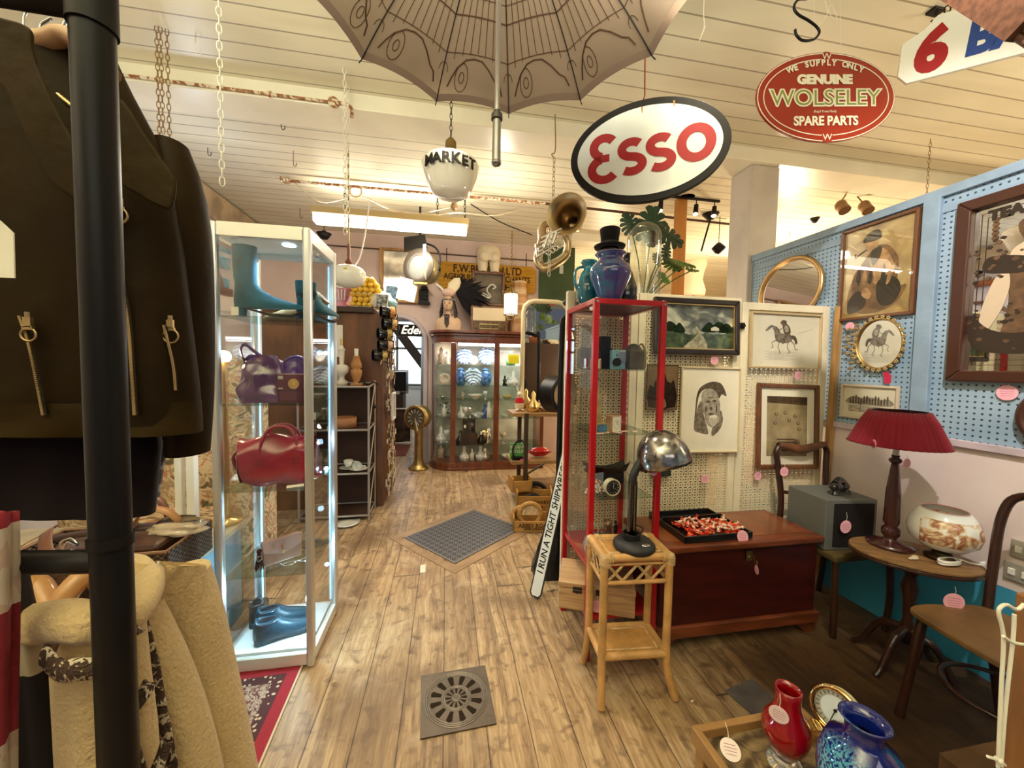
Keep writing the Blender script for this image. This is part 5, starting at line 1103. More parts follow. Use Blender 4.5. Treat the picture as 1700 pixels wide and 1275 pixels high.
# crumpled patent bag + handbag
plum = mat('patent_purple',(.10,.025,.14),.12,noise=.4,nscale=9,coat=1); plumd = mat('plum_leather',(.085,.012,.035),.2,coat=.8)
def crumple(cx_,cy_,z0_,w_,d_,h_,seed,slump=.0,top=.35,p_=2.6):
    rnd = random.Random(seed); ph = [rnd.uniform(0,6.28) for _ in range(8)]
    def fn(u_,v_):
        a = 2*math.pi*u_; ca,sa = math.cos(a),math.sin(a); e = 2/p_
        x = abs(ca)**e*(1 if ca > 0 else -1); y = abs(sa)**e*(1 if sa > 0 else -1)
        k = 1-(1-top)*max(0,v_-.15)**1.3; k *= 1+.07*math.sin(5*a+ph[0]+6*v_)+.05*math.sin(9*a+ph[1]-8*v_)+.05*math.sin(14*v_+ph[2]+2*a)
        hh = h_*v_*(1+.10*math.sin(2*a+ph[3])*v_)
        return (cx_+x*w_*k*(1 if v_ < .5 else 1)+slump*v_**2,cy_+y*d_*k,z0_+hh)
    return fn
t = thing('patent_shoulder_bag','slouchy shiny purple patent leather bag on the second cabinet shelf','bag',G(.15,.15,GSH[1]),R(8))
MB().surf(crumple(0,0,0,.125,.075,.20,3,-.03,.55),40,20,True).build('body',plum,t,0,1)
MB().surf(lambda u_,v_: (-.115+.29*u_,-.06+.12*v_+.012*math.sin(7*u_),.205+.03*math.sin(u_*9+1)*(.4+v_)-.05*u_+.03*math.cos(5*v_+4*u_)-.07*abs(v_-.5)),24,8).build('folded_top',plum,t,0,1)
MB().tube(spline([(-.10,0,.17),(-.115,-.01,.24),(-.09,-.03,.265),(-.05,-.03,.23),(.02,-.03,.18),(.11,-.02,.15)]),.008,8,flat=.4).build('strap',plum,t)
t = thing('plum_handbag','small plum handbag with big round brass clasp, second shelf right','bag',G(.275,.09,GSH[1]),R(-4))
MB().bx(-.062,.062,-.03,.04,0,.135).build('body',plumd,t,.014); MB().bx(-.063,.063,-.036,-.026,.055,.137).build('flap',plumd,t,.006)
b = MB(); b.cyl((.018,-.046,.09),(.018,-.036,.09),.024,n=26); b.build('brass_clasp',mat('polished_brass',(.78,.55,.25),.12,1),t); MB().cyl((.018,-.050,.09),(.018,-.045,.09),.008,n=14).build('clasp_stud',BRASS,t)
MB().tube(spline([(-.05,0,.13),(-.04,0,.19),(.02,0,.215),(.06,.02,.17)]),.007,8).build('handle',mat('patent_blue_purple',(.06,.03,.2),.1,coat=1),t)
b = MB(); b.bx(-.052,-.03,-.039,-.035,.11,.125); b.bx(-.052,-.03,-.039,-.035,.065,.072); b.build('buckle',STEEL,t)
# red duffel
redl = mat('red_leather',(.36,.012,.045),.22,noise=.25,nscale=7,coat=.6)
t = thing('red_holdall','structured red leather holdall with two handles on the third shelf','bag',G(.19,.15,GSH[2]),R(10))
MB().surf(lambda u_,v_: ((lambda a,tt: ((-.155+.31*v_)*(1+.03*math.cos(a)) - .015*math.sin(a),.082*abs(math.cos(a))**.75*(1 if math.cos(a) > 0 else -1)*(1-.35*max(0,math.sin(a)))*(1+.05*math.sin(9*v_+3*a)),.105+.105*abs(math.sin(a))**.6*(1 if math.sin(a) > 0 else -1)+.014*math.sin(3.14*v_)*math.sin(a)+.008*math.sin(11*v_+2*a)))(2*math.pi*u_,v_)),36,22,True).build('body',redl,t,0,1)
for sx in (-1,1): MB().loft([((sx*.155,0,.10),(0,.08,0),(0,0,.098)),((sx*.160,0,.10),(0,.07,0),(0,0,.085))],24).build('end_panel',redl,t)
for sy in (-1,1):
    MB().tube(spline([(-.07,sy*.07,.12),(-.066,sy*.055,.20),(-.03,sy*.03-.01,.262),(.04,sy*.03-.01,.262),(.075,sy*.055,.20),(.08,sy*.07,.12)]),.0075,8).build('handle',redl,t)
MB().tube(spline([(-.155,-.03,.17),(-.185,-.02,.13),(-.175,0,.07),(-.155,.02,.05)]),.012,8,flat=.4).build('side_strap',redl,t)
b = MB(RX90)
for x in (-.07,.078): b.stroke([(x-.012,.10),(x+.012,.10),(x+.012,.125),(x-.012,.125)],.003,.084,None,True)
b.build('stitched_tabs',mat('red_leather_dark',(.25,.006,.03),.25,coat=.5),t); MB().ell((-.03,.0,.207),(.09,.018,.006)).build('zip',BRASS,t)
simple('cabinet_price_tag','white paper tag hanging above the red holdall in the lit cabinet','tag',MB().box((0,0,-.02),(.03,.001,.036),0).tube([(0,0,0),(.004,.002,.06)],.0007,4),PAPER,G(.33,.16,GSH[2]+.33))
simple('flat_card','white card lying flat on the third shelf beside the red holdall','card',MB().box((0,0,0),(.07,.04,.001),.3),PAPER,G(.29,.05,GSH[2]+.002))
# clutch with tassel
pk = mat('rose_brown_leather',(.36,.17,.12),.35,noise=.3,nscale=10,coat=.3)
t = thing('envelope_clutch','rose brown leather envelope clutch with dark tassel on fourth shelf','bag',G(.195,.14,GSH[3]),R(38))
TT = Matrix.Rotation(R(-4),4,'X') @ RX90
MB(TT).prism([(-.085,0),(.085,.0),(.085,.115),(-.085,.115)],.03,None,-.015).build('body',pk,t,.006)
MB(TT).prism([(-.087,.116),(.087,.116),(.082,.065),(.0,.040),(-.082,.065)],.005,None,.015).build('flap',mat('dusty_rose_suede',(.45,.28,.25),.6,noise=.25,nscale=12),t,.002)
MB().ell((.0,-.026,.055),(.007,.005,.007)).build('stud',BRASS,t)
b = MB()
for k in range(16): a = k*.39; b.tube([(-.10+.004*math.cos(a),-.02+.004*math.sin(a),.085),(-.10+.017*math.cos(a),-.02+.017*math.sin(a),-.0+.006*(k % 3))],.0028,4)
b.ell((-.10,-.02,.088),(.011,.011,.012)); b.build('tassel',mat('dark_brown_suede',(.035,.012,.010),.8),t); MB().tube([(-.103+.01*math.cos(a),-.034,.06+.012*math.sin(a)) for a in [2*math.pi*k/12 for k in range(12)]],.0015,5,True).build('ring',STEEL,t)
t = thing('folded_spectacles','wire rimmed spectacles lying on the fourth shelf beside the clutch','glasses',G(.275,.11,GSH[3]+.002),R(25))
b = MB()
for x in (-.035,.035): b.tube([(x+.026*math.cos(a),-.005+.016*math.sin(a),.006) for a in [2*math.pi*k/20 for k in range(20)]],.0016,5,True)
b.tube(spline([(-.06,0,.006),(-.075,.04,.01),(.0,.09,.02),(.06,.07,.008)]),.0014,5); b.tube(spline([(.06,0,.006),(.08,.05,.02),(.05,.09,.012)]),.0014,5); b.tube([(-.009,0,.008),(.009,0,.008)],.0015,5); b.build('wire_frame',STEEL,t)
# sneakers
def sneaker(label,loc,rz,m,cat='shoe'):
    t = thing('leather_sneaker',label,cat,loc,rz); L_ = .235
    slices([(.018,-.022,.226,.040),(.034,-.024,.224,.040),(.048,-.024,.200,.038),(.060,-.023,.165,.035),(.074,-.022,.125,.032),(.088,-.020,.100,.029),(.100,-.018,.085,.027)],24,.12).build('upper',m,t)
    outl = spline([Vector(v) for v in ((-.018,0,0),(-.005,-.032,0),(.09,-.032,0),(.17,-.042,0),(.22,-.028,0),(.232,0,0),(.22,.028,0),(.17,.042,0),(.09,.032,0),(-.005,.032,0))],4,True)
    MB().prism([(p_.x,p_.y) for p_ in outl],.022).build('sole',mat('navy_rubber',(.02,.045,.06),.5),t,.003)
    MB().ell((.035,0,.096),(.040,.020,.010),20,8).build('opening',mat('dark_lining',(.01,.012,.015),.8),t)
    MB().tube(spline([(-.010,0,.108),(.0,-.026,.100),(.05,-.026,.092),(.082,0,.094),(.05,.026,.092),(.0,.026,.100)],5,True),.006,7,True).build('collar',m,t)
    b = MB()
    for k in range(5): x = .085+.018*k; z = .090-.0125*k; b.tube([(x-.008,-.022,z-.012),(x,0,z+.003),(x+.008,.022,z-.012)],.003,6)
    b.tube(spline([(.08,0,.095),(.07,.03,.09),(.09,.035,.07)]),.002,5); b.build('laces',mat('pale_laces',(.5,.62,.66),.7),t)
    return t
nv = mat('slate_blue_leather',(.016,.055,.085),.28,noise=.2,nscale=8,coat=.5)
sneaker('slate blue leather sneaker, the front one of the pair in the cabinet',G(.115,.075,.077),R(24),nv); sneaker('slate blue leather sneaker, the rear one of the pair in the cabinet',G(.085,.165,.077),R(24),nv)
sneaker('black shoe in the back left corner of the cabinet floor',G(.05,.20,.077),R(110),mat('black_shoe_leather',(.015,.015,.015),.3,coat=.4))
simple('floor_tag','pale square price tag lying on the white cabinet floor','tag',MB().box((0,0,0),(.045,.035,.0015),.3),PAPER,G(.265,.035,.0775))

# ================================================================== CLOTHES RAIL IN THE FOREGROUND
rr = .0165
t = rail = thing('clothes_rail','black metal clothes rail upright with a lower cross rail, extreme left','clothes rail',(-.345,.45,0))
zt = PY(172,-20,.45).z
MB().cyl((0,0,0),(0,0,zt),rr,n=28).build('upright',BLKM,t); MB().cyl((0,0,PY(172,52,.45).z),(0,0,zt),rr+.0022,n=28).build('joint_sleeve',BLK,t)
zl = PY(120,922,.47).z; z_u = PY(152,4,.45).z
MB().cyl((0,0,z_u),(-.75,.0,z_u+.01),rr*.95,n=24).build('top_rail',BLKM,t); MB().cyl((0,.0,zl),(-.42,.05,zl),rr*.72,n=20).build('lower_rail',BLKM,t)
MB().cyl((-.75,0,0),(-.75,0,z_u),rr,n=16).build('upright',BLKM,t)
for x in (0,-.75): MB().cyl((x,-.25,.02),(x,.25,.02),rr*.9,n=12).build('foot',BLKM,t)
MB().cyl((0,0,PY(190,888,.45).z),(0,0,PY(190,905,.45).z),rr+.0018,n=24).build('collar',BLK,t)
def cloth(rows,Y,dep,amp=.006,nf=7,seed=1,y2=None,n=56,m=30):
    """hanging garment: rows of (py, px left, px right); closed cross-sections with folds"""
    rnd = random.Random(seed); ph = [rnd.uniform(0,6.28) for _ in range(4)]
    Ls = [PY(r_[1],r_[0],Y) for r_ in rows]; Rs = [PY(r_[2],r_[0],Y if y2 is None else y2) for r_ in rows]
    def interp(A,v_): f = v_*(len(A)-1); i = min(int(f),len(A)-2); k = f-i; k = k*k*(3-2*k)*.5+k*.5; return A[i].lerp(A[i+1],k)
    def fn(u_,v_,off=0.0):
        l,r_ = interp(Ls,v_),interp(Rs,v_); c = (l+r_)/2; h = (r_-l)/2; a = 2*math.pi*u_
        nrm = Vector((h.y,-h.x,0)).normalized()
        fold = amp*(.25+v_)*(math.sin(nf*a+ph[0]+1.5*v_)+.6*math.sin((nf*2+1)*a+ph[1]-3*v_))
        kd = (dep+fold+off)
        s_ = math.sin(a); return c + h*math.cos(a)*(1+off*0) + nrm*kd*(abs(s_)**.7)*(1 if s_ > 0 else -1)
    b = MB(); b.surf(lambda u_,v_: fn(u_,v_),n,m,True); return b,fn
# Front side is where nrm points to the viewer (sin a > 0): u in 0..0.5, right edge u=0, left edge u=.5
oliv = mat('olive_waxed_cloth',(.024,.013,.003),.58,noise=.35,nscale=5,bump=.25,bscale=26)
oliv2 = mat('olive_waxed_cloth_edge',(.034,.019,.004),.6,noise=.35,nscale=9,bump=.3,bscale=30)
HJ = Vector((0,0,0))
t = jac = thing('waxed_jacket','dark olive zip jacket hanging from the rail behind the black upright','jacket',(0,0,0))
rows = [(95,-60,190),(160,-100,222),(235,-110,262),(330,-110,292),(430,-110,306),(540,-110,318),(640,-110,330),(700,-110,334)]
b,jf = cloth(rows,.66,.055,.005,3,5,y2=.74); b.build('body',oliv,t,0,0)
def ribbon(fn,uv,w_,th,name,m,parent,off=.006,n=6):
    P_ = [fn(u_,v_,off) for u_,v_ in uv]; P_ = spline(P_,n); b_ = MB()
    b_.tube(P_,w_,6,flat=th); return b_.build(name,m,parent)
def on(px,py,fn):
    """(u, v) on the front of a garment nearest to a point of its outline rows"""
    best = None
    for i in range(0,51):
        for j in range(0,41):
            u_,v_ = i/100,j/40; p_ = fn(u_,v_)
            d = p_-Vector((0,0,CAMZ)); c_ = d.dot(fw); x_,y_ = 850+FPX*d.dot(rt)/c_,637.5-FPX*d.dot(up)/c_
            e = (x_-px)**2+(y_-py)**2
            if best is None or e < best[0]: best = (e,u_,v_)
    return best[1],best[2]
brz = mat('antique_brass_zip',(.50,.36,.18),.35,.9)
def zipper(name,fn,pts,parent,w_=.0032):
    P_ = spline([fn(*on(x,y,fn),.008) for x,y in pts],14); b_ = MB()
    b_.tube(P_,w_*1.6,6,flat=.3); q = b_.build(name,mat('zip_tape',(.03,.02,.012),.8),parent)
    b_ = MB()
    for i in range(0,len(P_)-1):
        for k in range(3): c_ = P_[i].lerp(P_[i+1],k/3); b_.box((c_.x,c_.y-.0045,c_.z),(w_*1.3,.002,.0016))
    b_.build('zip_teeth',brz,q)
def ring_pull(fn,x,y,parent,r_=.011,yaw=0):
    c_ = fn(*on(x,y,fn),.016); b_ = MB(); b_.tube([c_+Vector((r_*math.cos(a),0,r_*math.sin(a))) for a in [2*math.pi*k/18 for k in range(18)]],.0014,6,True)
    b_.box(c_+Vector((0,0,r_+.008)),(.009,.004,.014)); b_.box(c_+Vector((0,0,r_+.0)),(.012,.004,.005)); b_.cyl(c_+Vector((0,0,r_+.015)),c_+Vector((0,0,r_+.022)),.003); b_.build('ring_pull',brz,parent)
zipper('front_zip',jf,[(193,320),(203,420),(214,530),(226,610),(230,688)],t); ring_pull(jf,205,352,t)
zipper('pocket_zip',jf,[(279,545),(288,610),(294,650)],t,.0024); ring_pull(jf,283,568,t)
zipper('pocket_zip',jf,[(44,525),(62,590),(84,690)],t,.0024); ring_pull(jf,60,560,t,.009)
# hem band + seams, collar leaves, sleeve
b,hf = cloth([(664,-110,332),(690,-112,334),(716,-112,335)],.66,.059,.004,3,5,y2=.74,m=8); b.build('hem_band',oliv2,t)
def leaf(pts,Y,m,parent,name,bulge=.02,th=.006):
    """a flat cloth leaf from pixel outline, domed towards the viewer"""
    P_ = spline([PY(x,y,Y) for x,y in pts],4,True); b_ = MB(); b_._add(P_,[tuple(range(len(P_)))[::-1]]); return b_.build(name,m,parent,.003,0,th)
leaf([(-40,30),(20,35),(52,50),(56,80),(68,120),(100,190),(138,265),(139,318),(122,328),(85,300),(50,240),(10,150),(-40,100)],.585,oliv2,t,'collar_leaf',.03)
leaf([(196,168),(215,180),(240,220),(268,262),(292,300),(285,345),(262,342),(228,322),(197,300),(190,240)],.64,oliv2,t,'collar_leaf',.018)
leaf([(60,95),(95,105),(150,150),(190,170),(192,230),(150,210),(110,190),(75,140)],.70,mat('satin_lining',(.035,.02,.02),.25),t,'lining',.0)
b = MB(); S0 = [PY(x,y,yy) for x,y,yy in ((285,240,.78),(300,320,.78),(306,440,.79),(312,560,.80),(316,660,.80),(312,752,.80))]; wd = (.030,.052,.055,.05,.046,.042)
b.loft([(p_,(wd[i]*.75,0,0),(0,wd[i],0)) for i,p_ in enumerate(S0)],20); b.build('sleeve',oliv,t,0,1)
t_ = thing('wooden_hanger','pale wooden coat hanger inside the olive jacket collar','hanger',(0,0,0)); hw_ = mat('beech_hanger',(.42,.24,.13),.4,coat=.3)
A = lambda x,y,Y=.66: PY(x,y,Y)
pts = [A(30,20),A(62,78),A(100,62),A(128,68),A(165,105),A(215,170)]
MB().tube(spline([A(-40,60),A(40,66),A(75,68),A(105,60),A(140,78),A(185,125)],8),.014,10,flat=.9).build('hanger_bar',hw_,t_)
MB().tube(spline([A(106,60),A(104,45),A(112,32),A(122,24),A(124,8)],6),.0022,6).build('hook',STEEL,t_)
for i,(x,y) in enumerate(((66,42),(138,38),(40,22))):
    A2 = lambda dx,dy: PY(x+dx,y+dy,.74+.04*i); simple('hanger_hook',('steel hanger hook left of the pale wooden hanger','steel hanger hook between wooden hanger and black upright','steel hanger hook nearest the picture edge')[i],'hanger',MB().tube(spline([A2(0,45),A2(-1,18),A2(2,0),A2(12,-8),A2(20,-12)],6),.0022,6),STEEL,(0,0,0))
b = MB(); b.tube(spline([A(72,118),A(90,150),A(110,168),A(128,182),A(142,190)],8),[.0028+.001*(i % 2) for i in range(33)],6); b.build('neck_chain',brz,t)
t_ = MB(RX90).prism([(-.012,-.034),(.012,-.034),(.013,.02),(.0,.034),(-.013,.02)],.0015).build('white_label',PAPER); t_.location = PY(4,414,.56); tag(t_,'white handwritten paper label hanging on the jacket at the left edge','tag')
b = MB()
for k in range(4): b.box((.0,-.001,.012-.012*k),(.018-.003*(k % 2),.0006,.0012),0,Matrix.Rotation(R(12),4,'Y'))
b.build('handwriting',mat('ink',(.2,.18,.22),.8),t_)
# black skirt below with plaid edge
blkc = mat('black_cloth',(.012,.008,.010),.9,sheen=.2,bump=.15,bscale=60)
t = thing('black_skirt','black hanging skirt with tartan edge below the olive jacket','skirt',(0,0,0))
b,sf = cloth([(690,-90,262),(740,-90,268),(800,-85,262),(850,-80,258)],.72,.045,.006,4,9,y2=.80,m=14); b.build('skirt',blkc,t)
pl = NB('grey_tartan',.85); a1 = pl.ma('LESS_THAN',pl.ma('FRACT',pl.ma('MULTIPLY',pl.z,22)),.35); a2 = pl.ma('LESS_THAN',pl.ma('FRACT',pl.ma('MULTIPLY',pl.x,30)),.4)
pl.col(pl.ramp(pl.ma('MULTIPLY',pl.ma('ADD',a1,a2),.5),[(.1,(.012,.010,.014)),(.5,(.07,.065,.075)),(1,(.28,.26,.25))]))
b = MB(); b.surf(lambda u_,v_: PY(232+48*u_-18*v_+3*math.sin(9*u_),700+125*v_,.84+.012*math.sin(7*u_)),10,10); b.build('tartan_panel',pl.m,t,solid=.004)
# cream wool coat
crm = mat('cream_boiled_wool',(.68,.49,.25),.95,noise=.16,nscale=6,sheen=.7,bump=.5,bscale=170)
br = NB('brown_embroidered_braid',.8); wv = br.ma('SINE',br.ma('ADD',br.ma('MULTIPLY',br.z,260),br.ma('MULTIPLY',br.noise(br.tc,55,3,2.0),14)))
br.col(br.ramp(wv,[(.25,(.055,.028,.015)),(.55,(.13,.07,.04)),(.68,(.55,.45,.33))])); br.bump(wv,.5,.004)
def strip(name,pts,w_,m,parent):
    P_ = spline(pts,7); vs = []
    for i,p_ in enumerate(P_):
        d = (P_[min(i+1,len(P_)-1)]-P_[max(i-1,0)]).normalized(); s_ = d.cross(Vector((.25,1,0)).normalized()).normalized()*w_; vs += [p_-s_,p_+Vector((0,-.003,0)),p_+s_]
    b_ = MB(); b_._add(vs,[(3*j+k,3*j+k+1,3*j+k+4,3*j+k+3) for j in range(len(P_)-1) for k in (0,1)],True); return b_.build(name,m,parent,solid=.003)
t = coat = thing('cream_wool_coat','cream boiled wool coat with brown braid trim hanging lower left','coat',(0,0,0))
rows = [(935,225,322),(965,195,338),(1020,150,352),(1090,95,368),(1180,60,388),(1290,60,414),(1400,50,440)]
b,cf = cloth(rows,.60,.045,.007,5,12,y2=.68,n=70); b.build('coat_body',crm,t)
# sleeve on the right
S0 = [PY(x,y,.66) for x,y in ((306,950),(325,1010),(340,1090),(358,1180),(378,1290),(395,1400))]
b = MB(); b.loft([(p_,(.030+.006*i*.5,0,0),(0,.042,0)) for i,p_ in enumerate(S0)],22); b.build('sleeve',crm,t,0,1)
S0 = [PY(x,y,.57) for x,y in ((238,1010),(262,1060),(290,1130),(312,1210),(330,1300),(340,1400))]
b = MB(); b.loft([(p_,(.016+.004*i,0,0),(0,.028,0)) for i,p_ in enumerate(S0)],20); b.build('front_fold',crm,t,0,1)
# stand collar: curved roll around the neck opening
CP = [PY(x,y,yy) for x,y,yy in ((62,1035,.50),(110,1030,.475),(160,1035,.47),(205,1035,.485),(236,1005,.52),(247,965,.575),(232,940,.64),(205,935,.68))]
b = MB(); b.tube(spline(CP,6),[.017]*12+[.015]*20+[.011]*30,12,flat=1.35); b.build('collar',crm,t)
for nm,pts,w_ in (('braid',((262,940,.60),(256,985,.545),(236,1020,.52),(244,1060,.525),(256,1110,.53),(266,1170,.53),(280,1240,.53),(290,1300,.53)),.0085),
                    ('braid',((72,1085,.47),(100,1112,.455),(135,1110,.45),(175,1108,.452)),.0125),('braid',((196,1075,.47),(215,1050,.475),(232,1040,.49)),.008),
                    ('braid',((200,1150,.47),(212,1180,.475),(240,1150,.485),(250,1130,.49)),.008),('braid',((205,1180,.47),(214,1230,.475),(232,1290,.48)),.012),('braid',((255,1290,.49),(268,1260,.495),(278,1230,.50)),.007)):
    strip(nm,[PY(p_[0],p_[1],p_[2]-.006) for p_ in pts],w_*.95,br.m,t)
b,ff = cloth([(1030,120,236),(1110,90,245),(1200,95,256),(1300,100,262),(1400,100,266)],.50,.022,.005,4,31,m=16); b.build('front_panel',crm,t)
t_ = thing('beech_hanger','orange beech coat hanger showing inside the cream coat collar','hanger',(0,0,0)); om_ = mat('orange_beech',(.48,.24,.09),.4,coat=.3)
MB().tube(spline([PY(88,1040,.58),PY(112,985,.60),PY(150,955,.62),PY(185,985,.62),PY(222,1035,.60)],8),.014,10).build('hanger_bar',om_,t_); MB().tube(spline([PY(128,958,.61),PY(122,930,.60),PY(100,905,.58),PY(118,893,.56),PY(130,905,.55)],7),.0016,6).build('hook',STEEL,t_)
simple('hanger_hook','thin steel hook of the hanger under the lower black rail','hanger',MB().tube(spline([PY(126,945,.6),PY(124,915,.58),PY(106,915,.56),PY(112,900,.50),PY(128,905,.455)],6),.0014,6),STEEL,(0,0,0))
t_ = thing('second_hanger','orange wooden coat hanger left of the cream coat collar','hanger',(0,0,0)); MB().tube(spline([PY(30,1040,.60),PY(42,985,.62),PY(60,972,.63),(PY(78,1000,.62)),PY(95,1045,.60)],8),.015,10).build('hanger_bar',om_,t_)
simple('fur_coat','brown fur coat hung behind the hangers of the cream coat','coat',cloth([(985,70,150),(1100,66,160),(1400,60,165)],.80,.03,.004,5,41,m=8)[0].tube(spline([PY(70,980,.75),PY(105,960,.74),PY(150,965,.74)],6),.022,10),mat('brown_fur',(.10,.05,.025),1,noise=.5,nscale=60,bump=1,bscale=200),(0,0,0))
# striped scarf and dark coat at the left edge
sc_ = NB('striped_wool',.95); k = sc_.ma('FRACT',sc_.ma('MULTIPLY',sc_.ma('ADD',sc_.z,.02*0),4.6))
tex = sc_.noise(sc_.xyz(sc_.ma('MULTIPLY',sc_.x,160),sc_.y,sc_.ma('MULTIPLY',sc_.z,40)),1,3)
sc_.col(sc_.mix(sc_.ma('MULTIPLY',sc_.ma('GREATER_THAN',tex,.55),.25),sc_.ramp(k,[(0,(.16,.004,.012)),(.28,(.16,.004,.012)),(.30,(.52,.42,.33)),(.66,(.52,.42,.33)),(.68,(.22,.01,.02)),(1,(.16,.004,.012))]),(.3,.02,.03)))
for n_ in sc_.nt.nodes:
    if n_.type == 'VALTORGB': n_.color_ramp.interpolation = 'CONSTANT'
t = thing('striped_scarf','red and cream striped wool scarf hanging at the left picture edge','scarf',(0,0,0))
b = MB(); b.surf(lambda u_,v_: PY(-30+52*u_+2*math.sin(6*v_),850+520*v_,.44+.012*math.sin(9*u_)),10,16); b.build('scarf',sc_.m,t,solid=.008)
dk = NB('dark_fleece_with_cream_band',.95); zz_ = PY(60,1080,.50).z
dk.col(dk.mix(dk.ma('MULTIPLY',dk.ma('GREATER_THAN',dk.ma('ADD',dk.z,dk.ma('MULTIPLY',dk.x,.5)),zz_-.195-.055),dk.ma('LESS_THAN',dk.ma('ADD',dk.z,dk.ma('MULTIPLY',dk.x,.5)),zz_-.195+.0)),(.016,.012,.016),(.50,.42,.30)))
t = thing('dark_fleece','dark fleece with one cream band hanging behind the striped scarf','jumper',(0,0,0))
b,_f = cloth([(960,-60,34),(1000,-60,44),(1090,-60,72),(1180,-60,82),(1290,-60,92),(1400,-60,100)],.50,.022,.004,5,21,m=20); b.build('fleece',dk.m,t)
simple('green_scarf_end','green and cream scarf end behind the striped red scarf','scarf',MB().surf(lambda u_,v_: PY(8+18*u_+10*v_,870+110*v_,.47+.006*math.sin(8*u_)),6,8),mat('green_cream_wool',(.05,.13,.05),.95,col2=(.4,.36,.24),nscale=30),(0,0,0))
# ------------------------------------------------------------------ table behind the rail: basket, belts, books
t = thing('blue_grey_chest','low blue grey painted chest behind the clothes rail, basket on it','chest',(-1.72,1.78,0))
MB().bx(-.45,.62,-.42,.45,.0,.50).build('body',mat('blue_grey_paint',(.20,.30,.36),.6,noise=.3,nscale=5),t,.005); MB().bx(-.47,.64,-.44,.47,.50,.53).build('top',mat('pale_shelf_top',(.50,.42,.30),.6,noise=.2),t,.004)
wk = NB('dark_wicker',.6); wx = wk.ma('SINE',wk.ma('MULTIPLY',wk.ma('ADD',wk.x,wk.y),230)); wz = wk.ma('SINE',wk.ma('MULTIPLY',wk.z,330)); wk.col(wk.ramp(wk.ma('ADD',.5,wk.ma('MULTIPLY',wk.ma('MULTIPLY',wx,wz),.5)),[(.2,(.025,.010,.005)),(.8,(.17,.08,.035))])); wk.bump(wk.ma('MULTIPLY',wx,wz),1.0,.01)
t = thing('wicker_basket','dark woven basket of leather belts left of the glass cabinet','basket',(-1.33,1.74,.532),R(3))
b = MB()
for s_ in (-1,1): b.bx(-.27,.27,s_*.15-.008,s_*.15+.008,0,.13); b.bx(s_*.27-.008,s_*.27+.008,-.15,.15,0,.13)
b.bx(-.27,.27,-.15,.15,0,.01); b.build('basket',wk.m,t); MB().tube([(-.27,-.15,.13),(.27,-.15,.13),(.27,.15,.13),(-.27,.15,.13)],.009,8,True).build('rim',mat('rim_cane',(.22,.11,.05),.5),t)
lb = [mat('tan_belt',(.42,.20,.07),.4,coat=.3),mat('brown_belt',(.16,.06,.03),.4,coat=.3),mat('dark_belt',(.05,.02,.012),.4,coat=.3)]
labs = ('coiled tan leather belt standing up in the wicker basket','brown leather belt draped over the front rim of the wicker basket','dark leather strap lying along the wicker basket','light tan strap looped over the left end of the wicker basket','wide brown belt curled at the back of the wicker basket')
def belt(i,pts,w_=.016):
    pts = spline([Vector(p_) for p_ in pts],8); b_ = MB(); b_.tube(pts,w_,8,flat=.9); o = MB()
    for j in range(len(pts)-1):
        a_,c_2 = pts[j],pts[j+1]; up_ = Vector((0,.35,.9)) if i != 0 else Vector((0,.9,.2)); o.v += []
    vs = []; dv = Vector((.0,.018,.004)) if i in (0,4) else Vector((.010,.014,.010))
    for p_ in pts: vs += [p_-dv,p_+dv]
    o._add(vs,[(2*j,2*j+1,2*j+3,2*j+2) for j in range(len(pts)-1)],True)
    q = o.build('leather_belt',lb[i % 3],None,solid=.004,loc=(-1.33,1.74,.532)); tag(q,labs[i],'belt')
belt(0,[(.10,.0,.11),(.06,.02,.17),(.10,.02,.235),(.17,.02,.24),(.22,.03,.18),(.18,.02,.13),(.12,.0,.12)])
belt(1,[(-.18,-.02,.20),(-.15,-.08,.21),(-.10,-.14,.17),(-.04,-.18,.12),(.0,-.19,.08)])
belt(2,[(-.22,.0,.15),(0,.02,.17),(.22,.05,.16)]); belt(3,[(-.18,-.02,.20),(-.22,-.07,.17),(-.26,-.14,.13),(-.32,-.17,.07),(-.30,-.18,.04)]); belt(4,[(-.02,.08,.16),(.0,.09,.27),(.10,.10,.26),(.14,.10,.17)])
simple('leather_satchel','dark brown flat leather bag lying in the wicker basket','bag',MB().bx(-.15,.22,-.11,.11,0,.10),mat('dark_brown_leather',(.07,.025,.012),.35,coat=.3,noise=.3),(-1.33,1.74,.58),R(4),None,.02)
simple('crumpled_wrap','pale crumpled plastic wrapped belt lying on the basket end','belt',MB().surf(crumple(0,0,0,.10,.06,.05,8,.0,.7),24,8,True),mat('clear_plastic_wrap',(.60,.48,.34),.1,coat=1),(-1.12,1.78,.67))
simple('folded_textile','brown folded textile on the painted chest left of the basket','cloth',MB().surf(crumple(0,0,0,.20,.10,.07,4,0,.8),30,8,True),mat('ochre_textile',(.32,.19,.08),.9,noise=.4,nscale=12),(-1.78,1.75,.532))
for i,(px,cl,lb_) in enumerate(((160,(.02,.16,.12),'teal book standing left of the black upright'),(58,(.55,.06,.22),'bright pink book at far left behind the jacket'),(100,(.35,.26,.14),'tan book beside the teal one behind the clothes rail'))):
    p_ = PY(px,898,1.62); simple('cloth_book',lb_,'book',MB().bx(-.07,.07,-.06,.06,0,.10-.015*i),mat('book_cover_%d' % i,cl,.6),(p_.x,1.60,.532),0,None,.003)
t = thing('white_shelf_upright','white wooden upright of a shelf behind the olive jacket sleeve','shelf',(PY(291,800,2.15).x,2.28,0)); MB().bx(-.02,.02,-.02,.02,0,PY(291,745,2.15).z).build('upright',WHT,t,.003); MB().bx(-.075,-.045,-.02,.02,0,PY(291,745,2.15).z-.06).build('upright',WHT,t,.003); MB().bx(-.075,.02,-.02,.02,.25,.28).build('rung',WHT,t)
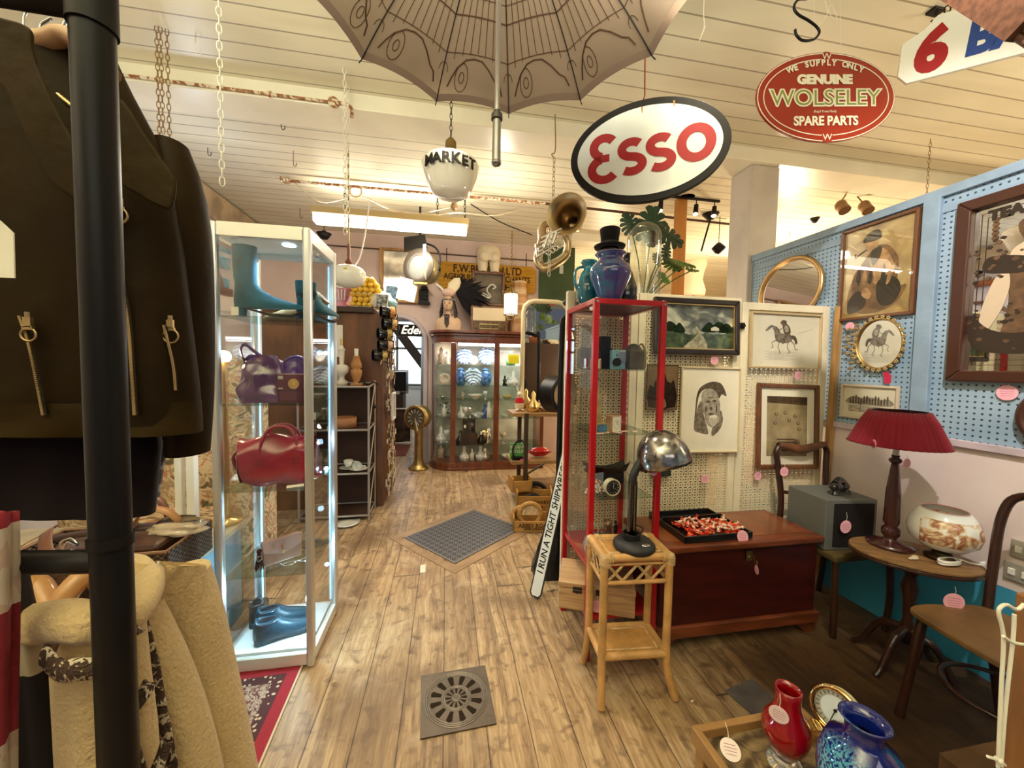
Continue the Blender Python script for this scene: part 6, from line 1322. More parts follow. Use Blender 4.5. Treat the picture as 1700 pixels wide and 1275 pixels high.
# brocade armchair
bc = NB('floral_brocade',.8); n1 = bc.noise(bc.tc,7,3,2.6); n2 = bc.noise(bc.tc,12,2,3.0)
bc.col(bc.mix(bc.ma('MULTIPLY',bc.ma('GREATER_THAN',n2,.58),.8),bc.ramp(n1,[(.36,(.10,.085,.035)),(.42,(.24,.18,.09)),(.47,(.60,.46,.28)),(.55,(.60,.46,.28)),(.60,(.30,.20,.10)),(.68,(.55,.40,.22))]),(.42,.13,.06)))
t = thing('brocade_armchair','high backed armchair in floral brocade behind the glass cabinet','armchair',(-1.55,2.62,0))
MB().bx(-.36,.40,-.06,.10,.25,1.42).build('backrest',bc.m,t,.05,seg=4); MB().bx(-.36,.40,-.30,.0,.22,.50).build('seat',bc.m,t,.04,seg=4)
for s_ in (-.40,.40): MB().bx(s_-.06,s_+.06,-.34,.06,.2,.70).build('arm',bc.m,t,.05,seg=4)
for sx in (-.36,.38):
    for sy in (-.28,.04): MB().cyl((sx,sy,0),(sx,sy,.22),.02,.03).build('leg',dw,t)
# glowing bulb lamp
p_ = PY(372,592,2.20); t = thing('lit_table_lamp','small bare glowing warm bulb lamp beside the glass cabinet','lamp',(p_.x,2.20,.531)); p_.z -= .531
MB().cyl((0,0,0),(0,0,p_.z-.06),.014).build('pole',BRASS,t); MB().lathe([(0,0),(.07,0),(.07,.02),(0,.03)]).build('base',BRASS,t); MB().ell((0,0,p_.z),.032).build('bulb',mat('warm_bulb_glow',(1,.8,.5),.3,emit=(1,.72,.36),estr=38),t); MB().cyl((0,0,p_.z-.06),(0,0,p_.z-.025),.018).build('socket',BRASS,t)
bulb('bare_bulb_light',(p_.x,2.14,p_.z+.531),7,(1,.74,.42),.03)
# scroll topped coat rack and hat on left wall
sm_ = mat('dark_oak_carving',(.13,.05,.03),.4,coat=.3); yy = PX(330,460,LX+.06).y
t = thing('carved_coat_rack','dark carved wooden coat rack with scrolls on the left wall','coat rack',PX(335,468,LX+.03))
MB().bx(-.03,.0,-.45,.55,-.05,.03).build('board',sm_,t,.004)
b = MB(); b.tube(spline([(.0,-.45,.05),(.0,-.25,.20),(.0,-.02,.20),(.0,.10,.08),(.0,.02,.05),(0,-.02,.10),(.0,.03,.12)],8),.022,8); b.tube(spline([(0,.18,.03),(0,.06,.22),(0,.05,.34),(0,.14,.36),(0,.22,.24),(0,.34,.03)],8),.022,8); b.build('scrollwork',sm_,t)
simple('black_felt_hat','large round black felt hat hanging below the carved coat rack','hat',MB(Matrix.Rotation(R(86),4,'Y')).lathe([(0,.12),(.12,.11),(.15,.02),(.30,.0),(.29,-.010),(.14,-.01)],n=36),mat('charcoal_felt',(.035,.028,.028),.9,noise=.2),PX(318,545,LX+.04))
for i,(py,sz) in enumerate(((436,.10),(470,.09),(408,.11))):
    q = PX(372,py,LX+.02); simple('blue_wall_card',('pale blue card pinned on the left wall, middle one','pale blue card pinned on the left wall, lowest one','pale blue card pinned on the left wall, highest one')[i],'card',MB().bx(0,.006,-sz,sz,-sz*.6,sz*.6),mat('pale_blue_card',(.12,.42,.62),.6,noise=.4,nscale=16),q)
b = MB(); p0,p1 = PX(282,285,LX+.13),PX(405,368,LX+.10); tag(MB().cyl((LX+.09,p0.y-1.2,CEIL-.55),(LX+.09,p1.y,CEIL-.50),.045,n=14).build('wooden_pole',mat('red_brown_pole',(.28,.09,.03),.35,coat=.4)),'long red brown varnished pole mounted high along the left wall','pole')
# rug
rg = NB('persian_rug',.95); ax_ = rg.ma('ABSOLUTE',rg.x); ay_ = rg.ma('ABSOLUTE',rg.y); e1 = rg.ma('SUBTRACT',.38,ax_); e2 = rg.ma('SUBTRACT',.62,ay_); e = rg.ma('MINIMUM',e1,e2)
n1 = rg.voro(rg.tc,32); n2 = rg.noise(rg.tc,30,3,2)
field = rg.ramp(n2,[(.40,(.09,.02,.018)),(.5,(.30,.19,.14)),(.56,(.42,.32,.24)),(.66,(.12,.03,.03))])
dots = rg.ma('LESS_THAN',rg.voro(rg.tc,50),.30); bord = rg.mix(dots,(.07,.02,.02),(.55,.42,.28))
c = rg.mix(rg.ma('GREATER_THAN',e,.10),bord,field); c = rg.mix(rg.ma('LESS_THAN',e,.055),c,(.30,.015,.025)); c = rg.mix(rg.ma('LESS_THAN',e,.008),c,(.55,.45,.30)); rg.col(c); rg.bump(n1,.3,.003)
p0 = PZ(497,1122,0); p1 = PZ(432,1275,0); ang = math.atan2(p1.x-p0.x,-(p1.y-p0.y))
t = MB().bx(-.38,.38,-.62,.62,0,.008).build('persian_rug',rg.m,None); t.rotation_euler = (0,0,ang); dv = Vector((math.cos(ang),math.sin(ang),0)); dl = Vector((-math.sin(ang),math.cos(ang),0)); t.location = Vector((p0.x,p0.y,.001))-dv*.38-dl*.55; tag(t,'red patterned Persian rug on boards at foot of the glass cabinet','rug')
# ================================================================== HANGING THINGS NEAR THE CAMERA
UC = Vector((.134,1.08,0)); UR,UZ,UT = .60,2.50,2.76; NR = 12
t = umb = thing('parasol','open grey brown parasol printed with scroll lines, hanging by its tip','umbrella',UC)
uf = NB('translucent_umbrella_cloth',.85); nn = uf.noise(uf.tc,3,4)
uf.col(uf.ramp(nn,[(.3,(.12,.085,.062)),(.7,(.17,.12,.09))])); uf.b.inputs['Transmission Weight'].default_value = 0
o_ = [n for n in uf.nt.nodes if n.type == 'OUTPUT_MATERIAL'][0]; tl = uf.nt.nodes.new('ShaderNodeBsdfTranslucent'); tl.inputs[0].default_value = (.50,.38,.26,1); mx = uf.nt.nodes.new('ShaderNodeMixShader'); mx.inputs[0].default_value = .22
uf.nt.links.new(uf.b.outputs[0],mx.inputs[1]); uf.nt.links.new(tl.outputs[0],mx.inputs[2]); uf.nt.links.new(mx.outputs[0],o_.inputs[0])
A0_ = R(18)
def upt(a,s_,off=0.0):
    """canopy point; s 0 apex .. 1 rim; scalloped between the ribs"""
    k = (a-A0_)/(2*math.pi/NR); f_ = k-math.floor(k); mid = 4*f_*(1-f_)
    cr = math.cos(math.pi/NR)/math.cos((f_-.5)*2*math.pi/NR)
    r_ = UR*s_*(cr*(1-.02*mid*s_)); z = UZ+(UT-UZ)*(1-s_**1.9)+.012*mid*s_**3-off
    return Vector((r_*math.cos(a),r_*math.sin(a),z))
MB().surf(lambda u_,v_: upt(A0_+2*math.pi*u_,.02+.98*v_),96,16,True).build('canopy',uf.m,t)
ln = mat('printed_brown_line',(.05,.025,.015),.8); b = MB(); bh = MB()
for k in range(NR):
    a = A0_+2*math.pi*k/NR; da = 2*math.pi/NR
    MB().tube([upt(a,s_,.006) for s_ in [i/12 for i in range(1,13)]]+[upt(a,1,.006)+Vector((.014*math.cos(a),.014*math.sin(a),-.004))],.0022,5).build('rib',BLKM,t)
    for j in range(1,8): b.tube([upt(a+da*j/8,s_,.0025) for s_ in (.14,.3,.45,.6,.72,.80 if j in (1,7) else .765+.02*abs(j-4)*.5)],.0013,3,caps=False)
    # scroll bracket and rosette near the rim
    P2_ = [(.10,.93),(.13,.89),(.2,.875),(.3,.83),(.42,.795),(.55,.79),(.68,.80),(.8,.84),(.86,.885),(.9,.93)]
    b.tube([upt(a+da*u_,s_,.003) for u_,s_ in P2_],.0026,4,caps=False)
    b.tube([upt(a+da*.05*math.cos(q_)*1.3,.86-.045*math.sin(q_),.003) for q_ in [math.pi*i/8 for i in range(9)]],.0012,3,caps=False)
    for rr2 in (.026,.010): b.tube([upt(a+da*(.72 if k < 4 else .28)+rr2/UR/.88*math.cos(q_),.885+rr2*1.0/UR*math.sin(q_)*1.6,.003) for q_ in [2*math.pi*i/14 for i in range(14)]],.0015,3,True)
for s_ in (.38,.60,.52,.77): b.tube([upt(A0_+2*math.pi*i/96,s_,.003) for i in range(96)],.0024 if s_ in (.60,.38) else .0014,4,True)
b.build('printed_scrollwork',ln,t)
MB().surf(lambda u_,v_: upt(A0_+2*math.pi*u_,1.0-.035*v_,.001)+Vector((0,0,-.0015)),96,2,True).build('hem',mat('umbrella_hem',(.17,.115,.085),.85),t)
hb = PY(820,275,UC.y).z; hj = PY(821,196,UC.y).z
MB().cyl((0,0,hj),(0,0,UT+.06),.0075,n=14).build('shaft',mat('grey_painted_tube',(.50,.48,.46),.3,.5),t)
MB().cyl((0,0,hb+.01),(0,0,hj),.0125,.0115,n=16).ell((0,0,hb+.008),(.0145,.0145,.010)).build('handle',mat('pewter_handle',(.30,.29,.29),.3,.8),t)
MB().cyl((0,0,hj-.004),(0,0,hj+.010),.016,n=16).cyl((0,0,hj+.01),(0,0,hj+.02),.010,n=16).build('ferrule',mat('dark_pewter',(.10,.09,.09),.4,.7),t)
MB().cyl((0,0,UT-.05),(0,0,UT-.02),.022,n=16).build('hub',BLKM,t); MB().tube([(0,0,UT+.05),(0,0,CEIL)],.0012,5).build('hanging_wire',BLKM,t)
# market globe
GP = PY(748,290,2.4); t = thing('glass_globe_lamp','white glass globe lamp lettered MARKET on a chain','lamp',GP)
mg = mat('opal_glass',(.80,.76,.66),.15,coat=.6,sss=.1)
MB().lathe([(.03,.13),(.045,.125),(.12,.095),(.168,.065),(.176,.045),(.165,.0),(.135,-.075),(.11,-.115),(.085,-.130),(.0,-.142)],n=44).build('glass_shade',mg,t)
MB().lathe([(.0,.215),(.018,.215),(.03,.20),(.034,.19),(.034,.14),(.042,.132),(.04,.12),(0,.12)],n=24).build('brass_gallery',mat('dull_brass',(.32,.22,.08),.4,.9),t)
# curved lettering on the shade, each letter its own strip turned around the globe
for i,ch in enumerate('MARKET'):
    a = R(-90+(i-2.5)*18.5); r_ = .174; q = text('letter',ch,.088,BLK,t,(r_*math.cos(a),r_*math.sin(a),.012),(R(86),0,a+R(90)),.0035,.0022)
b = MB(); chain_mb(b,(0,0,CEIL-GP.z-.10 if False else .50),.29,.006,.034,.0026); b.build('chain',mat('dark_chain',(.06,.045,.03),.4,.8),t)
MB().tube(spline([(0,0,.49),(.01,0,.52),(0,0,.545),(-.01,0,.56),(0,0,CEIL-GP.z)]),.003,6).build('hook',mat('dark_chain',(.06,.045,.03)),t)
# ESSO oval
cx_,cz_ = 1065,250; EY = 1.62; L_ = PY(934,262,EY); R_ = PY(1197,230,EY+.06); C_ = PY(1064,251,EY+.02); 
# physical oval: measured half extents, tilted around the view axis, turned slightly towards the camera
ew,eh = .372,.232
t = bpy.data.objects.new('petrol_sign',None); COL.objects.link(t); C_ = Vector((.800,1.46,PY(1064,251,1.46).z)); t.matrix_world = Matrix.Translation(C_) @ Matrix.Rotation(R(-27),4,'Z') @ Matrix.Rotation(R(-1),4,'Y'); tag(t,'white oval enamel sign with black border and red word ESSO','sign')
red_s = mat('sign_red',(.34,.003,.006),.45)
ew = .308; eh = .205
MB(RX90).prism(circ(ew,72,eh),.022,None,-.011).build('black_rim',BLK,t,.002)
en = mat('white_enamel',(.74,.77,.74),.25,noise=.06,nscale=4,coat=.4)
MB(Matrix.Translation((0,-.0111,0)) @ RX90).prism(circ(ew*.905,72,eh*.86),.0012).build('enamel_face',en,t)
b = MB(Matrix.Translation((0,-.0125,0)) @ RX90)
def st(pts,w_=.048,closed=False): b.stroke([(x*1.0,y) for x,y in pts],w_,.0012,None,closed)
def S_letter(cx0,cy0,h,w_):
    r1 = h*.27; return arc((cx0,cy0+h*.22),r1,40,250,14,h*.215)+arc((cx0,cy0-h*.22),r1*1.1,70,-130,14,h*.215)
EH = .175
e1 = arc((-.165,.045),.040,35,255,14,.038); e2 = arc((-.165,-.043),.047,105,325,14,.042)
st(e1,.034); st(e2,.034); st([(-.18,.001),(-.145,.001)],.030)
for cx0 in (-.062,.042): st([(x,y) for x,y in S_letter(cx0,-.008,.135,.04)],.033)
st(arc((.165,.008),.050,0,360,36,.056)[:-1],.034,True)
o = b.build('red_lettering',red_s,t); o.scale = (1.28*ew/.37,1,1.22*ew/.37); o.location = (.008,0,-.008)
b = MB(RX90)
for x in (-.02,.10): b.prism([(x-.004,eh*.86),(x+.004,eh*.86),(x+.002,eh*.72),(x-.001,eh*.76)],.0005,None,.0124)
b.build('rust_streaks',mat('rust_stain',(.36,.20,.08),.8),t)
hk = C_+Vector((-.005,0,eh+.0)); MB().tube([(0-.02,0,eh-.01),(-.01,0,eh+.02),(-.015,0,CEIL-C_.z-.01)],.0028,6).build('hanging_rod',mat('rusty_red_wire',(.25,.04,.02),.6),t)
# Wolseley oval
WY = 1.50; C_ = PY(1371,163,WY); ww = (PY(1473,167,WY)-PY(1268,160,WY)).length/2; wh = ww*.585
t = bpy.data.objects.new('spare_parts_sign',None); COL.objects.link(t); t.matrix_world = Matrix.Translation(C_) @ Matrix.Rotation(R(-6),4,'Z') @ Matrix.Rotation(R(-4),4,'Y'); tag(t,'red oval enamel sign reading genuine WOLSELEY spare parts','sign')
MB(RX90).prism(circ(ww,64,wh),.008,None,-.004).build('plate',mat('orange_red_enamel',(.30,.020,.006),.35,coat=.2),t)
cr_ = mat('cream_print',(.78,.72,.55),.5)
MB(Matrix.Translation((0,-.0042,0)) @ RX90).stroke(circ(ww*.985,64,wh*.975),.004,.001,None,True).stroke(circ(ww*.90,64,wh*.85),.004,.001,None,True).build('border_lines',cr_,t)
k = ww/.335
text('lettering','GENUINE',.054*k,cr_,t,(-.01,-.0062,.076*k),ext=.0005,bold=.0035*k,sx=1.15)
text('lettering','WOLSELEY',.098*k,cr_,t,(-.005,-.0056,-.005),ext=.0004,bold=.0060*k,sx=1.10); text('lettering','WOLSELEY',.098*k,mat('olive_print',(.22,.26,.05),.5),t,(-.005,-.0068,-.005),ext=.0005,bold=-.0008*k,sx=1.10)
text('lettering','SPARE PARTS',.056*k,cr_,t,(-.005,-.0062,-.105*k),ext=.0005,bold=.002*k,sx=.95)
text('lettering',"(Reg'd Trade Mark)",.014*k,cr_,t,(-.01,-.0062,-.062*k),ext=.0003)
for i,ch in enumerate('WE SUPPLY ONLY'):
    if ch != ' ': xx = (i-6.5)*.0262*k; text('letter',ch,.036*k,cr_,t,(xx-.004,-.0062,.150*k-1.05*xx*xx/k),(R(90),math.atan(2.1*xx/k),0),.0005,.0014*k)
for z in (.90,-.90): MB(Matrix.Translation((0,-.0046,z*wh)) @ RX90).prism(circ(.030*k,16,.022*k),.001).build('crest',mat('orange_red_enamel',(.45,.035,.012)),t); text('lettering','W',.040*k,cr_,t,(0,-.0066,z*wh),ext=.0004,sx=1.1)
b = MB()
for x in (-.055,.075): b.tube([(x,0,wh*.97),(x*.95,0,CEIL-C_.z)],.0010,4)
b.tube(spline([(-.04,-.01,wh+.07),(-.03,-.01,wh+.13),(-.05,-.01,wh+.09),(.0,-.01,wh+.16),(.02,-.01,wh+.20),(.06,0,wh+.14),(.0,-.01,wh+.18),(-.01,0,CEIL-C_.z)]),.0014,4); b.build('string',mat('white_string',(.80,.74,.60),.9),t)
# S hook
q = PY(1340,30,1.42); t = thing('meat_hook','black iron S hook hanging left of the red oval sign','hook',q)
P = [PY(x,y,1.42)-q for x,y in ((1352,-6),(1340,-2),(1325,0),(1318,12),(1325,24),(1342,34),(1356,45),(1360,55),(1350,66),(1332,67),(1322,58),(1320,49))]
MB().tube(spline(P,5),.005,8).build('iron_hook',BLKM,t); MB().tube([P[0],P[0]+Vector((0,0,CEIL-q.z-P[0].z))],.002,5).build('wire',BLKM,t)
simple('dangling_string','white string end dangling from the ceiling right of the parasol','string',MB().tube(spline([PY(1170,-20,1.5),PY(1168,20,1.5),PY(1169,45,1.5),PY(1160,70,1.5),PY(1172,42,1.5)]),.0016,4),mat('white_string',(.8,.74,.6)),(0,0,0))
# 6 BAR sign on a right hand beam, and the dark fluted wooden bracket in the corner
BYs = 1.30; C_ = PY(1598,66,BYs); t = bpy.data.objects.new('bar_sign',None); COL.objects.link(t); t.matrix_world = Matrix.Translation(C_) @ Matrix.Rotation(R(-38),4,'Z') @ Matrix.Rotation(R(-1),4,'Y'); tag(t,'white shaped sign with red 6 and blue BA hung upper right','sign')
MB(RX90).prism([(-.20,-.085),(-.17,-.125),(.30,-.125),(.33,-.09),(.33,.06),(.02,.09),(-.02,.13),(-.08,.13),(-.12,.085),(-.19,.05)],.016,None,-.008).build('board',mat('white_sign_board',(.80,.78,.70),.5),t,.003)
text('lettering','6',.24,red_s,t,(-.105,-.0095,-.018),ext=.001,bold=.012,sx=.85,shear=.15); text('lettering','BAR',.18,mat('sign_blue',(.015,.05,.24),.4),t,(.135,-.0095,-.018),ext=.001,bold=.009,sx=.80,shear=.15)
b = MB(); b.tube([(.01*math.cos(a)-.05,0,.145+.016*math.sin(a)) for a in [2*math.pi*i/12 for i in range(12)]],.003,5,True); b.tube([(-.05,0,.16),(-.05,0,CEIL-C_.z)],.0018,5); b.build('ring_and_wire',BLKM,t)
simple('ceiling_hook_plate','black hook plate on the ceiling left of the white 6 sign','hook',MB().bx(-.03,.03,-.02,.02,-.012,.0).tube(spline([(0,0,-.01),(.02,0,-.04),(.0,0,-.07),(-.02,0,-.05)]),.004,6),BLKM,PZ(1553,17,CEIL))
q = PY(1640,40,.78); t = thing('fluted_pelmet','dark fluted wooden moulding in the top right corner','moulding',q)
fw_ = mat('dark_fluted_wood',(.13,.055,.03),.45,noise=.4,nscale=10,stretch=(1,6,6)); b = MB()
a0,a1 = PY(1600,-14,.86)-q,PY(1730,64,.70)-q
for k in range(6): dv = Vector((.0,-.012*k,.020*k-.03)); b.tube([a0+dv,a1+dv],.013 if k % 2 else .009,8)
b.build('mouldings',fw_,t); MB().bar(a0+Vector((0,.02,.05)),a1+Vector((0,.02,.05)),.05,.07).build('backboard',fw_,t)
# ------------------------------------------------------------------ chains and hooks on the ceiling
wch = mat('white_plastic_chain',(.78,.74,.62),.4); rch = mat('rusty_chain',(.30,.18,.07),.5,.6)
def hang_chain(px,y0,y1,Y,m,label,r=.006,pitch=.032,wire=.0022,x2=None):
    p1 = PY(px if x2 is None else x2,y1,Y); L_ = CEIL-p1.z; b = MB(); chain_mb(b,(0,0,0),L_,r,pitch,wire)
    o = b.build('hanging_chain',m,None,loc=(p1.x,Y,CEIL)); tag(o,label,'chain','chains hanging from the ceiling')
hang_chain(369,0,312,1.9,wch,'long white plastic chain hanging at left above the glass cabinet',.0075,.036,.0026)
hang_chain(573,70,395,2.45,wch,'long white chain hanging in front of the fluorescent light',.0075,.036,.0026)
hang_chain(578,90,372,2.60,wch,'second white chain just behind the one before the fluorescent light',.007,.034,.0024)
hang_chain(271,95,222,2.35,rch,'rusty thin chain hanging by the left wall, middle strand'); hang_chain(265,95,238,2.35,rch,'rusty thin chain hanging by the left wall, left strand'); hang_chain(283,95,280,2.36,rch,'rusty thin chain hanging by the left wall, longest strand')
hang_chain(1538,195,330,2.30,rch,'thin rusty chain hanging above the seated person painting',.005,.03,.0016); hang_chain(1311,305,395,4.1,rch,'thin chain hanging just right of the white column',.006,.036,.002); hang_chain(1437,328,362,3.9,rch,'short dark chain beside the ceiling spotlights',.008,.04,.003); hang_chain(1355,365,400,5.3,rch,'short chain below a black hook, right of the column',.008,.04,.003)
for i,(x,y,lb) in enumerate(((467,200,'small black cup hook in the ceiling left of the parasol'),(487,250,'red brown hook hanging from ceiling boards left of MARKET globe'),(345,245,'tiny dark hook on the ceiling above the glass cabinet'),(498,345,'thin wire hook in ceiling boards left of the fluorescent light'),(325,72,'small cream hook on the ceiling boards upper left'))):
    q = PZ(x,y,CEIL); h = (.05,.11,.05,.10,.05)[i]; m_ = (BLKM,mat('red_brown_hook',(.30,.03,.03),.5),BLKM,BLKM,WHT)[i]
    simple('ceiling_hook',lb,'hook',MB().tube(spline([(0,0,0),(0,0,-h),(.012,0,-h-.014),(.024,0,-h),(.02,0,-h+.015)]),.0026,5),m_,q)
# rusty gas pipes along the beam and across the ceiling
rp = NB('peeling_rusty_pipe',.6); nn = rp.noise(rp.tc,30,5,1.0); rp.col(rp.ramp(nn,[(.42,(.25,.085,.025)),(.5,(.40,.20,.08)),(.56,(.70,.62,.46))]))
t = thing('gas_pipe','rusty peeling pipe along the ceiling beam with a round flange','pipe',(0,0,0))
y_ = 2.645; p0,p1,p2 = PY(150,112,y_),PY(548,168,y_),PY(585,187,y_)
zb = CEIL-.085
MB().cyl((-2.3,y_,zb),(p1.x,y_,zb),.009,n=10).build('pipe',rp.m,t); MB().cyl((p1.x+.02,y_-.012,zb),(p1.x+.02,y_+.01,zb),.032,n=20).build('flange',rp.m,t); MB().tube(spline([(p1.x+.03,y_,zb),(p1.x+.10,y_,zb),(p1.x+.13,y_,zb-.03),(p1.x+.13,y_,zb-.08)]),.010,8).build('elbow',rp.m,t); MB().cyl((p1.x-.35,y_-.01,zb),(p1.x-.35,y_+.01,zb),.018,n=12).build('bracket',rp.m,t)
p0,p1 = PZ(478,300,CEIL-.05),PZ(905,338,CEIL-.05); t = simple('ceiling_conduit','long rusty pipe across the ceiling above the fluorescent light','pipe',MB().cyl(p0,p1,.014,n=8).cyl(p0-Vector((.06,0,0)),p0+Vector((.01,0,0)),.03,n=10),rp.m,(0,0,0))
p0,p1 = PZ(905,338,CEIL-.05),PZ(1210,372,CEIL-.05); simple('ceiling_conduit','dark thin pipe across the ceiling right of the horn','pipe',MB().cyl(p0,p1,.014,n=8),mat('dark_conduit',(.10,.05,.03),.6),(0,0,0))
# ------------------------------------------------------------------ fluorescent batten
F0,F1 = Vector((-1.30,4.02,2.86)),Vector((.215,4.0,2.86)); t = thing('fluorescent_fixture','long twin fluorescent ceiling light with tan reflector hung on chains','light',(F0+F1)/2)
a,c = F0-t.location,F1-t.location; fx = mat('tan_reflector',(.42,.30,.13),.45)
MB().bx(a.x,c.x,-.075,.075,-.015,.045).build('reflector',fx,t,.004)
b = MB()
for k in range(7): x = a.x+.1+k*(c.x-a.x-.2)/6; b.bx(x-.06,x+.06,-.045,.045,.046,.052)
b.build('vent_slots',mat('tube_glow',(1,.95,.8),.4,emit=(1,.90,.68),estr=5),t)
MB().bx(a.x+.02,c.x-.02,-.06,.06,-.095,-.016).build('diffuser',mat('tube_glow',(1,.95,.8),.4,emit=(1,.90,.68),estr=5),t)
for x in (a.x+.30,c.x-.32,c.x-.04): chain_b = MB(); chain_mb(chain_b,(x,0,CEIL-t.location.z),CEIL-t.location.z-.045,.008,.04,.004); chain_b.build('chain',BLKM,t)
b = MB(); rnd = random.Random(4)
pts = [(a.x-.15,-.1,.25),(a.x+.1,-.05,.09),(a.x+.45,-.06,.17),(a.x+.75,-.05,.07),(a.x+1.1,-.05,.05),(c.x-.1,-.05,.10),(c.x+.25,0,.12),(c.x+.55,.1,.24)]
b.tube(spline(pts,8),.006,5); b.tube([(a.x+.42+.055*math.cos(q_),-.09,.20+.055*math.sin(q_)) for q_ in [2*math.pi*i/16 for i in range(16)]],.010,5,True)
b.tube(spline([(a.x+.5,-.08,.16),(a.x+.8,-.08,.06),(a.x+1.0,-.05,.055),(c.x-.2,-.08,.13)],8),.004,5); b.build('loose_cable',mat('cream_cable',(.62,.52,.36),.6),t)
MB().tube(spline([(c.x+.02,0,.22),(c.x+.35,.1,.10),(c.x+.75,.3,.06)],8),.006,5).build('black_cable',BLK,t)
q = PY(754,343,3.7); simple('cable_bulb','old glass bulb hanging below the MARKET globe','bulb',MB().ell((0,0,0),(.035,.035,.05)).cyl((0,0,.04),(0,0,.12),.025).tube([(0,0,.1),(0,0,CEIL-q.z)],.005,5),mat('amber_bulb',(.32,.20,.09),.2,coat=.6),q)
# glass shade pendant at left with white flex
q = PY(579,458,3.35); t = thing('glass_pendant_shade','white glass pendant shade painted with yellow flowers, brown stem','lamp',q)
sg = NB('painted_opal_glass',.15); nn = sg.noise(sg.tc,18,3,1.0); msk = sg.ma('MULTIPLY',sg.ma('GREATER_THAN',nn,.56),sg.ma('MULTIPLY',sg.ma('GREATER_THAN',sg.z,.02),sg.ma('LESS_THAN',sg.x,.02))); sg.col(sg.mix(msk,(.78,.78,.68),(.62,.42,.10))); sg.b.inputs['Coat Weight'].default_value = .6
MB().lathe([(.02,.09),(.06,.085),(.115,.06),(.135,.035),(.133,-.01),(.125,-.04),(.10,-.075),(.05,-.095),(0,-.10)],n=36).build('glass_shade',sg.m,t)
MB().lathe([(0,.10),(.03,.10),(.026,.12),(.012,.14),(.014,.22),(.010,.26),(0,.26)],n=16).build('stem',mat('red_brown_turned',(.20,.06,.03),.35),t); MB().cyl((0,0,.26),(0,0,CEIL-q.z),.006,n=8).build('rod',mat('dull_brass',(.32,.22,.08)),t)
simple('white_flex_cable','white cable hanging from the fluorescent light to the pendant shade','cable',MB().tube(spline([PY(614,330,3.7),PY(609,370,3.6),PY(603,405,3.5),PY(597,428,3.45),PY(590,440,3.42)],8),.007,6),WHT,(0,0,0))
# euphonium on a chain: bell towards the camera and looped silver tubes
q = PY(940,355,2.55); t = thing('brass_tuba','old tuba hanging on a chain, bell facing us, silver coils below','tuba',q)
Mb = Matrix.Rotation(R(16),4,'Z') @ Matrix.Rotation(R(68),4,'X'); old = mat('tarnished_brass',(.52,.38,.20),.36,1,noise=.25,nscale=6); sil = mat('silver_plate_tube',(.70,.68,.64),.15,1)
# bell axis: mouth normal towards camera and down
rb = .140; prof = [(rb,0),(rb*.97,-.003),(rb*.84,-.012),(rb*.70,-.030),(rb*.58,-.06),(rb*.48,-.11),(rb*.38,-.20),(rb*.28,-.32)]
Tn = (Vector((0,0,CAMZ))-q); Tn = (Tn.normalized()+Vector((-.30,0,.30))).normalized(); Tb = Tn.to_track_quat('Z','Y').to_matrix().to_4x4()
MB(Tb).lathe(prof,n=44).build('bell',old,t,solid=.003); MB(Tb).tube([(rb*math.cos(a),rb*math.sin(a),0) for a in [2*math.pi*i/44 for i in range(44)]],.004,7,True).build('bell_rim',old,t)
e0 = Tb @ Vector((0,0,-.32)); A = lambda x,y,Y=2.62: PY(x,y,Y)-q
MB().tube(spline([e0,A(905,375,2.85),A(900,400,2.72),A(893,430,2.66),A(903,446,2.62),A(920,440,2.6),A(940,424,2.6),A(944,405,2.6),A(938,392,2.6)],8),[.040]*10+[.033]*20+[.026]*20+[.02]*15,12).build('main_bow',old,t)
b = MB()
b.tube(spline([A(889,405),A(892,428),A(900,444),A(906,446),A(938,430),A(945,412),A(941,396),A(930,385)],8),.011,8)
b.tube(spline([A(893,412),A(897,432),A(903,439),A(932,424),A(938,408),A(934,394)],8),.009,8)
for k in range(5): b.tube([A(890+2*k,428-8*k,2.57),A(920+3*k,408-7*k,2.55)],.0085,8)
for k in range(3): b.cyl(A(903+7*k,412-3*k,2.55),A(910+7*k,392-3*k,2.55),.014,n=12)
for k in range(4): b.tube(spline([A(906+6*k,420-4*k,2.53),A(912+6*k,424-4*k,2.52),A(916+6*k,416-4*k,2.53)]),.005,6)
b.build('silver_tubing',sil,t)
b = MB(); chain_mb(b,A(913,378,2.50),.34,.008,.036,.003); b.build('white_chain',mat('silver_chain',(.75,.70,.6),.3,.6),t)
b = MB(); chain_mb(b,A(920,262,2.60),.33,.007,.032,.0022); b.tube(spline([A(920,262,2.6),A(916,256,2.6),A(922,248,2.6),(A(920,256,2.6).x,A(920,256,2.6).y,CEIL-q.z)]),.004,5); b.build('hanging_chain',rch,t)
b = MB(RX90); b.prism([(-.013,-.03),(.013,-.03),(.013,.03),(-.013,.03)],.002); o = b.build('price_tag',PAPER,t); o.location = A(932,447,2.5)
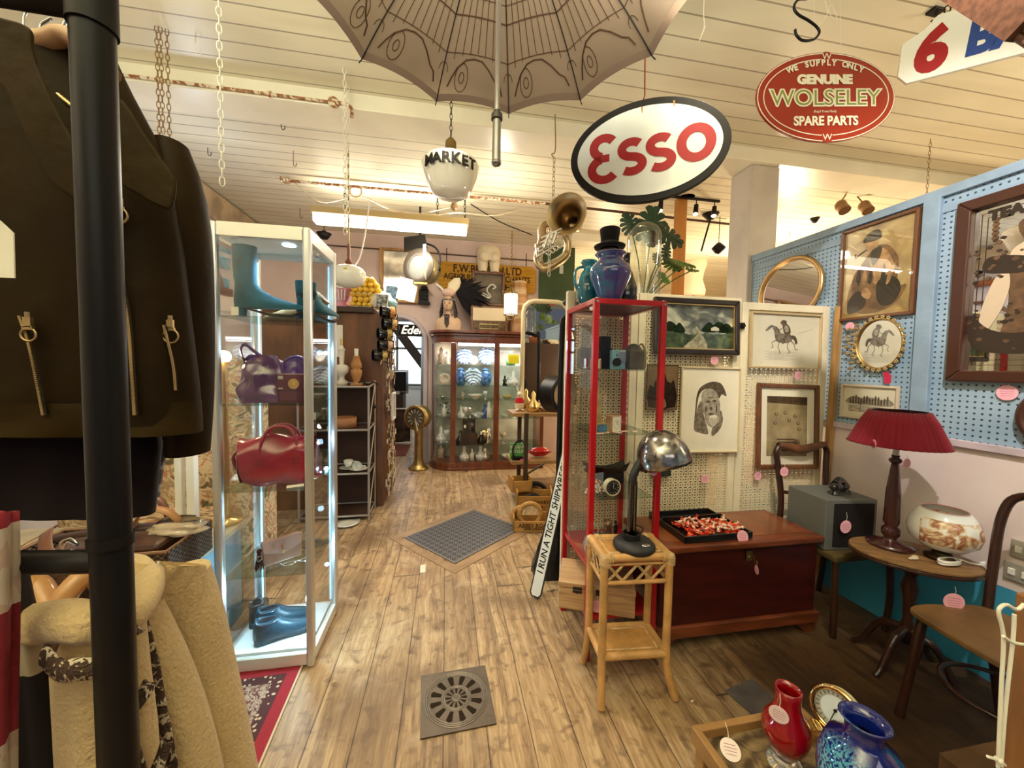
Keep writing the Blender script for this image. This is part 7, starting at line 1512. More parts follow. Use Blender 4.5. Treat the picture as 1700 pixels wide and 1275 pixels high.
# ------------------------------------------------------------------ far right ceiling: timber post with track lights, pair of spots
q = PY(1128,400,3.6); t = thing('timber_post','orange varnished timber post rising behind the screen and dome','post',(q.x,3.6,0)); MB().bx(-.045,.045,-.045,.045,0,CEIL).build('shaft',mat('orange_varnished_post',(.50,.20,.035),.4,coat=.3),t,.004)
zz_ = PY(1128,334,3.6).z; t = thing('track_light','black ceiling track with spot heads beside the orange timber post','light',(q.x,3.54,zz_))
MB().bx(-.26,.40,-.012,.012,.0,.018).build('track',BLK,t); MB().lathe([(.0,CEIL-zz_),(.08,CEIL-zz_),(.08,.05),(.0,.04)],(.02,0,0),20).build('mounting',mat('dull_brass',(.32,.22,.08)),t)
for i,x in enumerate((-.26,.135,.345)): 
    h = MB(); h.cyl((x,0,0),(x,0,-.05),.005); h.cyl((x,0,-.05),(x-.02,-.02,-.15),.022,.026,n=14); h.build('spot_head',BLK,t); MB().cyl((x-.02,-.02,-.148),(x-.021,-.021,-.153),.024,n=14).build('spot_glow',mat('warm_spot_glow',(1,.8,.5),.3,emit=(1,.8,.5),estr=6),t)
q = PZ(1412,325,CEIL); t = thing('twin_ceiling_spots','pair of small round ceiling spotlights above the pegboard wall','light',q)
for x,dz in ((-.12,-.05),(.16,-.03)): MB().cyl((x*.5,0,0),(x,0,dz-.03),.007).ell((x,-.01,dz-.06),(.05,.05,.055),14,8).cyl((x,-.02,dz-.07),(x-.01,-.06,dz-.13),.045,.05,n=16).build('spot_head',mat('bronze_spot',(.25,.14,.07),.4,.5),t)
q = PY(1152,440,5.6); t = thing('dress_form','cream female dress form torso in the far room behind the screen','mannequin',(q.x,5.6,0)); z0 = q.z
MB().lathe([(0,z0+.24),(.05,z0+.24),(.045,z0+.19),(.10,z0+.15),(.19,z0+.08),(.20,z0),(.16,z0-.12),(.14,z0-.25),(.19,z0-.42),(.18,z0-.5),(0,z0-.5)],n=26).build('torso',mat('warm_cream_linen',(.75,.58,.40),.8),t); MB().cyl((0,0,0),(0,0,z0-.5),.03).build('stand',BLK,t)
q = PY(1275,410,3.9); simple('paper_kite_shade','orange triangular paper shade standing beyond the pegboard wall','shade',MB().lathe([(.0,.12),(.13,-.14)],n=4).cyl((0,0,-.14),(0,0,-q.z),.012),mat('orange_paper',(.70,.42,.20),.8),q,.6)
q = PY(1193,412,3.9); simple('black_pendant','small black pendant lamp hanging just left of the white column','lamp',MB().lathe([(.02,.06),(.05,.03),(.075,0),(.04,-.05),(.0,-.07)],n=18).tube([(0,0,.05),(0,0,CEIL-q.z)],.004,5),BLK,q)
q = PZ(1353,362,CEIL); simple('ceiling_hook_plate','black hook plate on the far ceiling above the pegboard wall','hook',MB().lathe([(0,0),(.05,0),(.02,-.05),(0,-.06)],n=12),BLK,q)
q = PZ(1180,355,CEIL); simple('black_ceiling_rose','black ceiling fitting with slanting cord behind the track light','light',MB().lathe([(0,0),(.09,0),(.04,-.06),(0,-.06)],n=14).tube([(0,0,-.05),(-.10,0,-.42)],.01,6),BLK,q)
# ================================================================== BACK OF THE SHOP
brw = mat('brown_plywood',(.19,.075,.028),.5,noise=.45,nscale=4,stretch=(2,2,.7))
cx1 = PY(636,700,3.77).x; ctop = PY(600,520,3.77).z
t = thing('brown_cupboard','large plain brown cupboard left of the arched doorway','cupboard',((cx1-1.70)/2,4.08,0)); hw_ = (cx1+1.70)/2
MB().bx(-hw_,hw_,-.31,.32,0,ctop).build('carcass',brw,t,.004); MB().bx(-hw_-.02,hw_-.08,-.36,.33,ctop,ctop+.05).build('dark_cornice',mat('very_dark_wood',(.045,.022,.012),.5),t,.01)
CT = ctop+.052
# wire shelf unit
wx0,wx1,wy0,wy1 = -1.25,PY(612,750,3.45).x,3.45,3.73; gm = mat('grey_tubing',(.42,.38,.34),.4,.5)
t = thing('tubular_shelf_unit','grey tubular metal shelf unit with brown backs before the cupboard','shelf unit',(wx0,wy0,0)); W3,D3 = wx1-wx0,wy1-wy0; SZ = (1.19,.81,.42,.04)
for x,y in ((0,0),(W3,0),(0,D3),(W3,D3)): MB().cyl((x,y,0),(x,y,1.20 if y == 0 else 1.24),.010,n=10).build('upright',gm,t)
for z in SZ:
    b = MB(); b.tube([(0,0,z),(W3,0,z),(W3,D3,z+.02),(0,D3,z+.02)],.010,8,True); b.build('shelf_rail',gm,t); MB().bx(.01,W3-.01,.01,D3-.01,z-.006,z+.002).build('shelf',mat('dark_shelf_board',(.055,.03,.02),.6),t)
for k in range(3): MB().tube([(W3,0,SZ[k+1]),(W3,D3,SZ[k]),],.006,6).build('brace',gm,t)
MB().ell((W3+.012,D3*.6,1.0),.022).build('black_knob',BLK,t)
for i in range(3): MB().bx(.0,W3,D3-.01,D3-.004,SZ[i+1]+.03,SZ[i]-.02).build('back_panel',mat('dark_shelf_board',(.055,.03,.02)),t)
SP = lambda px,z,y=3.58: Vector((PY(px,700,y).x,y,z+.003))
def turned(name,label,px,z,H_,prof,m,y=3.58,cat='lamp'):
    q = SP(px,z,y); t = thing(name,label,cat,q); MB().lathe([(r_,h_*H_) for r_,h_ in prof],n=22).build('turned_base',m,t); return t
zt = 1.192
t = turned('white_lamp_base','white urn shaped lamp base with a square foot on top shelf',568,zt,.40,[(0,0),(.05,0),(.05,.10),(.028,.12),(.02,.2),(.03,.24),(.055,.30),(.062,.42),(.04,.46),(.018,.48),(.025,.80),(.032,.82),(.018,.84),(.01,.9),(0,.9)],mat('chalky_white',(.72,.68,.58),.6)); MB().cyl((0,0,.35),(0,0,.42),.010).build('brass_fitting',BRASS,t)
t = turned('wooden_lamp_base','golden turned wood lamp base with white bulb holder on top shelf',592,zt,.33,[(0,0),(.055,0),(.055,.05),(.03,.08),(.026,.12),(.045,.3),(.05,.42),(.03,.46),(.045,.5),(.045,.6),(.025,.78),(.03,.80),(.018,.82),(0,.82)],mat('golden_turned_wood',(.42,.18,.05),.35,coat=.4)); MB().cyl((0,0,.27),(0,0,.335),.016,.018).build('white_bulb_holder',WHT,t)
turned('grey_pot','rounded stone grey pot at the left end of the top shelf',550,zt,.16,[(0,0),(.05,0),(.085,.3),(.08,.65),(.04,.9),(.03,1)],mat('grey_stoneware',(.45,.40,.36),.6),3.6,'pot')
simple('paper_notice','white typed notice pinned on the brown cupboard behind lamp bases','notice',MB().bx(-.06,.06,-.004,0,-.15,.15),PAPER,PY(558,566,3.768))
simple('black_flex','coiled black lamp flex lying at the right end of the top shelf','cable',MB().tube(spline([(-.08,0,.01),(-.02,-.02,.04),(.03,0,.015),(.08,.02,.03),(.12,.01,.01)]),.006,6),BLK,SP(605,zt))
simple('wooden_bowl','round light brown bentwood box on the second metal shelf','box',MB().lathe([(0,0),(.10,0),(.102,.09),(.095,.09),(.092,.01)],n=30),mat('bentwood_tan',(.38,.16,.06),.5),SP(572,.815))
wc = mat('cream_china',(.78,.74,.62),.2,coat=.5); c3 = .423
for i,(px,y,lb) in enumerate(((578,3.60,'white teacup standing upright on a saucer, third metal shelf'),(595,3.55,'white teacup tipped over on its saucer, third metal shelf'))):
    q = SP(px,c3,y); t = thing('teacup',lb,'cup',q+Vector((0,0,.018))); Tm = Matrix.Rotation(R(75),4,'X') @ Matrix.Translation((0,.02,0)) if i else Matrix(); MB(Tm).lathe([(0,0),(.022,0),(.035,.03),(.042,.065),(.038,.06),(.02,.01)],n=24).build('cup',wc,t); MB(Tm).tube(spline([(.04,0,.05),(.065,0,.05),(.06,0,.02),(.03,0,.015)]),.004,6).build('handle',wc,t)
    simple('saucer',('white saucer under the upright teacup','white saucer under the tipped over teacup')[i],'saucer',MB().lathe([(0,.004),(.03,.004),(.075,.018),(.078,.016),(.035,0),(0,0)],n=28),wc,q)
simple('floor_plate','white oval plate on the boards under the metal shelf unit','plate',MB().lathe([(0,.004),(.05,.004),(.11,.016),(.05,0),(0,0)],n=24),wc,(PY(576,868,3.38).x,3.38,.002))
# on the cupboard
CP_ = lambda px,y=3.85: Vector((PY(px,500,y).x,y,CT))
t = thing('pink_vase','tall pink porcelain vase with white figures on the brown cupboard','vase',CP_(569)); MB().lathe([(0,0),(.085,0),(.09,.015),(.05,.04),(.055,.07),(.105,.19),(.10,.235),(.07,.26),(.115,.29),(.125,.30),(.10,.29)],n=30).build('body',mat('pink_porcelain',(.66,.27,.34),.3,coat=.5),t)
MB().tube([(.04*math.cos(a),-.10,.21+.035*math.sin(a)) for a in [2*math.pi*k/14 for k in range(14)]],.009,6,True).build('applied_ring',WHT,t); b = MB(); [b.tube([(x,-.09+.2*abs(x),.06),(x*1.4,-.105+.1*abs(x),.16)],.006,5) for x in (-.03,-.01,.012,.034)]; b.build('white_figures',WHT,t)
rnd = random.Random(2); lm = mat('lemon_yellow',(.80,.48,.03),.35,coat=.4); b0 = MB().loft([((-.036,0,0),(0,.003,0),(0,0,.003)),((-.028,0,0),(0,.016,0),(0,0,.016)),((-.010,0,0),(0,.027,0),(0,0,.027)),((.010,0,0),(0,.027,0),(0,0,.027)),((.028,0,0),(0,.016,0),(0,0,.016)),((.037,0,0),(0,.004,0),(0,0,.004))],12); pro = b0.build('lemon',lm); q0 = CP_(607,3.80); n_ = 0
for row in range(6):
    for c_ in range(5 if row < 5 else 3):
        for lay in range(2):
            o = pro if n_ == 0 else pro.copy(); n_ += 1
            if n_ > 1: COL.objects.link(o)
            o.location = q0+Vector(((c_-(2 if row < 5 else 1))*.052+(row % 2)*.014,-.04+lay*.055,.028+row*.047)); o.rotation_euler = (rnd.uniform(-.5,.5),rnd.uniform(-.5,.5),rnd.uniform(0,3)); tag(o,'yellow artificial lemon in the stacked pile on the brown cupboard','lemon','lemons piled on the cupboard')
t = simple('wire_basket','thin wire holder keeping the lemon pile upright on the cupboard','basket',MB().tube([(-.15,-.075,.0),(.15,-.075,0),(.15,.055,0),(-.15,.055,0)],.003,5,True).tube([(-.15,-.075,.12),(.15,-.075,.12),(.15,.055,.12),(-.15,.055,.12)],.003,5,True),STEEL,q0+Vector((0,0,.004)))
for px,y,z,r_,cl,lb in ((636,3.88,.19,.095,(.42,.58,.50),'pale mint fluted dish standing on the cupboard behind lemons'),(627,3.74,.11,.078,(.72,.62,.42),'cream shell disc leaning on the lemon pile'),(650,3.80,.09,.055,(.25,.47,.52),'small aqua shell at the right end of the cupboard top')):
    q = CP_(px,y); t = simple('shell_dish',lb,'dish',MB(Matrix.Translation((0,0,r_)) @ Matrix.Rotation(R(80),4,'X')).lathe([(0,.03),(r_*.5,.025),(r_*.9,.0),(r_,-.01),(r_*.9,-.012),(0,.015)],n=48,fl=lambda a,z: 1+.05*math.sin(9*a)),mat('shell_'+str(px),cl,.5),q)
    q2 = q; 
simple('letter_box','small black and white printed block beside the lemons','ornament',MB().bx(-.05,.05,-.03,.03,0,.12),mat('printed_block',(.5,.5,.45),.5,col2=(.04,.04,.04),nscale=30),CP_(635,3.72))
# mugs on a string, keys and labels down the side of the cupboard
for i,((px,py),cl) in enumerate(zip(((648,518),(651,537),(643,554),(644,573),(635,590)),((.75,.32,.07),(.72,.42,.18),(.55,.38,.12),(.70,.45,.30),(.60,.42,.14)))):
    q = PY(px-4,py,3.68); Mm = Matrix.Rotation(R(25),4,'Z') @ Matrix.Rotation(R(90),4,'Y'); t = thing('enamel_mug',('black enamel mug with orange label, topmost of the string by the arch','black enamel mug with peach label, second from top of the string','black enamel mug with ochre label, middle one of the string','black enamel mug with pinkish label, fourth down the string','black enamel mug with mustard label, lowest of the string')[i],'mug',q,0,'mugs hung on a string by the arch')
    MB(Mm).lathe([(.048,-.065),(.052,-.062),(.052,.062),(0,.062),],n=26).build('body',gb,t,solid=.004); MB(Mm).lathe([(.053,.0),(.0535,.055)],n=26).build('label',mat('mug_label_%d' % i,cl,.5,noise=.4,nscale=30),t,solid=.001); MB().tube(spline([(.055,-.02,-.03),(.09,-.05,-.03),(.085,-.05,-.07),(.04,-.03,-.06)]),.005,6).build('handle',gb,t)
b = MB(); b.tube([PY(643,500,3.66),PY(640,560,3.66),PY(632,605,3.66)],.004,5); tag(b.build('mug_string',mat('white_string',(.8,.74,.6))),'string holding the five black mugs beside the arch','string')
b = MB(); rnd = random.Random(9)
for k in range(260):
    y = rnd.uniform(3.82,4.36); z = rnd.uniform(.05,1.68); a_ = rnd.uniform(-.6,.6); b.mt(rnd.choice((0,0,1,2))).box((cx1+.018+rnd.uniform(0,.03),y,z),(.008,.02,rnd.uniform(.03,.08)),a_)
tag(b.build('hanging_tags',[mat('tag_cream',(.66,.56,.42),.7),mat('tag_dark',(.12,.07,.05),.6),mat('tag_brass',(.5,.38,.18),.35,.8)]),'dense curtain of small cream and brass tags on the cupboard side','tags',kind='stuff')
simple('white_photo_frame','white picture frame hung among tags on the cupboard side','photo frame',MB(Matrix.Rotation(R(90),4,'Z') @ RX90).stroke([(-.09,-.13),(.09,-.13),(.09,.13),(-.09,.13)],.03,.02,None,True),WHT,(cx1+.055,4.02,PY(641,675,3.95).z))
# ------------------------------------------------------------------ arch door leaf, ship telegraph, back room goods
t = thing('arched_door','grey blue arched door leaf standing open in the doorway','door',(DX1-.02,BY+.23,0),R(98)); wd = .64
poly = [(0,0),(wd,0),(wd,DZ)]+[(wd/2+wd/2*math.cos(R(a)),DZ+wd/2*math.sin(R(a))) for a in range(12,169,12)]+[(0,DZ)]
MB(RX90).prism(poly,.045).build('leaf',mat('worn_grey_blue_paint',(.22,.24,.24),.6,noise=.5,nscale=5),t); MB(Matrix.Translation((0,.0,0)) @ RX90).stroke([(.08,.12),(wd-.08,.12),(wd-.08,DZ-.05),(wd/2,DZ+.2),(.08,DZ-.05)],.03,.012,Matrix.Translation((0,0,.045)),True).stroke(circ(.13,20,.15,(wd/2,1.42)),.014,.012,Matrix.Translation((0,0,.045)),True).build('panel_moulding',mat('dark_moulding',(.09,.075,.06),.5),t)
for z,r_ in ((1.05,.07),(.85,.05)): MB().ell((wd/2,-.07,z),(r_,.03,r_*1.4),10,8).build('door_ornament',mat('dark_iron',(.05,.04,.035)),t)
q = PZ(699,768,0); q = Vector((PY(697,760,5.08).x-.02,5.08,0)); zh = PY(693,692,5.08).z; gbrs = mat('aged_brass',(.50,.34,.13),.38,.9,noise=.3,nscale=8)
t = thing('ship_telegraph','brass ship engine telegraph on a column beside the arched doorway','telegraph',q)
MB().lathe([(0,0),(.13,0),(.13,.02),(.09,.04),(.065,.09),(.055,.14),(.05,zh-.2),(.06,zh-.16),(.045,zh-.12)],n=26).build('column',gbrs,t); Tt = Matrix.Translation((0,0,zh)) @ Matrix.Rotation(R(-28),4,'Z') @ RX90
MB(Tt).lathe([(0,-.13),(.10,-.13),(.15,-.08),(.16,.0),(.16,.07),(.14,.08),(0,.08)],n=32).build('head',gbrs,t); MB(Tt).lathe([(.125,.081),(.16,.081),(.165,.09),(.155,.1),(.125,.095)],n=32).build('bezel',gbrs,t)
MB(Tt).lathe([(0,.082),(.125,.084)],n=32).build('dial',mat('telegraph_dial',(.10,.08,.05),.4),t); b = MB(Tt)
for k in range(12): a = k*math.pi/6; b.box((.09*math.cos(a),.09*math.sin(a),.087),(.05,.006,.002),a)
b.bar((0,0,.10),(.05,-.17,.10),.02,.012); b.build('markings',mat('ivory_dial',(.78,.74,.64)),t); MB(Tt).bar((0,0,.10),(.04,-.20,.115),.022,.02).build('lever',gbrs,t)
t = thing('neon_sign','small glowing cream neon script sign at the top of the arch','sign',(-.50,5.72,PY(676,548,5.7).z)); text('lettering','Eden',.17,mat('neon_cream',(1,.9,.7),.4,emit=(1,.82,.5),estr=5),t,(0,0,0),ext=.004,shear=.3); MB().bx(-.2,.2,.01,.02,-.09,.09).build('backing',BLK,t)
simple('slanting_rafter','dark slanting timber crossing the bright doorway behind','beam',MB().bar((-1.25,7.2,2.5),(-.25,7.2,1.15),.12,.16),mat('grey_old_timber',(.12,.10,.09),.7),(0,0,0))
t = thing('shop_letter','white board with a big black letter S in the back room','sign',PY(658,632,7.3)); MB().bx(-.16,.22,0,.02,-.24,.20).build('board',mat('lit_white_board',(.85,.85,.82),.5),t); text('lettering','S',.34,BLK,t,(-.06,-.002,-.06),ext=.003,bold=.012)
simple('dark_monitor','black boxy screen on a stand in the back room','television',MB().bx(-.25,.22,-.2,.2,0,.34).bx(-.1,.1,-.1,.1,-.06,0),BLK,(PY(655,680,7.0).x,7.0,.92),0,None,.01)
t = simple('back_room_counter','dark counter cluttered with boxes in the back room','counter',MB().bx(-.45,.40,-.25,.25,0,.86),mat('very_dark_wood',(.045,.022,.012)),(-1.15,7.05,0))
for k,(dx,cl) in enumerate(((-.25,(.5,.45,.4)),(.0,(.10,.12,.2)),(.22,(.6,.55,.5)),(-.08,(.35,.08,.05)))): simple('small_carton','small ' + ('grey','navy','pale','red')[k] + ' carton on the back room counter front','box',MB().bx(-.07,.07,-.05,.05,0,.12+.03*(k % 2)),mat('carton_%d' % k,cl,.6),(-1.1+dx,6.86+.0*k,.862))
t = thing('leaning_frame','white framed dark picture leaning low in the back room','picture',(PY(662,712,6.75).x,6.72,.02)); MB(RX90).stroke([(-.22,.0),(.22,.0),(.22,.60),(-.22,.60)],.03,.03,None,True).build('frame',WHT,t); MB().bx(-.2,.2,0,.01,.02,.58).build('picture',mat('murky_print',(.10,.06,.04),.6,noise=.7,nscale=7),t)
simple('back_room_rug','dull red rug on the boards in the back room','rug',MB().bx(-.5,.4,-.5,.3,0,.008),mat('dull_red_rug',(.22,.07,.06),.95,noise=.3),(-1.0,6.3,.001)); simple('black_bin_bag','black bag slumped below the leaning picture in the back room','bag',MB().surf(crumple(0,0,0,.18,.14,.36,11,0,.4),24,10,True),mat('black_plastic',(.015,.014,.018),.25),(-1.08,6.5,.01))
# ------------------------------------------------------------------ curio cabinet with a curved glass corner
CX0,CX1,CYF,CYB = PY(753,600,4.95).x,1.32,4.95,5.36; CL = PY(719,600,5.15).x-.01; rx_ = CX0-CL; ry_ = .33
mhw = mat('cabinet_mahogany',(.17,.045,.018),.28,noise=.4,nscale=5,stretch=(4,4,.8),coat=.5)
def outline(o_=0.0,n=10): return [(CX1,CYF-o_),(CX0,CYF-o_)]+[(CX0-(rx_+o_)*math.sin(R(90*i/n)),CYF+ry_-(ry_+o_)*math.cos(R(90*i/n))) for i in range(1,n+1)]+[(CL-o_,CYB),(CX1,CYB)]
t = thing('curio_cabinet','long mahogany glass fronted curio cabinet with a curved end, lit inside','cabinet',(0,0,0))
t_ = MB(); t_.prism(outline(.015),.10,None,0).prism(outline(.035),.035,None,0); t_.build('base',mhw,t,.004); t_ = MB(); t_.prism(outline(.0),.09,None,1.69).prism(outline(.03),.03,None,1.78).prism(outline(.06),.035,None,1.815); t_.build('cornice',mhw,t,.004)
b = MB(); n_ = 60
for k in range(n_): x = CX0+(CX1-CX0)*k/n_; b.bx(x,x+.009,CYF-.034,CYF-.028,1.785,1.805)
b.build('dentil_band',mhw,t)
for x in (CX0,PY(825,600,4.95).x): MB().bx(x-.035,x+.035,CYF-.012,CYF+.02,.10,1.69).build('stile',mhw,t,.004)
MB().bx(PY(825,600,4.95).x+.03,PY(825,600,4.95).x+.045,CYF-.02,CYF,.95,1.02).build('door_lock',BRASS,t)
MB().bx(CL-.005,CL+.03,CYF+ry_-.02,CYB,.10,1.69).build('stile',mhw,t,.004); MB().bx(CX1-.05,CX1,CYF-.01,CYB,.1,1.69).build('stile',mhw,t); MB().bx(CL,CX1,CYB-.015,CYB,.1,1.69).build('back_board',mat('cabinet_back',(.55,.50,.40),.5,noise=.3,nscale=5),t)
b = MB(); n_ = 12; vs = []
for i in range(n_+1): a = R(90*i/n_); vs += [(CX0-rx_*math.sin(a),CYF+ry_-ry_*math.cos(a),z) for z in (.10,1.69)]
b._add(vs,[(2*i,2*i+2,2*i+3,2*i+1) for i in range(n_)],True); b._add([(CX0,CYF,.1),(CX1,CYF,.1),(CX1,CYF,1.69),(CX0,CYF,1.69)],[(0,1,2,3)]); b.build('glass_front',GLS,t)
CS = (1.40,1.12,.935,.685,.325,.10)
for z in CS[:-1]: MB().prism(outline(-.02),.006,None,z-.006).build('glass_shelf',glass('shelf_glass',(.80,.88,.84)),t)
MB().bx(CX0+.06,CX1-.06,CYF+.03,CYF+.07,1.655,1.685).build('tube_light',mat('cool_tube_glow',(1,1,1),.4,emit=(.95,.98,1.0),estr=9),t)
area('curio_tube',((CX0+CX1)/2,CYF+.08,1.64),(0,0,0),1.1,.05,9,(.95,.97,1)); bulb('curio_low_lamp',(CX0-.12,CYB-.1,1.55),1.2,NEUT,.02); bulb('curio_warm_lamp',(1.0,CYF+.12,.62),2.2,WARM,.03); bulb('curio_mid_lamp',(.35,CYF+.06,.60),1.0,NEUT,.03)
bw = NB('blue_and_white_china',.15); dd_ = bw.ma('POWER',bw.ma('ADD',bw.ma('POWER',bw.x,2.0),bw.ma('POWER',bw.z,2.0)),.5); rr_ = bw.ma('SINE',bw.ma('MULTIPLY',dd_,160)); vv = bw.noise(bw.tc,40,3,1.5)
bw.col(bw.ramp(bw.ma('ADD',bw.ma('MULTIPLY',rr_,.14),vv),[(.42,(.08,.18,.36)),(.5,(.45,.52,.62)),(.58,(.82,.84,.86))]))
blj = mat('blue_jar_glaze',(.16,.33,.62),.15,col2=(.02,.07,.30),nscale=24,coat=.7); cry = mat('cut_glass',(.85,.86,.84),.08,noise=.5,nscale=50,coat=1); slv = mat('silver_ware',(.75,.73,.70),.2,1); fig = mat('figurine_cream',(.66,.50,.36),.5,noise=.5,nscale=40)
CSP = lambda px,k,y=5.12: Vector((PY(px,640,y).x,y,CS[k]+.002))
def plate(px,k,r_,label,y=5.22,m=None): simple('china_plate',label,'plate',MB(Matrix.Translation((0,0,r_)) @ Matrix.Rotation(R(80),4,'X')).lathe([(0,.0),(r_*.6,.0),(r_,.02),(r_*.98,.014),(r_*.6,-.008),(0,-.008)],n=32),m or bw.m,CSP(px,k,y))
plate(770,0,.115,'large blue and white plate at top left in the curio cabinet',5.24); plate(808,0,.125,'large blue and white plate at top right in the curio cabinet',5.24); plate(786,0,.06,'small white plate between the two large top shelf plates',5.10,wc)
plate(785,1,.12,'round patterned plate between blue jars on second cabinet shelf',5.12); plate(738,1,.08,'pale floral plate in the curved end of the curio cabinet',5.22,fig)
for px,lb in ((765,'blue and white ginger jar left of the round plate'),(806,'blue and white ginger jar right of the round plate')):
    t = thing('ginger_jar',lb,'jar',CSP(px,1,5.22)); MB().lathe([(0,0),(.05,0),(.085,.06),(.09,.14),(.05,.19),(.045,.20),(0,.2)],n=26).build('body',blj,t); MB().lathe([(.05,.20),(.055,.215),(.02,.235),(.0,.245)],n=20).build('lid',blj,t)
def small(kind,i,s_):
    if kind == 'bowl': return MB().lathe([(0,0),(.03*s_,0),(.07*s_,.04*s_),(.085*s_,.06*s_),(.075*s_,.055*s_),(.02*s_,.01*s_)],n=24)
    if kind == 'goblet': return MB().lathe([(0,0),(.03*s_,0),(.006,.01),(.006,.05*s_),(.03*s_,.08*s_),(.032*s_,.12*s_),(.028*s_,.12*s_),(.0,.07*s_)],n=18)
    if kind == 'decanter': return MB().lathe([(0,0),(.05*s_,0),(.055*s_,.05*s_),(.015*s_,.10*s_),(.02*s_,.14*s_),(0,.17*s_)],n=18)
    if kind == 'figurine': return MB().lathe([(0,0),(.035*s_,0),(.025*s_,.05*s_),(.03*s_,.08*s_),(.012*s_,.10*s_),(.018*s_,.125*s_),(0,.15*s_)],n=14).tube([(.02*s_,0,.08*s_),(.05*s_,0,.11*s_)],.006,5)
    return MB().bx(-.06*s_,.06*s_,-.04*s_,.04*s_,0,.08*s_)
items = [('bowl',789,2,1.2,wc,'wide white china bowl on the third curio cabinet shelf'),('goblet',806,2,.9,cry,'glass goblet at the right of the third curio cabinet shelf'),('figurine',768,2,.7,fig,'small figurine left of the white bowl in the curio cabinet'),('bowl',735,2,.6,slv,'small silver dish on third shelf of the curved cabinet end'),
 ('decanter',766,3,1.0,cry,'cut glass decanter, leftmost on the fourth curio cabinet shelf'),('goblet',773,3,1.2,cry,'cut glass goblet right of the leftmost decanter'),('goblet',781,3,1.2,slv,'silver goblet in the middle of the fourth cabinet shelf'),('bowl',794,3,1.2,cry,'round cut glass bowl on the fourth curio cabinet shelf'),('figurine',806,3,1.3,mat('cobalt_figure',(.03,.08,.35),.2,coat=.5),'cobalt blue figurine at the right of the fourth cabinet shelf'),('figurine',812,3,1.5,wc,'white porcelain figurine beside the cobalt one'),
 ('box',779,4,1.9,dw,'dark wooden box with a white tag, lower one of two'),('decanter',765,4,1.2,gb,'black bottle left of the dark boxes in the curio cabinet'),('goblet',806,4,1.6,BRASS,'brass trophy cup on the fifth curio cabinet shelf'),('decanter',800,4,1.1,gb,'black jug left of the brass trophy cup'),('figurine',812,4,1.5,slv,'tall silver candlestick figure by the cabinet stile'),
 ('decanter',772,5,1.3,cry,'glass pyramid decanter at bottom left of the cabinet'),('figurine',785,5,1.1,wc,'white china figure on the cabinet floor, middle'),('decanter',799,5,1.3,cry,'glass decanter at bottom right behind a white tag'),('decanter',808,5,1.0,slv,'small silver flask at the bottom beside the centre stile'),
 ('figurine',738,3,1.2,wc,'white figure group before dark card in the curved cabinet end'),('figurine',732,0,1.6,fig,'orange figurine group at top of the curved cabinet end'),('figurine',742,0,1.2,wc,'white figurine right of the orange group in the curved end'),('decanter',733,4,1.4,cry,'glass jug in the lower part of the curved cabinet end'),('goblet',742,4,1.4,cry,'tall glass goblet right of the glass jug in curved end'),('figurine',733,5,1.5,fig,'cream and black figurine at the bottom of the curved end'),
 ('bowl',846,1,.8,wc,'small white bowl below the yellow note in the cabinet'),('figurine',838,1,1.0,gb,'dark figurine left of the swan like glass in right bay'),('decanter',852,1,1.3,cry,'glass bell decanter in the right bay second shelf'),('bowl',842,2,1.0,mat('gold_glass',(.6,.48,.2),.2),'yellow glass bowl on third shelf of the right bay'),('bowl',852,3,1.3,cry,'large clear glass bowl in the right bay'),('bowl',838,3,.8,wc,'small pale dish left of the large clear bowl'),('goblet',836,4,1.3,fig,'brown cup in the right bay above the cabinet floor'),('bowl',845,5,1.1,wc,'white dish on the floor of the right bay'),('decanter',847,0,1.2,mat('green_glass_bottle',(.05,.25,.06),.1,coat=1),'green glass bottle behind the yellow note')]
for kind,px,k,s_,m_,lb in items:
    y = 5.06 if px > 750 else 5.20; simple({'box': 'wooden_box','bowl': 'small_bowl'}.get(kind,kind),lb,{'bowl': 'bowl','goblet': 'goblet','decanter': 'decanter','figurine': 'figurine','box': 'box'}[kind],small(kind,0,s_),m_,CSP(px,k,y))
simple('wooden_box','black lettered box standing on the lower dark wooden box','box',MB().bx(-.085,.085,-.05,.05,0,.20),gb,CSP(779,4,5.06)+Vector((0,0,.153)),0,None,.004)
simple('dark_display_card','black card of small white trinkets in the curved cabinet end','card',MB().bx(-.08,.08,-.004,.004,0,.19),mat('trinket_card',(.6,.6,.6),.5,col2=(.015,.015,.02),nscale=38),CSP(739,3,5.27))
simple('yellow_note','bright yellow handwritten note stuck inside right cabinet door','note',MB().bx(-.075,.075,0,.002,-.06,.06),mat('bright_yellow_paper',(.85,.75,.03),.6),Vector((PY(852,596,5.0).x,CYF+.008,PY(852,596,4.96).z)))
for i,(px,py) in enumerate(((772,708),(799,719),(805,720),(786,728),(805,747))): simple('white_price_label','tiny white price label in the curio cabinet, ' + ('on black box','left of the trophy','on brass trophy','on the lower wooden box','on bottom decanter')[i],'price tag',MB().bx(-.014,.014,0,.002,-.02,.02),PAPER,PY(px,py,4.99))
# ------------------------------------------------------------------ on top of the curio cabinet
TZ_ = 1.852; TP_ = lambda px,y=5.12: Vector((PY(px,560,y).x,y,TZ_))
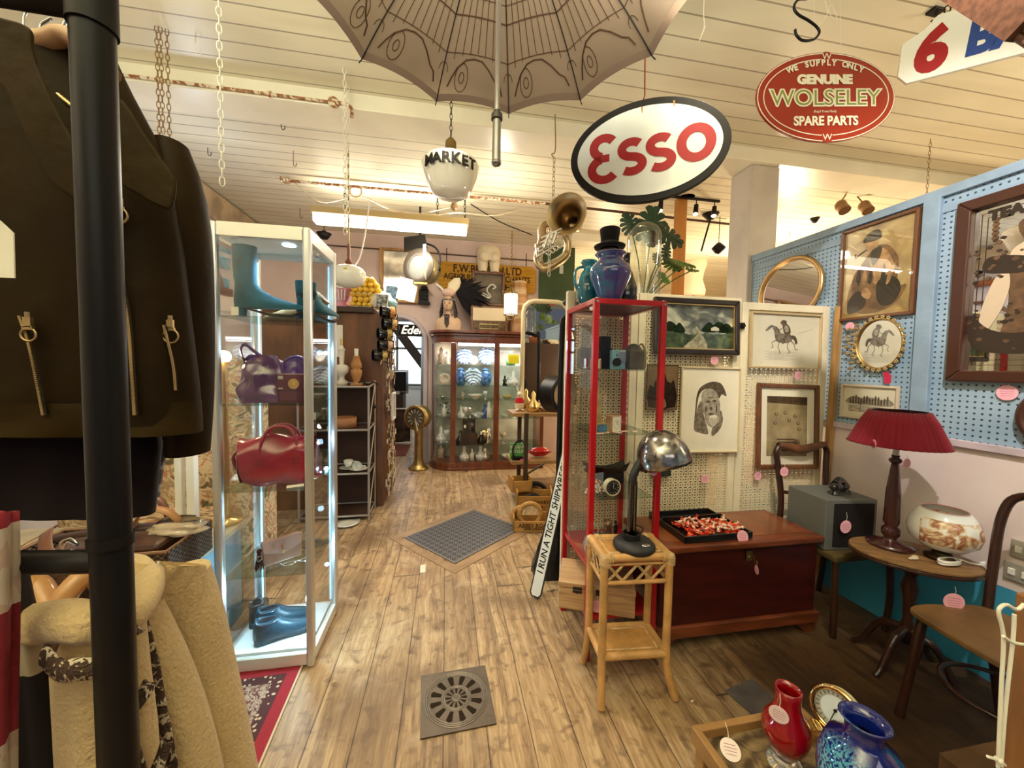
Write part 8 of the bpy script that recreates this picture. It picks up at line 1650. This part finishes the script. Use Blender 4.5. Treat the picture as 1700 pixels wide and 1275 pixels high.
# bust with feather headdress
t = thing('mannequin_bust','pale mannequin bust with black hair, beads and a feather headdress','mannequin',TP_(744,5.10),R(-12)); skn = mat('mannequin_skin',(.62,.42,.27),.5,noise=.08); K_ = 1.0
sec = [(0,.17,.09),(.04,.175,.095),(.10,.18,.095),(.15,.165,.085),(.185,.10,.065),(.20,.055,.05),(.235,.045,.045),(.27,.048,.05)]
MB().loft([((0,0,z),(rx,0,0),(0,ry,0)) for z,rx,ry in sec],24).loft([((0,-.01+o,z),(rx,0,0),(0,ry,0)) for z,rx,ry,o in ((.255,.02,.03,.0),(.265,.04,.05,-.015),(.29,.058,.07,-.012),(.33,.070,.085,.0),(.37,.075,.092,.005),(.41,.070,.088,.01),(.44,.05,.065,.01),(.455,.02,.03,.01))],20).ell((0,-.10,.33),(.010,.016,.018),8,6).ell((0,-.092,.295),(.020,.008,.006),8,5).ell((.072,.0,.335),(.01,.018,.024),8,6).ell((-.072,0,.335),(.01,.018,.024),8,6).build('bust',skn,t)
b = MB(); [b.ell((s_*.028,-.086,.350),(.013,.007,.006),8,5) for s_ in (-1,1)]; [b.tube([(s_*.014,-.092,.365),(s_*.03,-.092,.372),(s_*.045,-.08,.366)],.003,5) for s_ in (-1,1)]; b.build('painted_eyes',mat('dark_hair',(.02,.012,.01)),t)
b = MB(); rnd = random.Random(5)
for s_ in (-1,1):
    for k in range(9): y0 = -.03+.012*k; b.tube(spline([(s_*.05,y0,.43),(s_*.082,y0-.01,.34),(s_*(.088+.01*(k % 3)),y0-.02,.22),(s_*(.10+.012*(k % 2)),y0-.03,.12+.02*(k % 4))]),[.012]*12+[.006]*7,6)
b.ell((0,.03,.38),(.085,.08,.09)); b.build('black_hair',mat('dark_hair',(.02,.012,.01)),t)
b = MB(); [b.ell((.085*math.cos(a),.098*math.sin(a)*.95,.405),(.012,.012,.014),7,5) for a in [2*math.pi*k/26 for k in range(26)]]; b.build('bead_headband',mat('black_white_beads',(.6,.55,.5),.4,col2=(.02,.02,.02),nscale=60),t)
b = MB(); b.ell((.0,-.01,.50),(.09,.08,.06)); b.build('cream_fur_cap',mat('peach_fur',(.70,.50,.40),.95),t)
MB().loft([((.03,0,.52),(.05,0,-.03),(0,.03,0)),((.07,0,.60),(.075,0,-.03),(0,.03,0)),((.12,0,.67),(.045,0,-.03),(0,.025,0)),((.14,0,.70),(.01,0,0),(0,.01,0))],16).build('cream_horn',mat('cream_felt',(.76,.66,.46),.8),t); MB().tube([(-.16,-.02,.61),(-.08,-.03,.55),(-.05,-.03,.50)],.016,8).build('white_feather',WHT,t)
b = MB()
for k in range(46):
    a = R(100-k*3.6); r_ = .26+.10*rnd.random(); c_ = Vector((.10,.04,.48)); d_ = Vector((math.cos(a)*1.25,.0,math.sin(a)*.85)); p1 = c_+d_*r_*.55; p2 = c_+d_*r_+Vector((.05,0,-.10 if k > 20 else -.02)); n_ = Vector((-d_.z,0,d_.x))*.030
    yj = rnd.uniform(-.04,.04); b._add([tuple(c_+Vector((0,yj,0))),tuple(p1+n_+Vector((0,yj-.01,0))),tuple(p2+Vector((0,yj,0))),tuple(p1-n_+Vector((0,yj+.01,0)))],[(0,1,2,3)])
b.build('black_feathers',mat('black_plumage',(.012,.010,.012),.6),t,solid=.004)
b = MB(); [b.tube([(-.035+.008*k,-.075-.012*(4-abs(k-4))*.6,.21),(-.03+.007*k,-.10,.12),(-.028+.007*k,-.10,.03+.012*abs(k-4))],.0045,5) for k in range(9)]; b.ell((0,-.115,.165),(.018,.006,.018)); b.tube([(.052*math.cos(a),.05*math.sin(a),.215-.03*(math.sin(a) < 0)) for a in [2*math.pi*k/20 for k in range(20)]],.009,6,True); b.build('beaded_necklace',mat('dark_beads',(.09,.06,.05),.4,noise=.6,nscale=60),t)
# radio
q = TP_(811,5.14); rw = (PY(840,530,5.05).x-PY(779,530,5.05).x)/2; rh = PY(810,508,5.05).z-TZ_; t = thing('valve_radio','old wooden valve radio with cream front and dark dial','radio',q,R(-3))
MB().bx(-rw,rw,-.11,.11,0,rh).build('cabinet',walnut,t,.012); MB().bx(-rw+.03,rw-.03,-.116,-.108,rh*.42,rh-.03).build('cream_grille',mat('cream_speaker_cloth',(.66,.54,.36),.7),t,.003); MB().bx(-rw+.035,rw-.035,-.117,-.108,.03,rh*.38).build('dial_panel',mat('bronze_dial',(.14,.09,.035),.3,.4,noise=.5,nscale=25),t,.003)
b = MB(); [b.cyl((x,-.135,rh*.2),(x,-.115,rh*.2),.026,n=18) for x in (-rw+.08,rw-.08)]; b.build('knobs',mat('brown_knob',(.12,.06,.03),.3),t); MB(Matrix.Translation((0,-.1165,rh*.2)) @ RX90).stroke([(-rw+.12,-.03),(rw-.12,-.03),(rw-.12,.03),(-rw+.12,.03)],.006,.002,None,True).build('dial_trim',BRASS,t)
# framed glass case on radio, hips on it
cw = (PY(837,480,5.3).x-PY(783,480,5.3).x)/2; z0,z1 = PY(810,510,5.3).z,PY(810,454,5.3).z; t = thing('glazed_case','wooden glazed case with white swirling sculpture inside, above the radio','display case',(PY(810,480,5.28).x,5.27,z0))
b = MB(RX90); b.stroke([(-cw+.02,.02),(cw-.02,.02),(cw-.02,z1-z0-.02),(-cw+.02,z1-z0-.02)],.045,.10,None,True); b.build('frame',walnut,t,.004); MB().bx(-cw+.02,cw-.02,-.01,0,.02,z1-z0-.02).build('back',mat('dull_case_back',(.20,.15,.10),.6,noise=.4,nscale=7),t)
MB().tube(spline([(-.15,-.05,.10),(-.08,-.06,.15),(-.02,-.05,.11),(.03,-.05,.14),(-.02,-.05,.22),(.04,-.05,.30),(.10,-.05,.27),(.06,-.05,.24)],8),.012,7).build('white_sculpture',WHT,t); MB().tube(spline([(-.16,-.05,.13),(-.06,-.06,.10),(.0,-.05,.14),(-.08,-.05,.18)],8),.009,6).build('white_sculpture',WHT,t); MB().bx(-cw+.04,cw-.04,-.095,-.093,.04,z1-z0-.04).build('glass_pane',GLS,t)
q = PY(811,455,5.25); t = thing('mannequin_hips','cream shop mannequin hips and thighs standing on the glazed case','mannequin',(q.x,5.25,z1+.001)); hh = PY(811,410,5.25).z-z1; hm = mat('mannequin_cream',(.72,.62,.44),.45,noise=.06)
MB().loft([((0,0,hh*z),(rx,0,0),(0,ry,0)) for z,rx,ry in ((1.0,.125,.08),(.92,.15,.10),(.75,.165,.115),(.55,.165,.12),(.42,.15,.11))],28).loft([((-.082,0,hh*z),(rx,0,0),(0,.09,0)) for z,rx in ((.62,.05),(.5,.078),(.25,.072),(.0,.06))],20).loft([((.082,0,hh*z),(rx,0,0),(0,.09,0)) for z,rx in ((.62,.05),(.5,.078),(.25,.072),(.0,.06))],20).ell((-.07,-.07,hh*.55),(.075,.065,.08)).ell((.07,-.07,hh*.55),(.075,.065,.08)).build('torso',hm,t)
# yellow sign
p0,p1 = PY(727,436,5.36),PY(888,476,5.36); sw = (p1.x-p0.x)/2; c_ = Vector(((p0.x+p1.x)/2,5.35,PY(808,462,5.36).z)); t = thing('merchant_sign','long yellow painted board with dark lettering high on the back wall','sign',c_)
yb = mat('worn_yellow_board',(.52,.27,.03),.6,noise=.3,nscale=6,stretch=(.5,1,6)); MB(RX90).prism([(-sw,-.13),(-sw+.03,-.19),(sw-.03,-.19),(sw,-.13),(sw,.13),(sw-.04,.19),(-sw+.04,.19),(-sw,.13)],.02,None,0).build('board',yb,t)
dkp = mat('faded_black_paint',(.06,.03,.015),.7); text('lettering','F.W.BROWN.LTD',.145,dkp,t,(.0,-.022,.105),bold=.004,sx=.86); text('lettering','AGRICULTURAL MERCHANTS',.115,dkp,t,(.0,-.022,-.01),bold=.003,sx=.80); text('lettering','BRANCHES',.115,dkp,t,(.10,-.022,-.125),bold=.003,sx=1.45)
for x in (-sw+.12,sw-.14): MB().tube([(x,-.01,.17),(x,-.01,.38)],.006,5).build('hanger',BLKM,t)
# hat boxes, lantern
rnd = random.Random(12); z = TZ_; bxm = [mat('hatbox_tan',(.52,.28,.12),.6,noise=.25,nscale=12),mat('hatbox_peach',(.62,.36,.20),.6,noise=.2,nscale=12),mat('hatbox_cream',(.66,.50,.32),.6,noise=.2,nscale=10)]
for k,(r_,h_) in enumerate(((.14,.20),(.12,.12),(.115,.10),(.11,.12),(.10,.10),(.09,.09))):
    q = TP_(861,5.22); t = thing('hat_box','round %s hat box, %s of the stack at cabinet right' % (('peach','tan','cream','peach','tan','tan')[k],('lowest','second from bottom','third from bottom','fourth from bottom','second from top','topmost')[k]),'box',(q.x,q.y,z),0,'stacked hat boxes'); MB().cyl((0,0,0),(0,0,h_*.75),r_,n=30).build('box',bxm[(k+1) % 3],t); MB().cyl((0,0,h_*.68),(0,0,h_-.002),r_+.005,n=30).build('lid',bxm[k % 3],t); z += h_
q = PY(848,506,4.75); t = thing('white_lantern','glowing white cylindrical lantern hanging on a chain at the back','lantern',q); MB().cyl((0,0,-.12),(0,0,.13),.085,n=28).build('glass',mat('lantern_glow',(1,.96,.85),.5,emit=(1,.90,.68),estr=2.2),t)
b = MB(); [b.tube([(.087*math.cos(a),.087*math.sin(a),z_) for a in [2*math.pi*k/24 for k in range(24)]],.006,5,True) for z_ in (-.13,.14)]; [b.tube([(.088*math.cos(a),.088*math.sin(a),-.13),(.088*math.cos(a),.088*math.sin(a),.14),(0,0,.24)],.004,5) for a in (0,1.57,3.14,4.71)]; [b.tube([(.086*math.cos(a),.086*math.sin(a),-.13),(.05*math.cos(a),.05*math.sin(a),-.20),(0,0,-.19)],.006,5) for a in (.5,2.07,3.64,5.21)]; b.build('wire_cage',mat('dull_brass',(.32,.22,.08)),t); b = MB(); chain_mb(b,(0,0,CEIL-q.z-.05),CEIL-q.z-.30,.009,.045,.004); b.build('chain',rch,t)
# ------------------------------------------------------------------ wall mirror, film lamp, lantern, green board
p0,p1 = PY(630,410,5.38),PY(696,506,5.38); w_ = p1.x-p0.x; h_ = p0.z-p1.z; t = thing('pine_wall_mirror','large pine framed mirror on the back wall above the arch','mirror',((p0.x+p1.x)/2,5.37,(p0.z+p1.z)/2))
MB(RX90).stroke([(-w_/2+.03,-h_/2+.03),(w_/2-.03,-h_/2+.03),(w_/2-.03,h_/2-.03),(-w_/2+.03,h_/2-.03)],.06,.035,None,True).build('frame',tw,t,.004); MB().bx(-w_/2+.03,w_/2-.03,-.012,-.004,-h_/2+.03,h_/2-.03).build('mirror_glass',mat('old_mirror',(.5,.46,.42),.12,1.0,noise=.5,nscale=5),t)
simple('blue_postcard','blue postcard tucked into bottom of the pine mirror','card',MB().bx(-.07,.07,-.004,0,-.09,.09),mat('blue_photo',(.12,.32,.55)),PY(650,486,5.32)); simple('pinned_sheets','cream paper sheets clipped below the film lamp','paper',MB(Matrix.Rotation(R(12),4,'Y')).bx(-.10,.10,0,.006,-.12,.12),PAPER,PY(676,481,4.32))
q = PY(700,445,4.35); t = thing('film_studio_lamp','big old film studio lamp with barn doors hanging at the back','lamp',q); Tl = Matrix.Rotation(R(-32),4,'Z') @ RX90; mt_ = mat('khaki_metal',(.30,.25,.13),.3,.7,noise=.2)
MB(Tl).lathe([(0,-.22),(.08,-.21),(.15,-.16),(.18,-.06),(.185,.03),(.175,.05)],n=36).build('housing',mt_,t); MB(Tl).lathe([(.12,.055),(.185,.05),(.20,.06),(.195,.075),(.125,.07)],n=36).build('front_ring',mat('dark_grey_ring',(.12,.10,.08),.4,.5),t); MB(Tl).lathe([(0,.085),(.07,.08),(.13,.062)],n=36).build('lens',mat('frosted_lens',(.26,.27,.25),.4,noise=.2,nscale=12),t)
MB(Tl).prism([(.09,-.18),(.20,-.13),(.20,.16),(.09,.20)],.005,Matrix.Translation((.0,0,.10)) @ Matrix.Rotation(R(-70),4,'Y') @ Matrix.Translation((.02,0,-.14))).build('barn_door',mat('pale_barn_door',(.66,.62,.50),.4,.4),t); MB(Tl).prism([(-.19,.19),(.12,.19),(.06,.36),(-.22,.36)],.005,Matrix.Translation((0,0,.10)) @ Matrix.Rotation(R(-12),4,'X')).build('barn_door',BLKM,t)
b = MB(); b.tube(spline([(.19,.02,0),(.20,.02,.14),(.15,.02,.24),(.05,.02,.28),(-.02,.02,.30)]),.011,7); b.tube([(-.02,.02,.28),(-.02,.02,CEIL-q.z)],.012,7); b.ell((.185,0,.0),(.03,.04,.03)); b.build('yoke',BLKM,t); MB().bx(-.07,.07,-.16,-.15,-.21,-.19).build('clip',BRASS,t)
q = PY(704,500,5.335); t = thing('black_lantern','small black pierced metal lantern hanging on wall by the film lamp','lantern',q); b = MB(); b.bx(-.065,.065,-.05,.05,-.02,0); b.bx(-.08,.08,-.06,.06,-.04,-.02); [b.bx(x-.006,x+.006,-.05,-.04,0,.14) for x in (-.055,-.02,.02,.055)]; [b.bx(-.06,.06,-.05,-.04,z_-.006,z_+.006) for z_ in (.03,.07,.11)]; b.bx(-.055,.055,-.03,.05,0,.14); b.lathe([(.07,.14),(.05,.17),(.05,.19),(.03,.2),(.03,.23),(0,.24)],n=14); b.tube(spline([(-.04,0,.2),(-.03,0,.29),(0,0,.31),(.03,0,.29),(.04,0,.2)]),.004,5); b.build('body',BLK,t)
p0,p1 = PY(896,420,5.36),PY(953,500,5.36); simple('painted_board','tall dark green painted board on the back wall below the tuba','board',MB().bx(-(p1.x-p0.x)/2,(p1.x-p0.x)/2,-.03,0,0,1.22),mat('bottle_green_paint',(.035,.07,.025),.5,noise=.3,nscale=4),((p0.x+p1.x)/2,5.395,PY(925,505,5.36).z-.2),0,None,.004)
p_ = [PY(515,383,5.37),PY(900,425,5.37),PY(960,432,5.37)]; simple('picture_rail','thin dark picture rail line along the top of the back wall','rail',MB().tube([(LX+.05,5.39,2.96),(1.60,5.39,2.93)],.010,6),mat('dark_rail',(.12,.07,.04),.5),(0,0,0))
q = PY(538,392,4.6); simple('black_pendant','small black pendant hanging above the lit glass cabinet back','lamp',MB().lathe([(.02,.06),(.03,.04),(.08,.03),(.04,-.03),(.0,-.04)],n=18).tube([(0,0,.05),(0,0,CEIL-q.z)],.004,5),BLK,q)
# arched mirror, rack with goods
am = PY(868,600,3.95).x; t = thing('arched_mirror','tall cream framed mirror with rounded corners behind the rack','mirror',(am+.25,3.97,.90),0); aw,ah = .25,PY(900,500,3.95).z-.90
pts = [(-aw,0,0),(-aw,0,ah-.12)]+[(-aw+.12-.12*math.cos(R(a)),0,ah-.12+.12*math.sin(R(a))) for a in (30,60,90)]+[(aw-.12+.12*math.sin(R(a)),0,ah-.12+.12*math.cos(R(a))) for a in (0,30,60,90)]+[(aw,0,0)]
MB().tube(pts,.026,10,True).build('frame',mat('cream_gilt_frame',(.74,.64,.42),.35,.2),t); MB(RX90).prism([(p_[0],p_[2]) for p_ in pts],.006).build('mirror_glass',MIR,t)
t = thing('black_cheval_frame','tall black metal arched frame standing left of the red cabinet','frame',(.80,2.80,0),R(8)); kz = PY(932,510,2.8).z; ax0 = PY(931,700,2.8).x-.80
MB().tube(spline([(ax0,0,0),(ax0,0,kz-.25),(ax0+.02,0,kz-.10),(ax0+.08,0,kz-.02),(ax0+.2,0,kz),(ax0+.33,0,kz-.04),(ax0+.38,0,kz-.15),(ax0+.38,0,0)],6),.024,10).build('hoop',BLKM,t); MB().bx(ax0,ax0+.38,-.02,.02,.50,.54).build('cross_bar',BLKM,t); MB().bx(ax0-.02,ax0+.40,-.12,.12,0,.03).build('foot',BLKM,t); simple('feather_duster','blue tipped black cap resting on top of black metal frame','cap',MB().ell((0,0,.02),(.06,.03,.03)).loft([((.05,0,.02),(.0,.03,0),(0,0,.014)),((.11,0,.02),(0,.02,0),(0,0,.01))],10),mat('blue_black_cap',(.03,.05,.07),.5),(.80+ax0+.05,2.80,kz+.015))
q = PY(932,655,2.95); t = thing('wall_gauge_drum','round black drum shaped dial with tan face behind red cabinet','gauge',q,R(25)); MB(RX90).cyl((0,0,-.10),(0,0,.04),.16,.15,n=32).build('drum',BLKM,t); MB(RX90).lathe([(0,.045),(.10,.045),(.11,.05),(.12,.045)],n=28).build('face',mat('tan_face',(.5,.33,.18),.5,noise=.3,nscale=20),t)
# industrial rack
rx0,rx1,ry0,ry1 = PY(846,690,3.95).x,1.45,3.66,4.0; t = thing('industrial_rack','industrial shelf rack with dark steel posts and wooden shelves at back','shelf unit',(rx0,ry0,0)); RW_,RD_ = rx1-rx0,ry1-ry0; rs = [PY(875,686,3.66).z,PY(875,765,3.66).z,.16]; oak = mat('oak_shelf',(.42,.24,.10),.45,noise=.3,nscale=8,stretch=(1,5,5)); sp = mat('dark_steel_post',(.075,.05,.035),.5,.3)
for z in rs: MB().bx(-.02,RW_,-.01,RD_,z-.035,z).build('shelf',oak,t,.003)
for x in (.10,RW_-.12): MB().bx(x,x+.04,-.03,.005,0,rs[0]+.0).build('post',sp,t); MB().bx(x,x+.04,RD_-.02,RD_+.015,0,rs[0]).build('post',sp,t)
MB().bar((.14,RD_,rs[2]),(.60,RD_,rs[1]-.02),.025,.012).build('brace',sp,t)
RP = lambda px,k,y=3.80: Vector((PY(px,690,y).x,y,rs[k]+.002))
t = thing('red_lips_telephone','shiny red lips shaped ornament on the middle rack shelf','ornament',RP(897,1)); lp = mat('lipstick_red_gloss',(.62,.01,.015),.08,coat=1); MB().loft([((x,0,.055),(0,.055*k_,0),(0,0,.052*k_*(1.0 if abs(x) > .03 else .93))) for x,k_ in ((-.12,.05),(-.095,.5),(-.06,.9),(-.025,1),(0,.92),(.025,1),(.06,.9),(.095,.5),(.125,.05))],20).build('lips',lp,t,0,1); MB().tube(spline([(-.115,-.045,.06),(-.06,-.062,.058),(0,-.06,.052),(.06,-.062,.058),(.115,-.045,.06)]),.005,5).build('mouth_line',mat('dark_lip_line',(.15,.0,.0),.4),t)
q = RP(858,1); t = thing('green_book','green card lettered INSANE ASYLUM propped on the middle rack shelf','book',(q.x,q.y-.05,q.z)); MB().bx(-.075,.075,-.01,.01,0,.16).build('cover',mat('leaf_green_card',(.12,.40,.10),.5),t); text('lettering','INSANE\nASYLUM',.045,WHT,t,(.0,-.012,.10),bold=.001)
simple('black_clamp','black wire clamp standing before the green card','clamp',MB().tube(spline([(-.05,0,.0),(-.06,0,.12),(0,0,.20),(.06,0,.16),(.07,0,.05),(.05,0,0)]),.008,6).bx(-.07,.04,-.03,.03,0,.03),BLK,(q.x+.01,q.y-.09,q.z)); simple('pink_packet','small pink packet lying flat on the middle rack shelf','packet',MB().bx(-.05,.05,-.03,.03,0,.012),mat('pink_packet',(.7,.12,.22),.4),RP(872,1,3.70))
q = RP(862,0,3.86); t = thing('rabbit_figure','small white rabbit figure in a red jacket on rack top','figurine',q); rbw = mat('rabbit_cream',(.74,.64,.50),.7); b = MB(); b.loft([((0,0,z),(r_,0,0),(0,r_*.9,0)) for z,r_ in ((0,.03),(.04,.05),(.09,.046),(.13,.03),(.15,.018))],14).ell((0,-.008,.175),(.03,.032,.028)); [b.loft([((s_*.012,0,.195),(.006,0,0),(0,.004,0)),((s_*.022,.005,.23),(.011,0,0),(0,.005,0)),((s_*.028,.01,.265),(.003,0,0),(0,.003,0))],8) for s_ in (-1,1)]; [b.ell((s_*.03,-.03,.012),(.018,.035,.012)) for s_ in (-1,1)]; b.build('rabbit',rbw,t); MB().loft([((0,0,z),(r_,0,0),(0,r_*.95,0)) for z,r_ in ((.085,.052),(.11,.046),(.14,.034))],16).build('red_jacket',mat('small_red_jacket',(.45,.02,.03),.7),t)
for i,(px,k,s_,m_,lb) in enumerate(((885,0,1.3,BRASS,'brass jug among trinkets on the rack top'),(893,0,.8,BRASS,'small brass goblet on the rack top'),(912,0,1.0,fig,'tan ornament at the right of the rack top'),(903,0,.9,slv,'silver ornament on the rack top in the middle'))): simple('trinket',lb,'ornament',small(('decanter','goblet','figurine','bowl')[i],0,s_),m_,RP(px,k,3.78))
# crates
crm_ = mat('yellow_pine_crate',(.52,.27,.07),.5,noise=.3,nscale=8,stretch=(1,6,6))
def crate(label,loc,rz,w_,d_,h_,words=None,wz=0):
    t = thing('wooden_crate',label,'crate',loc,rz); b = MB(); b.bx(-w_/2,w_/2,-d_/2,-d_/2+.012,0,h_); b.bx(-w_/2,w_/2,d_/2-.012,d_/2,0,h_); b.bx(-w_/2,-w_/2+.012,-d_/2,d_/2,0,h_*1.25); b.bx(w_/2-.012,w_/2,-d_/2,d_/2,0,h_*1.25); b.bx(-w_/2,w_/2,-d_/2,d_/2,0,.01); b.build('crate',crm_,t,.002)
    for k,wd_ in enumerate(words or ()): text('stencil',wd_,(.045,.026)[k > 0],dkp,t,(0,-d_/2-.001,h_*(.62-.3*k)),bold=.001); 
    return t
q = PZ(886,884,0); crate('front pine crate stencilled ABBEY ROAD on the floor',(q.x+.02,q.y+.10,.001),R(-8),.36,.22,.095,('ABBEY ROAD','NW8 LONDON')); AC = Vector((q.x+.02,q.y+.10,0))
q2 = PY(888,843,3.42); crate('pine crate stencilled EXPRESS behind the front crate',(q2.x+.03,3.47,.024),R(-8),.40,.22,.15,('HOGWARTS','EXPRESS')); q3 = PY(857,822,3.7); crate('small pine crate at the left on the low rack board',(q3.x+.02,3.62,.165),R(5),.20,.2,.11); crate('pine crate below the rack at right, half hidden',(1.12,3.30,.001),R(-12),.3,.25,.2,('ROAD',))
simple('crate_plinth','low pale board under the crates beside the floor grille','board',MB().bx(-.28,.42,-.13,.14,0,.02),mat('pale_board',(.50,.38,.24),.6),(q2.x+.06,3.50,.001),R(-8))
for i,(px,py,y,r_,lb) in enumerate(((880,853,AC.y-.02,.09,'round pine framed mirror standing in the front crate'),(866,857,AC.y+.05,.08,'second round pine frame behind the front crate mirror'),(888,822,3.60,.12,'round black framed mirror above the crates'),(884,839,3.47,.10,'round dark disc standing in the EXPRESS crate'))):
    q = PY(px,py,y); dk_ = i in (2,3); t = thing('round_mirror',lb,'mirror',q,R(-8)); MB().tube([(r_*math.cos(a),0,r_*math.sin(a)) for a in [2*math.pi*k/32 for k in range(32)]],.022,8,True).build('frame',BLK if dk_ else crm_,t); MB(RX90).prism(circ(r_,32),.008).build('mirror_glass',BLK if i == 3 else MIR,t)
simple('white_hull','pointed white boat shaped ornament beside the front crate','ornament',MB().loft([((-.12,0,.06),(0,.004,0),(0,0,.004)),((-.03,0,.04),(0,.03,0),(0,0,.03)),((.10,0,.03),(0,.035,0),(0,0,.03))],14),WHT,(AC.x+.26,AC.y-.16,.0)); simple('black_bag','glossy black bag slumped on the floor behind the slogan plank','bag',MB().surf(crumple(0,0,0,.10,.09,.26,21,.03,.35),26,12,True),mat('black_plastic',(.015,.014,.018)),(.68,2.38,.0))
# ------------------------------------------------------------------ floor grilles
ir = NB('iron_grille',.5); k_ = 1/.050; u_ = ir.ma('SUBTRACT',ir.ma('FRACT',ir.ma('MULTIPLY',ir.x,k_)),.5); v_ = ir.ma('SUBTRACT',ir.ma('FRACT',ir.ma('MULTIPLY',ir.y,k_)),.5); rd = ir.ma('POWER',ir.ma('ADD',ir.ma('MULTIPLY',u_,u_),ir.ma('MULTIPLY',v_,v_)),.5)
ringm = ir.ma('LESS_THAN',ir.ma('ABSOLUTE',ir.ma('SUBTRACT',rd,.40)),.055); ring2 = ir.ma('LESS_THAN',ir.ma('ABSOLUTE',ir.ma('SUBTRACT',rd,.17)),.05); di = ir.ma('LESS_THAN',ir.ma('MINIMUM',ir.ma('ABSOLUTE',ir.ma('SUBTRACT',ir.ma('ABSOLUTE',u_),ir.ma('ABSOLUTE',v_))),ir.ma('MINIMUM',ir.ma('ABSOLUTE',u_),ir.ma('ABSOLUTE',v_))),.035)
dark = ir.ma('SUBTRACT',1.0,ir.ma('MAXIMUM',ir.ma('MAXIMUM',ringm,ring2),di)); ir.col(ir.mix(dark,(.19,.175,.17),(.010,.010,.016))); ir.b.inputs['Metallic'].default_value = .4; ir.bump(dark,-.6,.01)
ca,cb_,cc_,cd__ = [PZ(*p_,0) for p_ in ((668,896),(762,934),(857,880),(792,846))]; ctr = (ca+cb_+cc_+cd__)/4; ux = (cb_-ca); uy = (cd__-ca); ang = math.atan2(uy.y+0,uy.x); Lx = (uy.length+(cc_-cb_).length)/2; Ly = (ux.length+(cc_-cd__).length)/2
t = thing('floor_grille','ornate iron floor grille set diagonally in the boards','grille',(ctr.x,ctr.y,0),ang); MB().bx(-Lx/2,Lx/2,-Ly/2,Ly/2,.003,.008).build('grille',ir.m,t); MB().stroke([(-Lx/2,-Ly/2),(Lx/2,-Ly/2),(Lx/2,Ly/2),(-Lx/2,Ly/2)],.012,.010,None,True).build('edge',mat('grey_iron_edge',(.28,.26,.24),.5,.4),t); sr = MB(); sr.stroke([(-Lx/2-.055,-Ly/2-.055),(Lx/2+.055,-Ly/2-.055),(Lx/2+.055,Ly/2+.055),(-Lx/2-.055,Ly/2+.055)],.10,.004,None,True); sr.build('wooden_surround',mat('surround_wood',(.40,.25,.13),.55,noise=.3,nscale=4,stretch=(1,4,1)),t)
ca,cb_,cc_,cd__ = [PZ(*p_,0) for p_ in ((695,1220),(822,1205),(810,1112),(700,1122))]; ctr = (ca+cb_+cc_+cd__)/4; gs = .29; t = thing('round_floor_vent','square iron floor plate with a round spoked vent in the boards','vent',(ctr.x,ctr.y,0),R(3)); irp = mat('worn_iron_plate',(.125,.098,.072),.42,.7,noise=.25,nscale=7,bump=.2,bscale=60); MB().bx(-gs/2,gs/2,-gs/2,gs/2,0,.006).build('plate',irp,t,.001)
b = MB(); [b.tube([(r_*math.cos(a),r_*math.sin(a),.006) for a in [2*math.pi*k/48 for k in range(48)]],.0022,5,True) for r_ in (.130,.122,.115,.056,.050,.014)]; b.build('raised_rings',mat('rubbed_iron',(.26,.22,.18),.35,.8),t)
b = MB()
for k in range(12):
    a = R(30*k+10); M2 = Matrix.Rotation(a,4,'Z'); b.prism([(.064,-.007),(.104,-.013),(.110,0),(.104,.013),(.064,.007)],.0006,M2,.0062)
    if k % 1 == 0: b.prism([(.020,-.002),(.044,-.006),(.044,.006),(.020,.002)],.0006,Matrix.Rotation(a+.26,4,'Z'),.0062)
b.build('slots',mat('slot_dark',(.025,.016,.010),.9),t)
simple('floor_label','small white paper label stuck to the boards beyond the grille','label',MB().bx(-.018,.018,-.05,.05,0,.001),PAPER,PZ(702,944,.001),R(2)); simple('floor_patch_plate','square grey metal patch nailed on dark boards right foreground','plate',MB().bx(-.085,.085,-.08,.08,0,.003),mat('dull_patch_metal',(.16,.14,.14),.5,.5,noise=.3),PZ(1255,1162,.001),R(12))
simple('fluff_scrap','tiny white paper scrap on the boards right of rattan table','scrap',MB().box((0,0,0),(.014,.006,.002),.4),PAPER,PZ(1149,1164,.002))
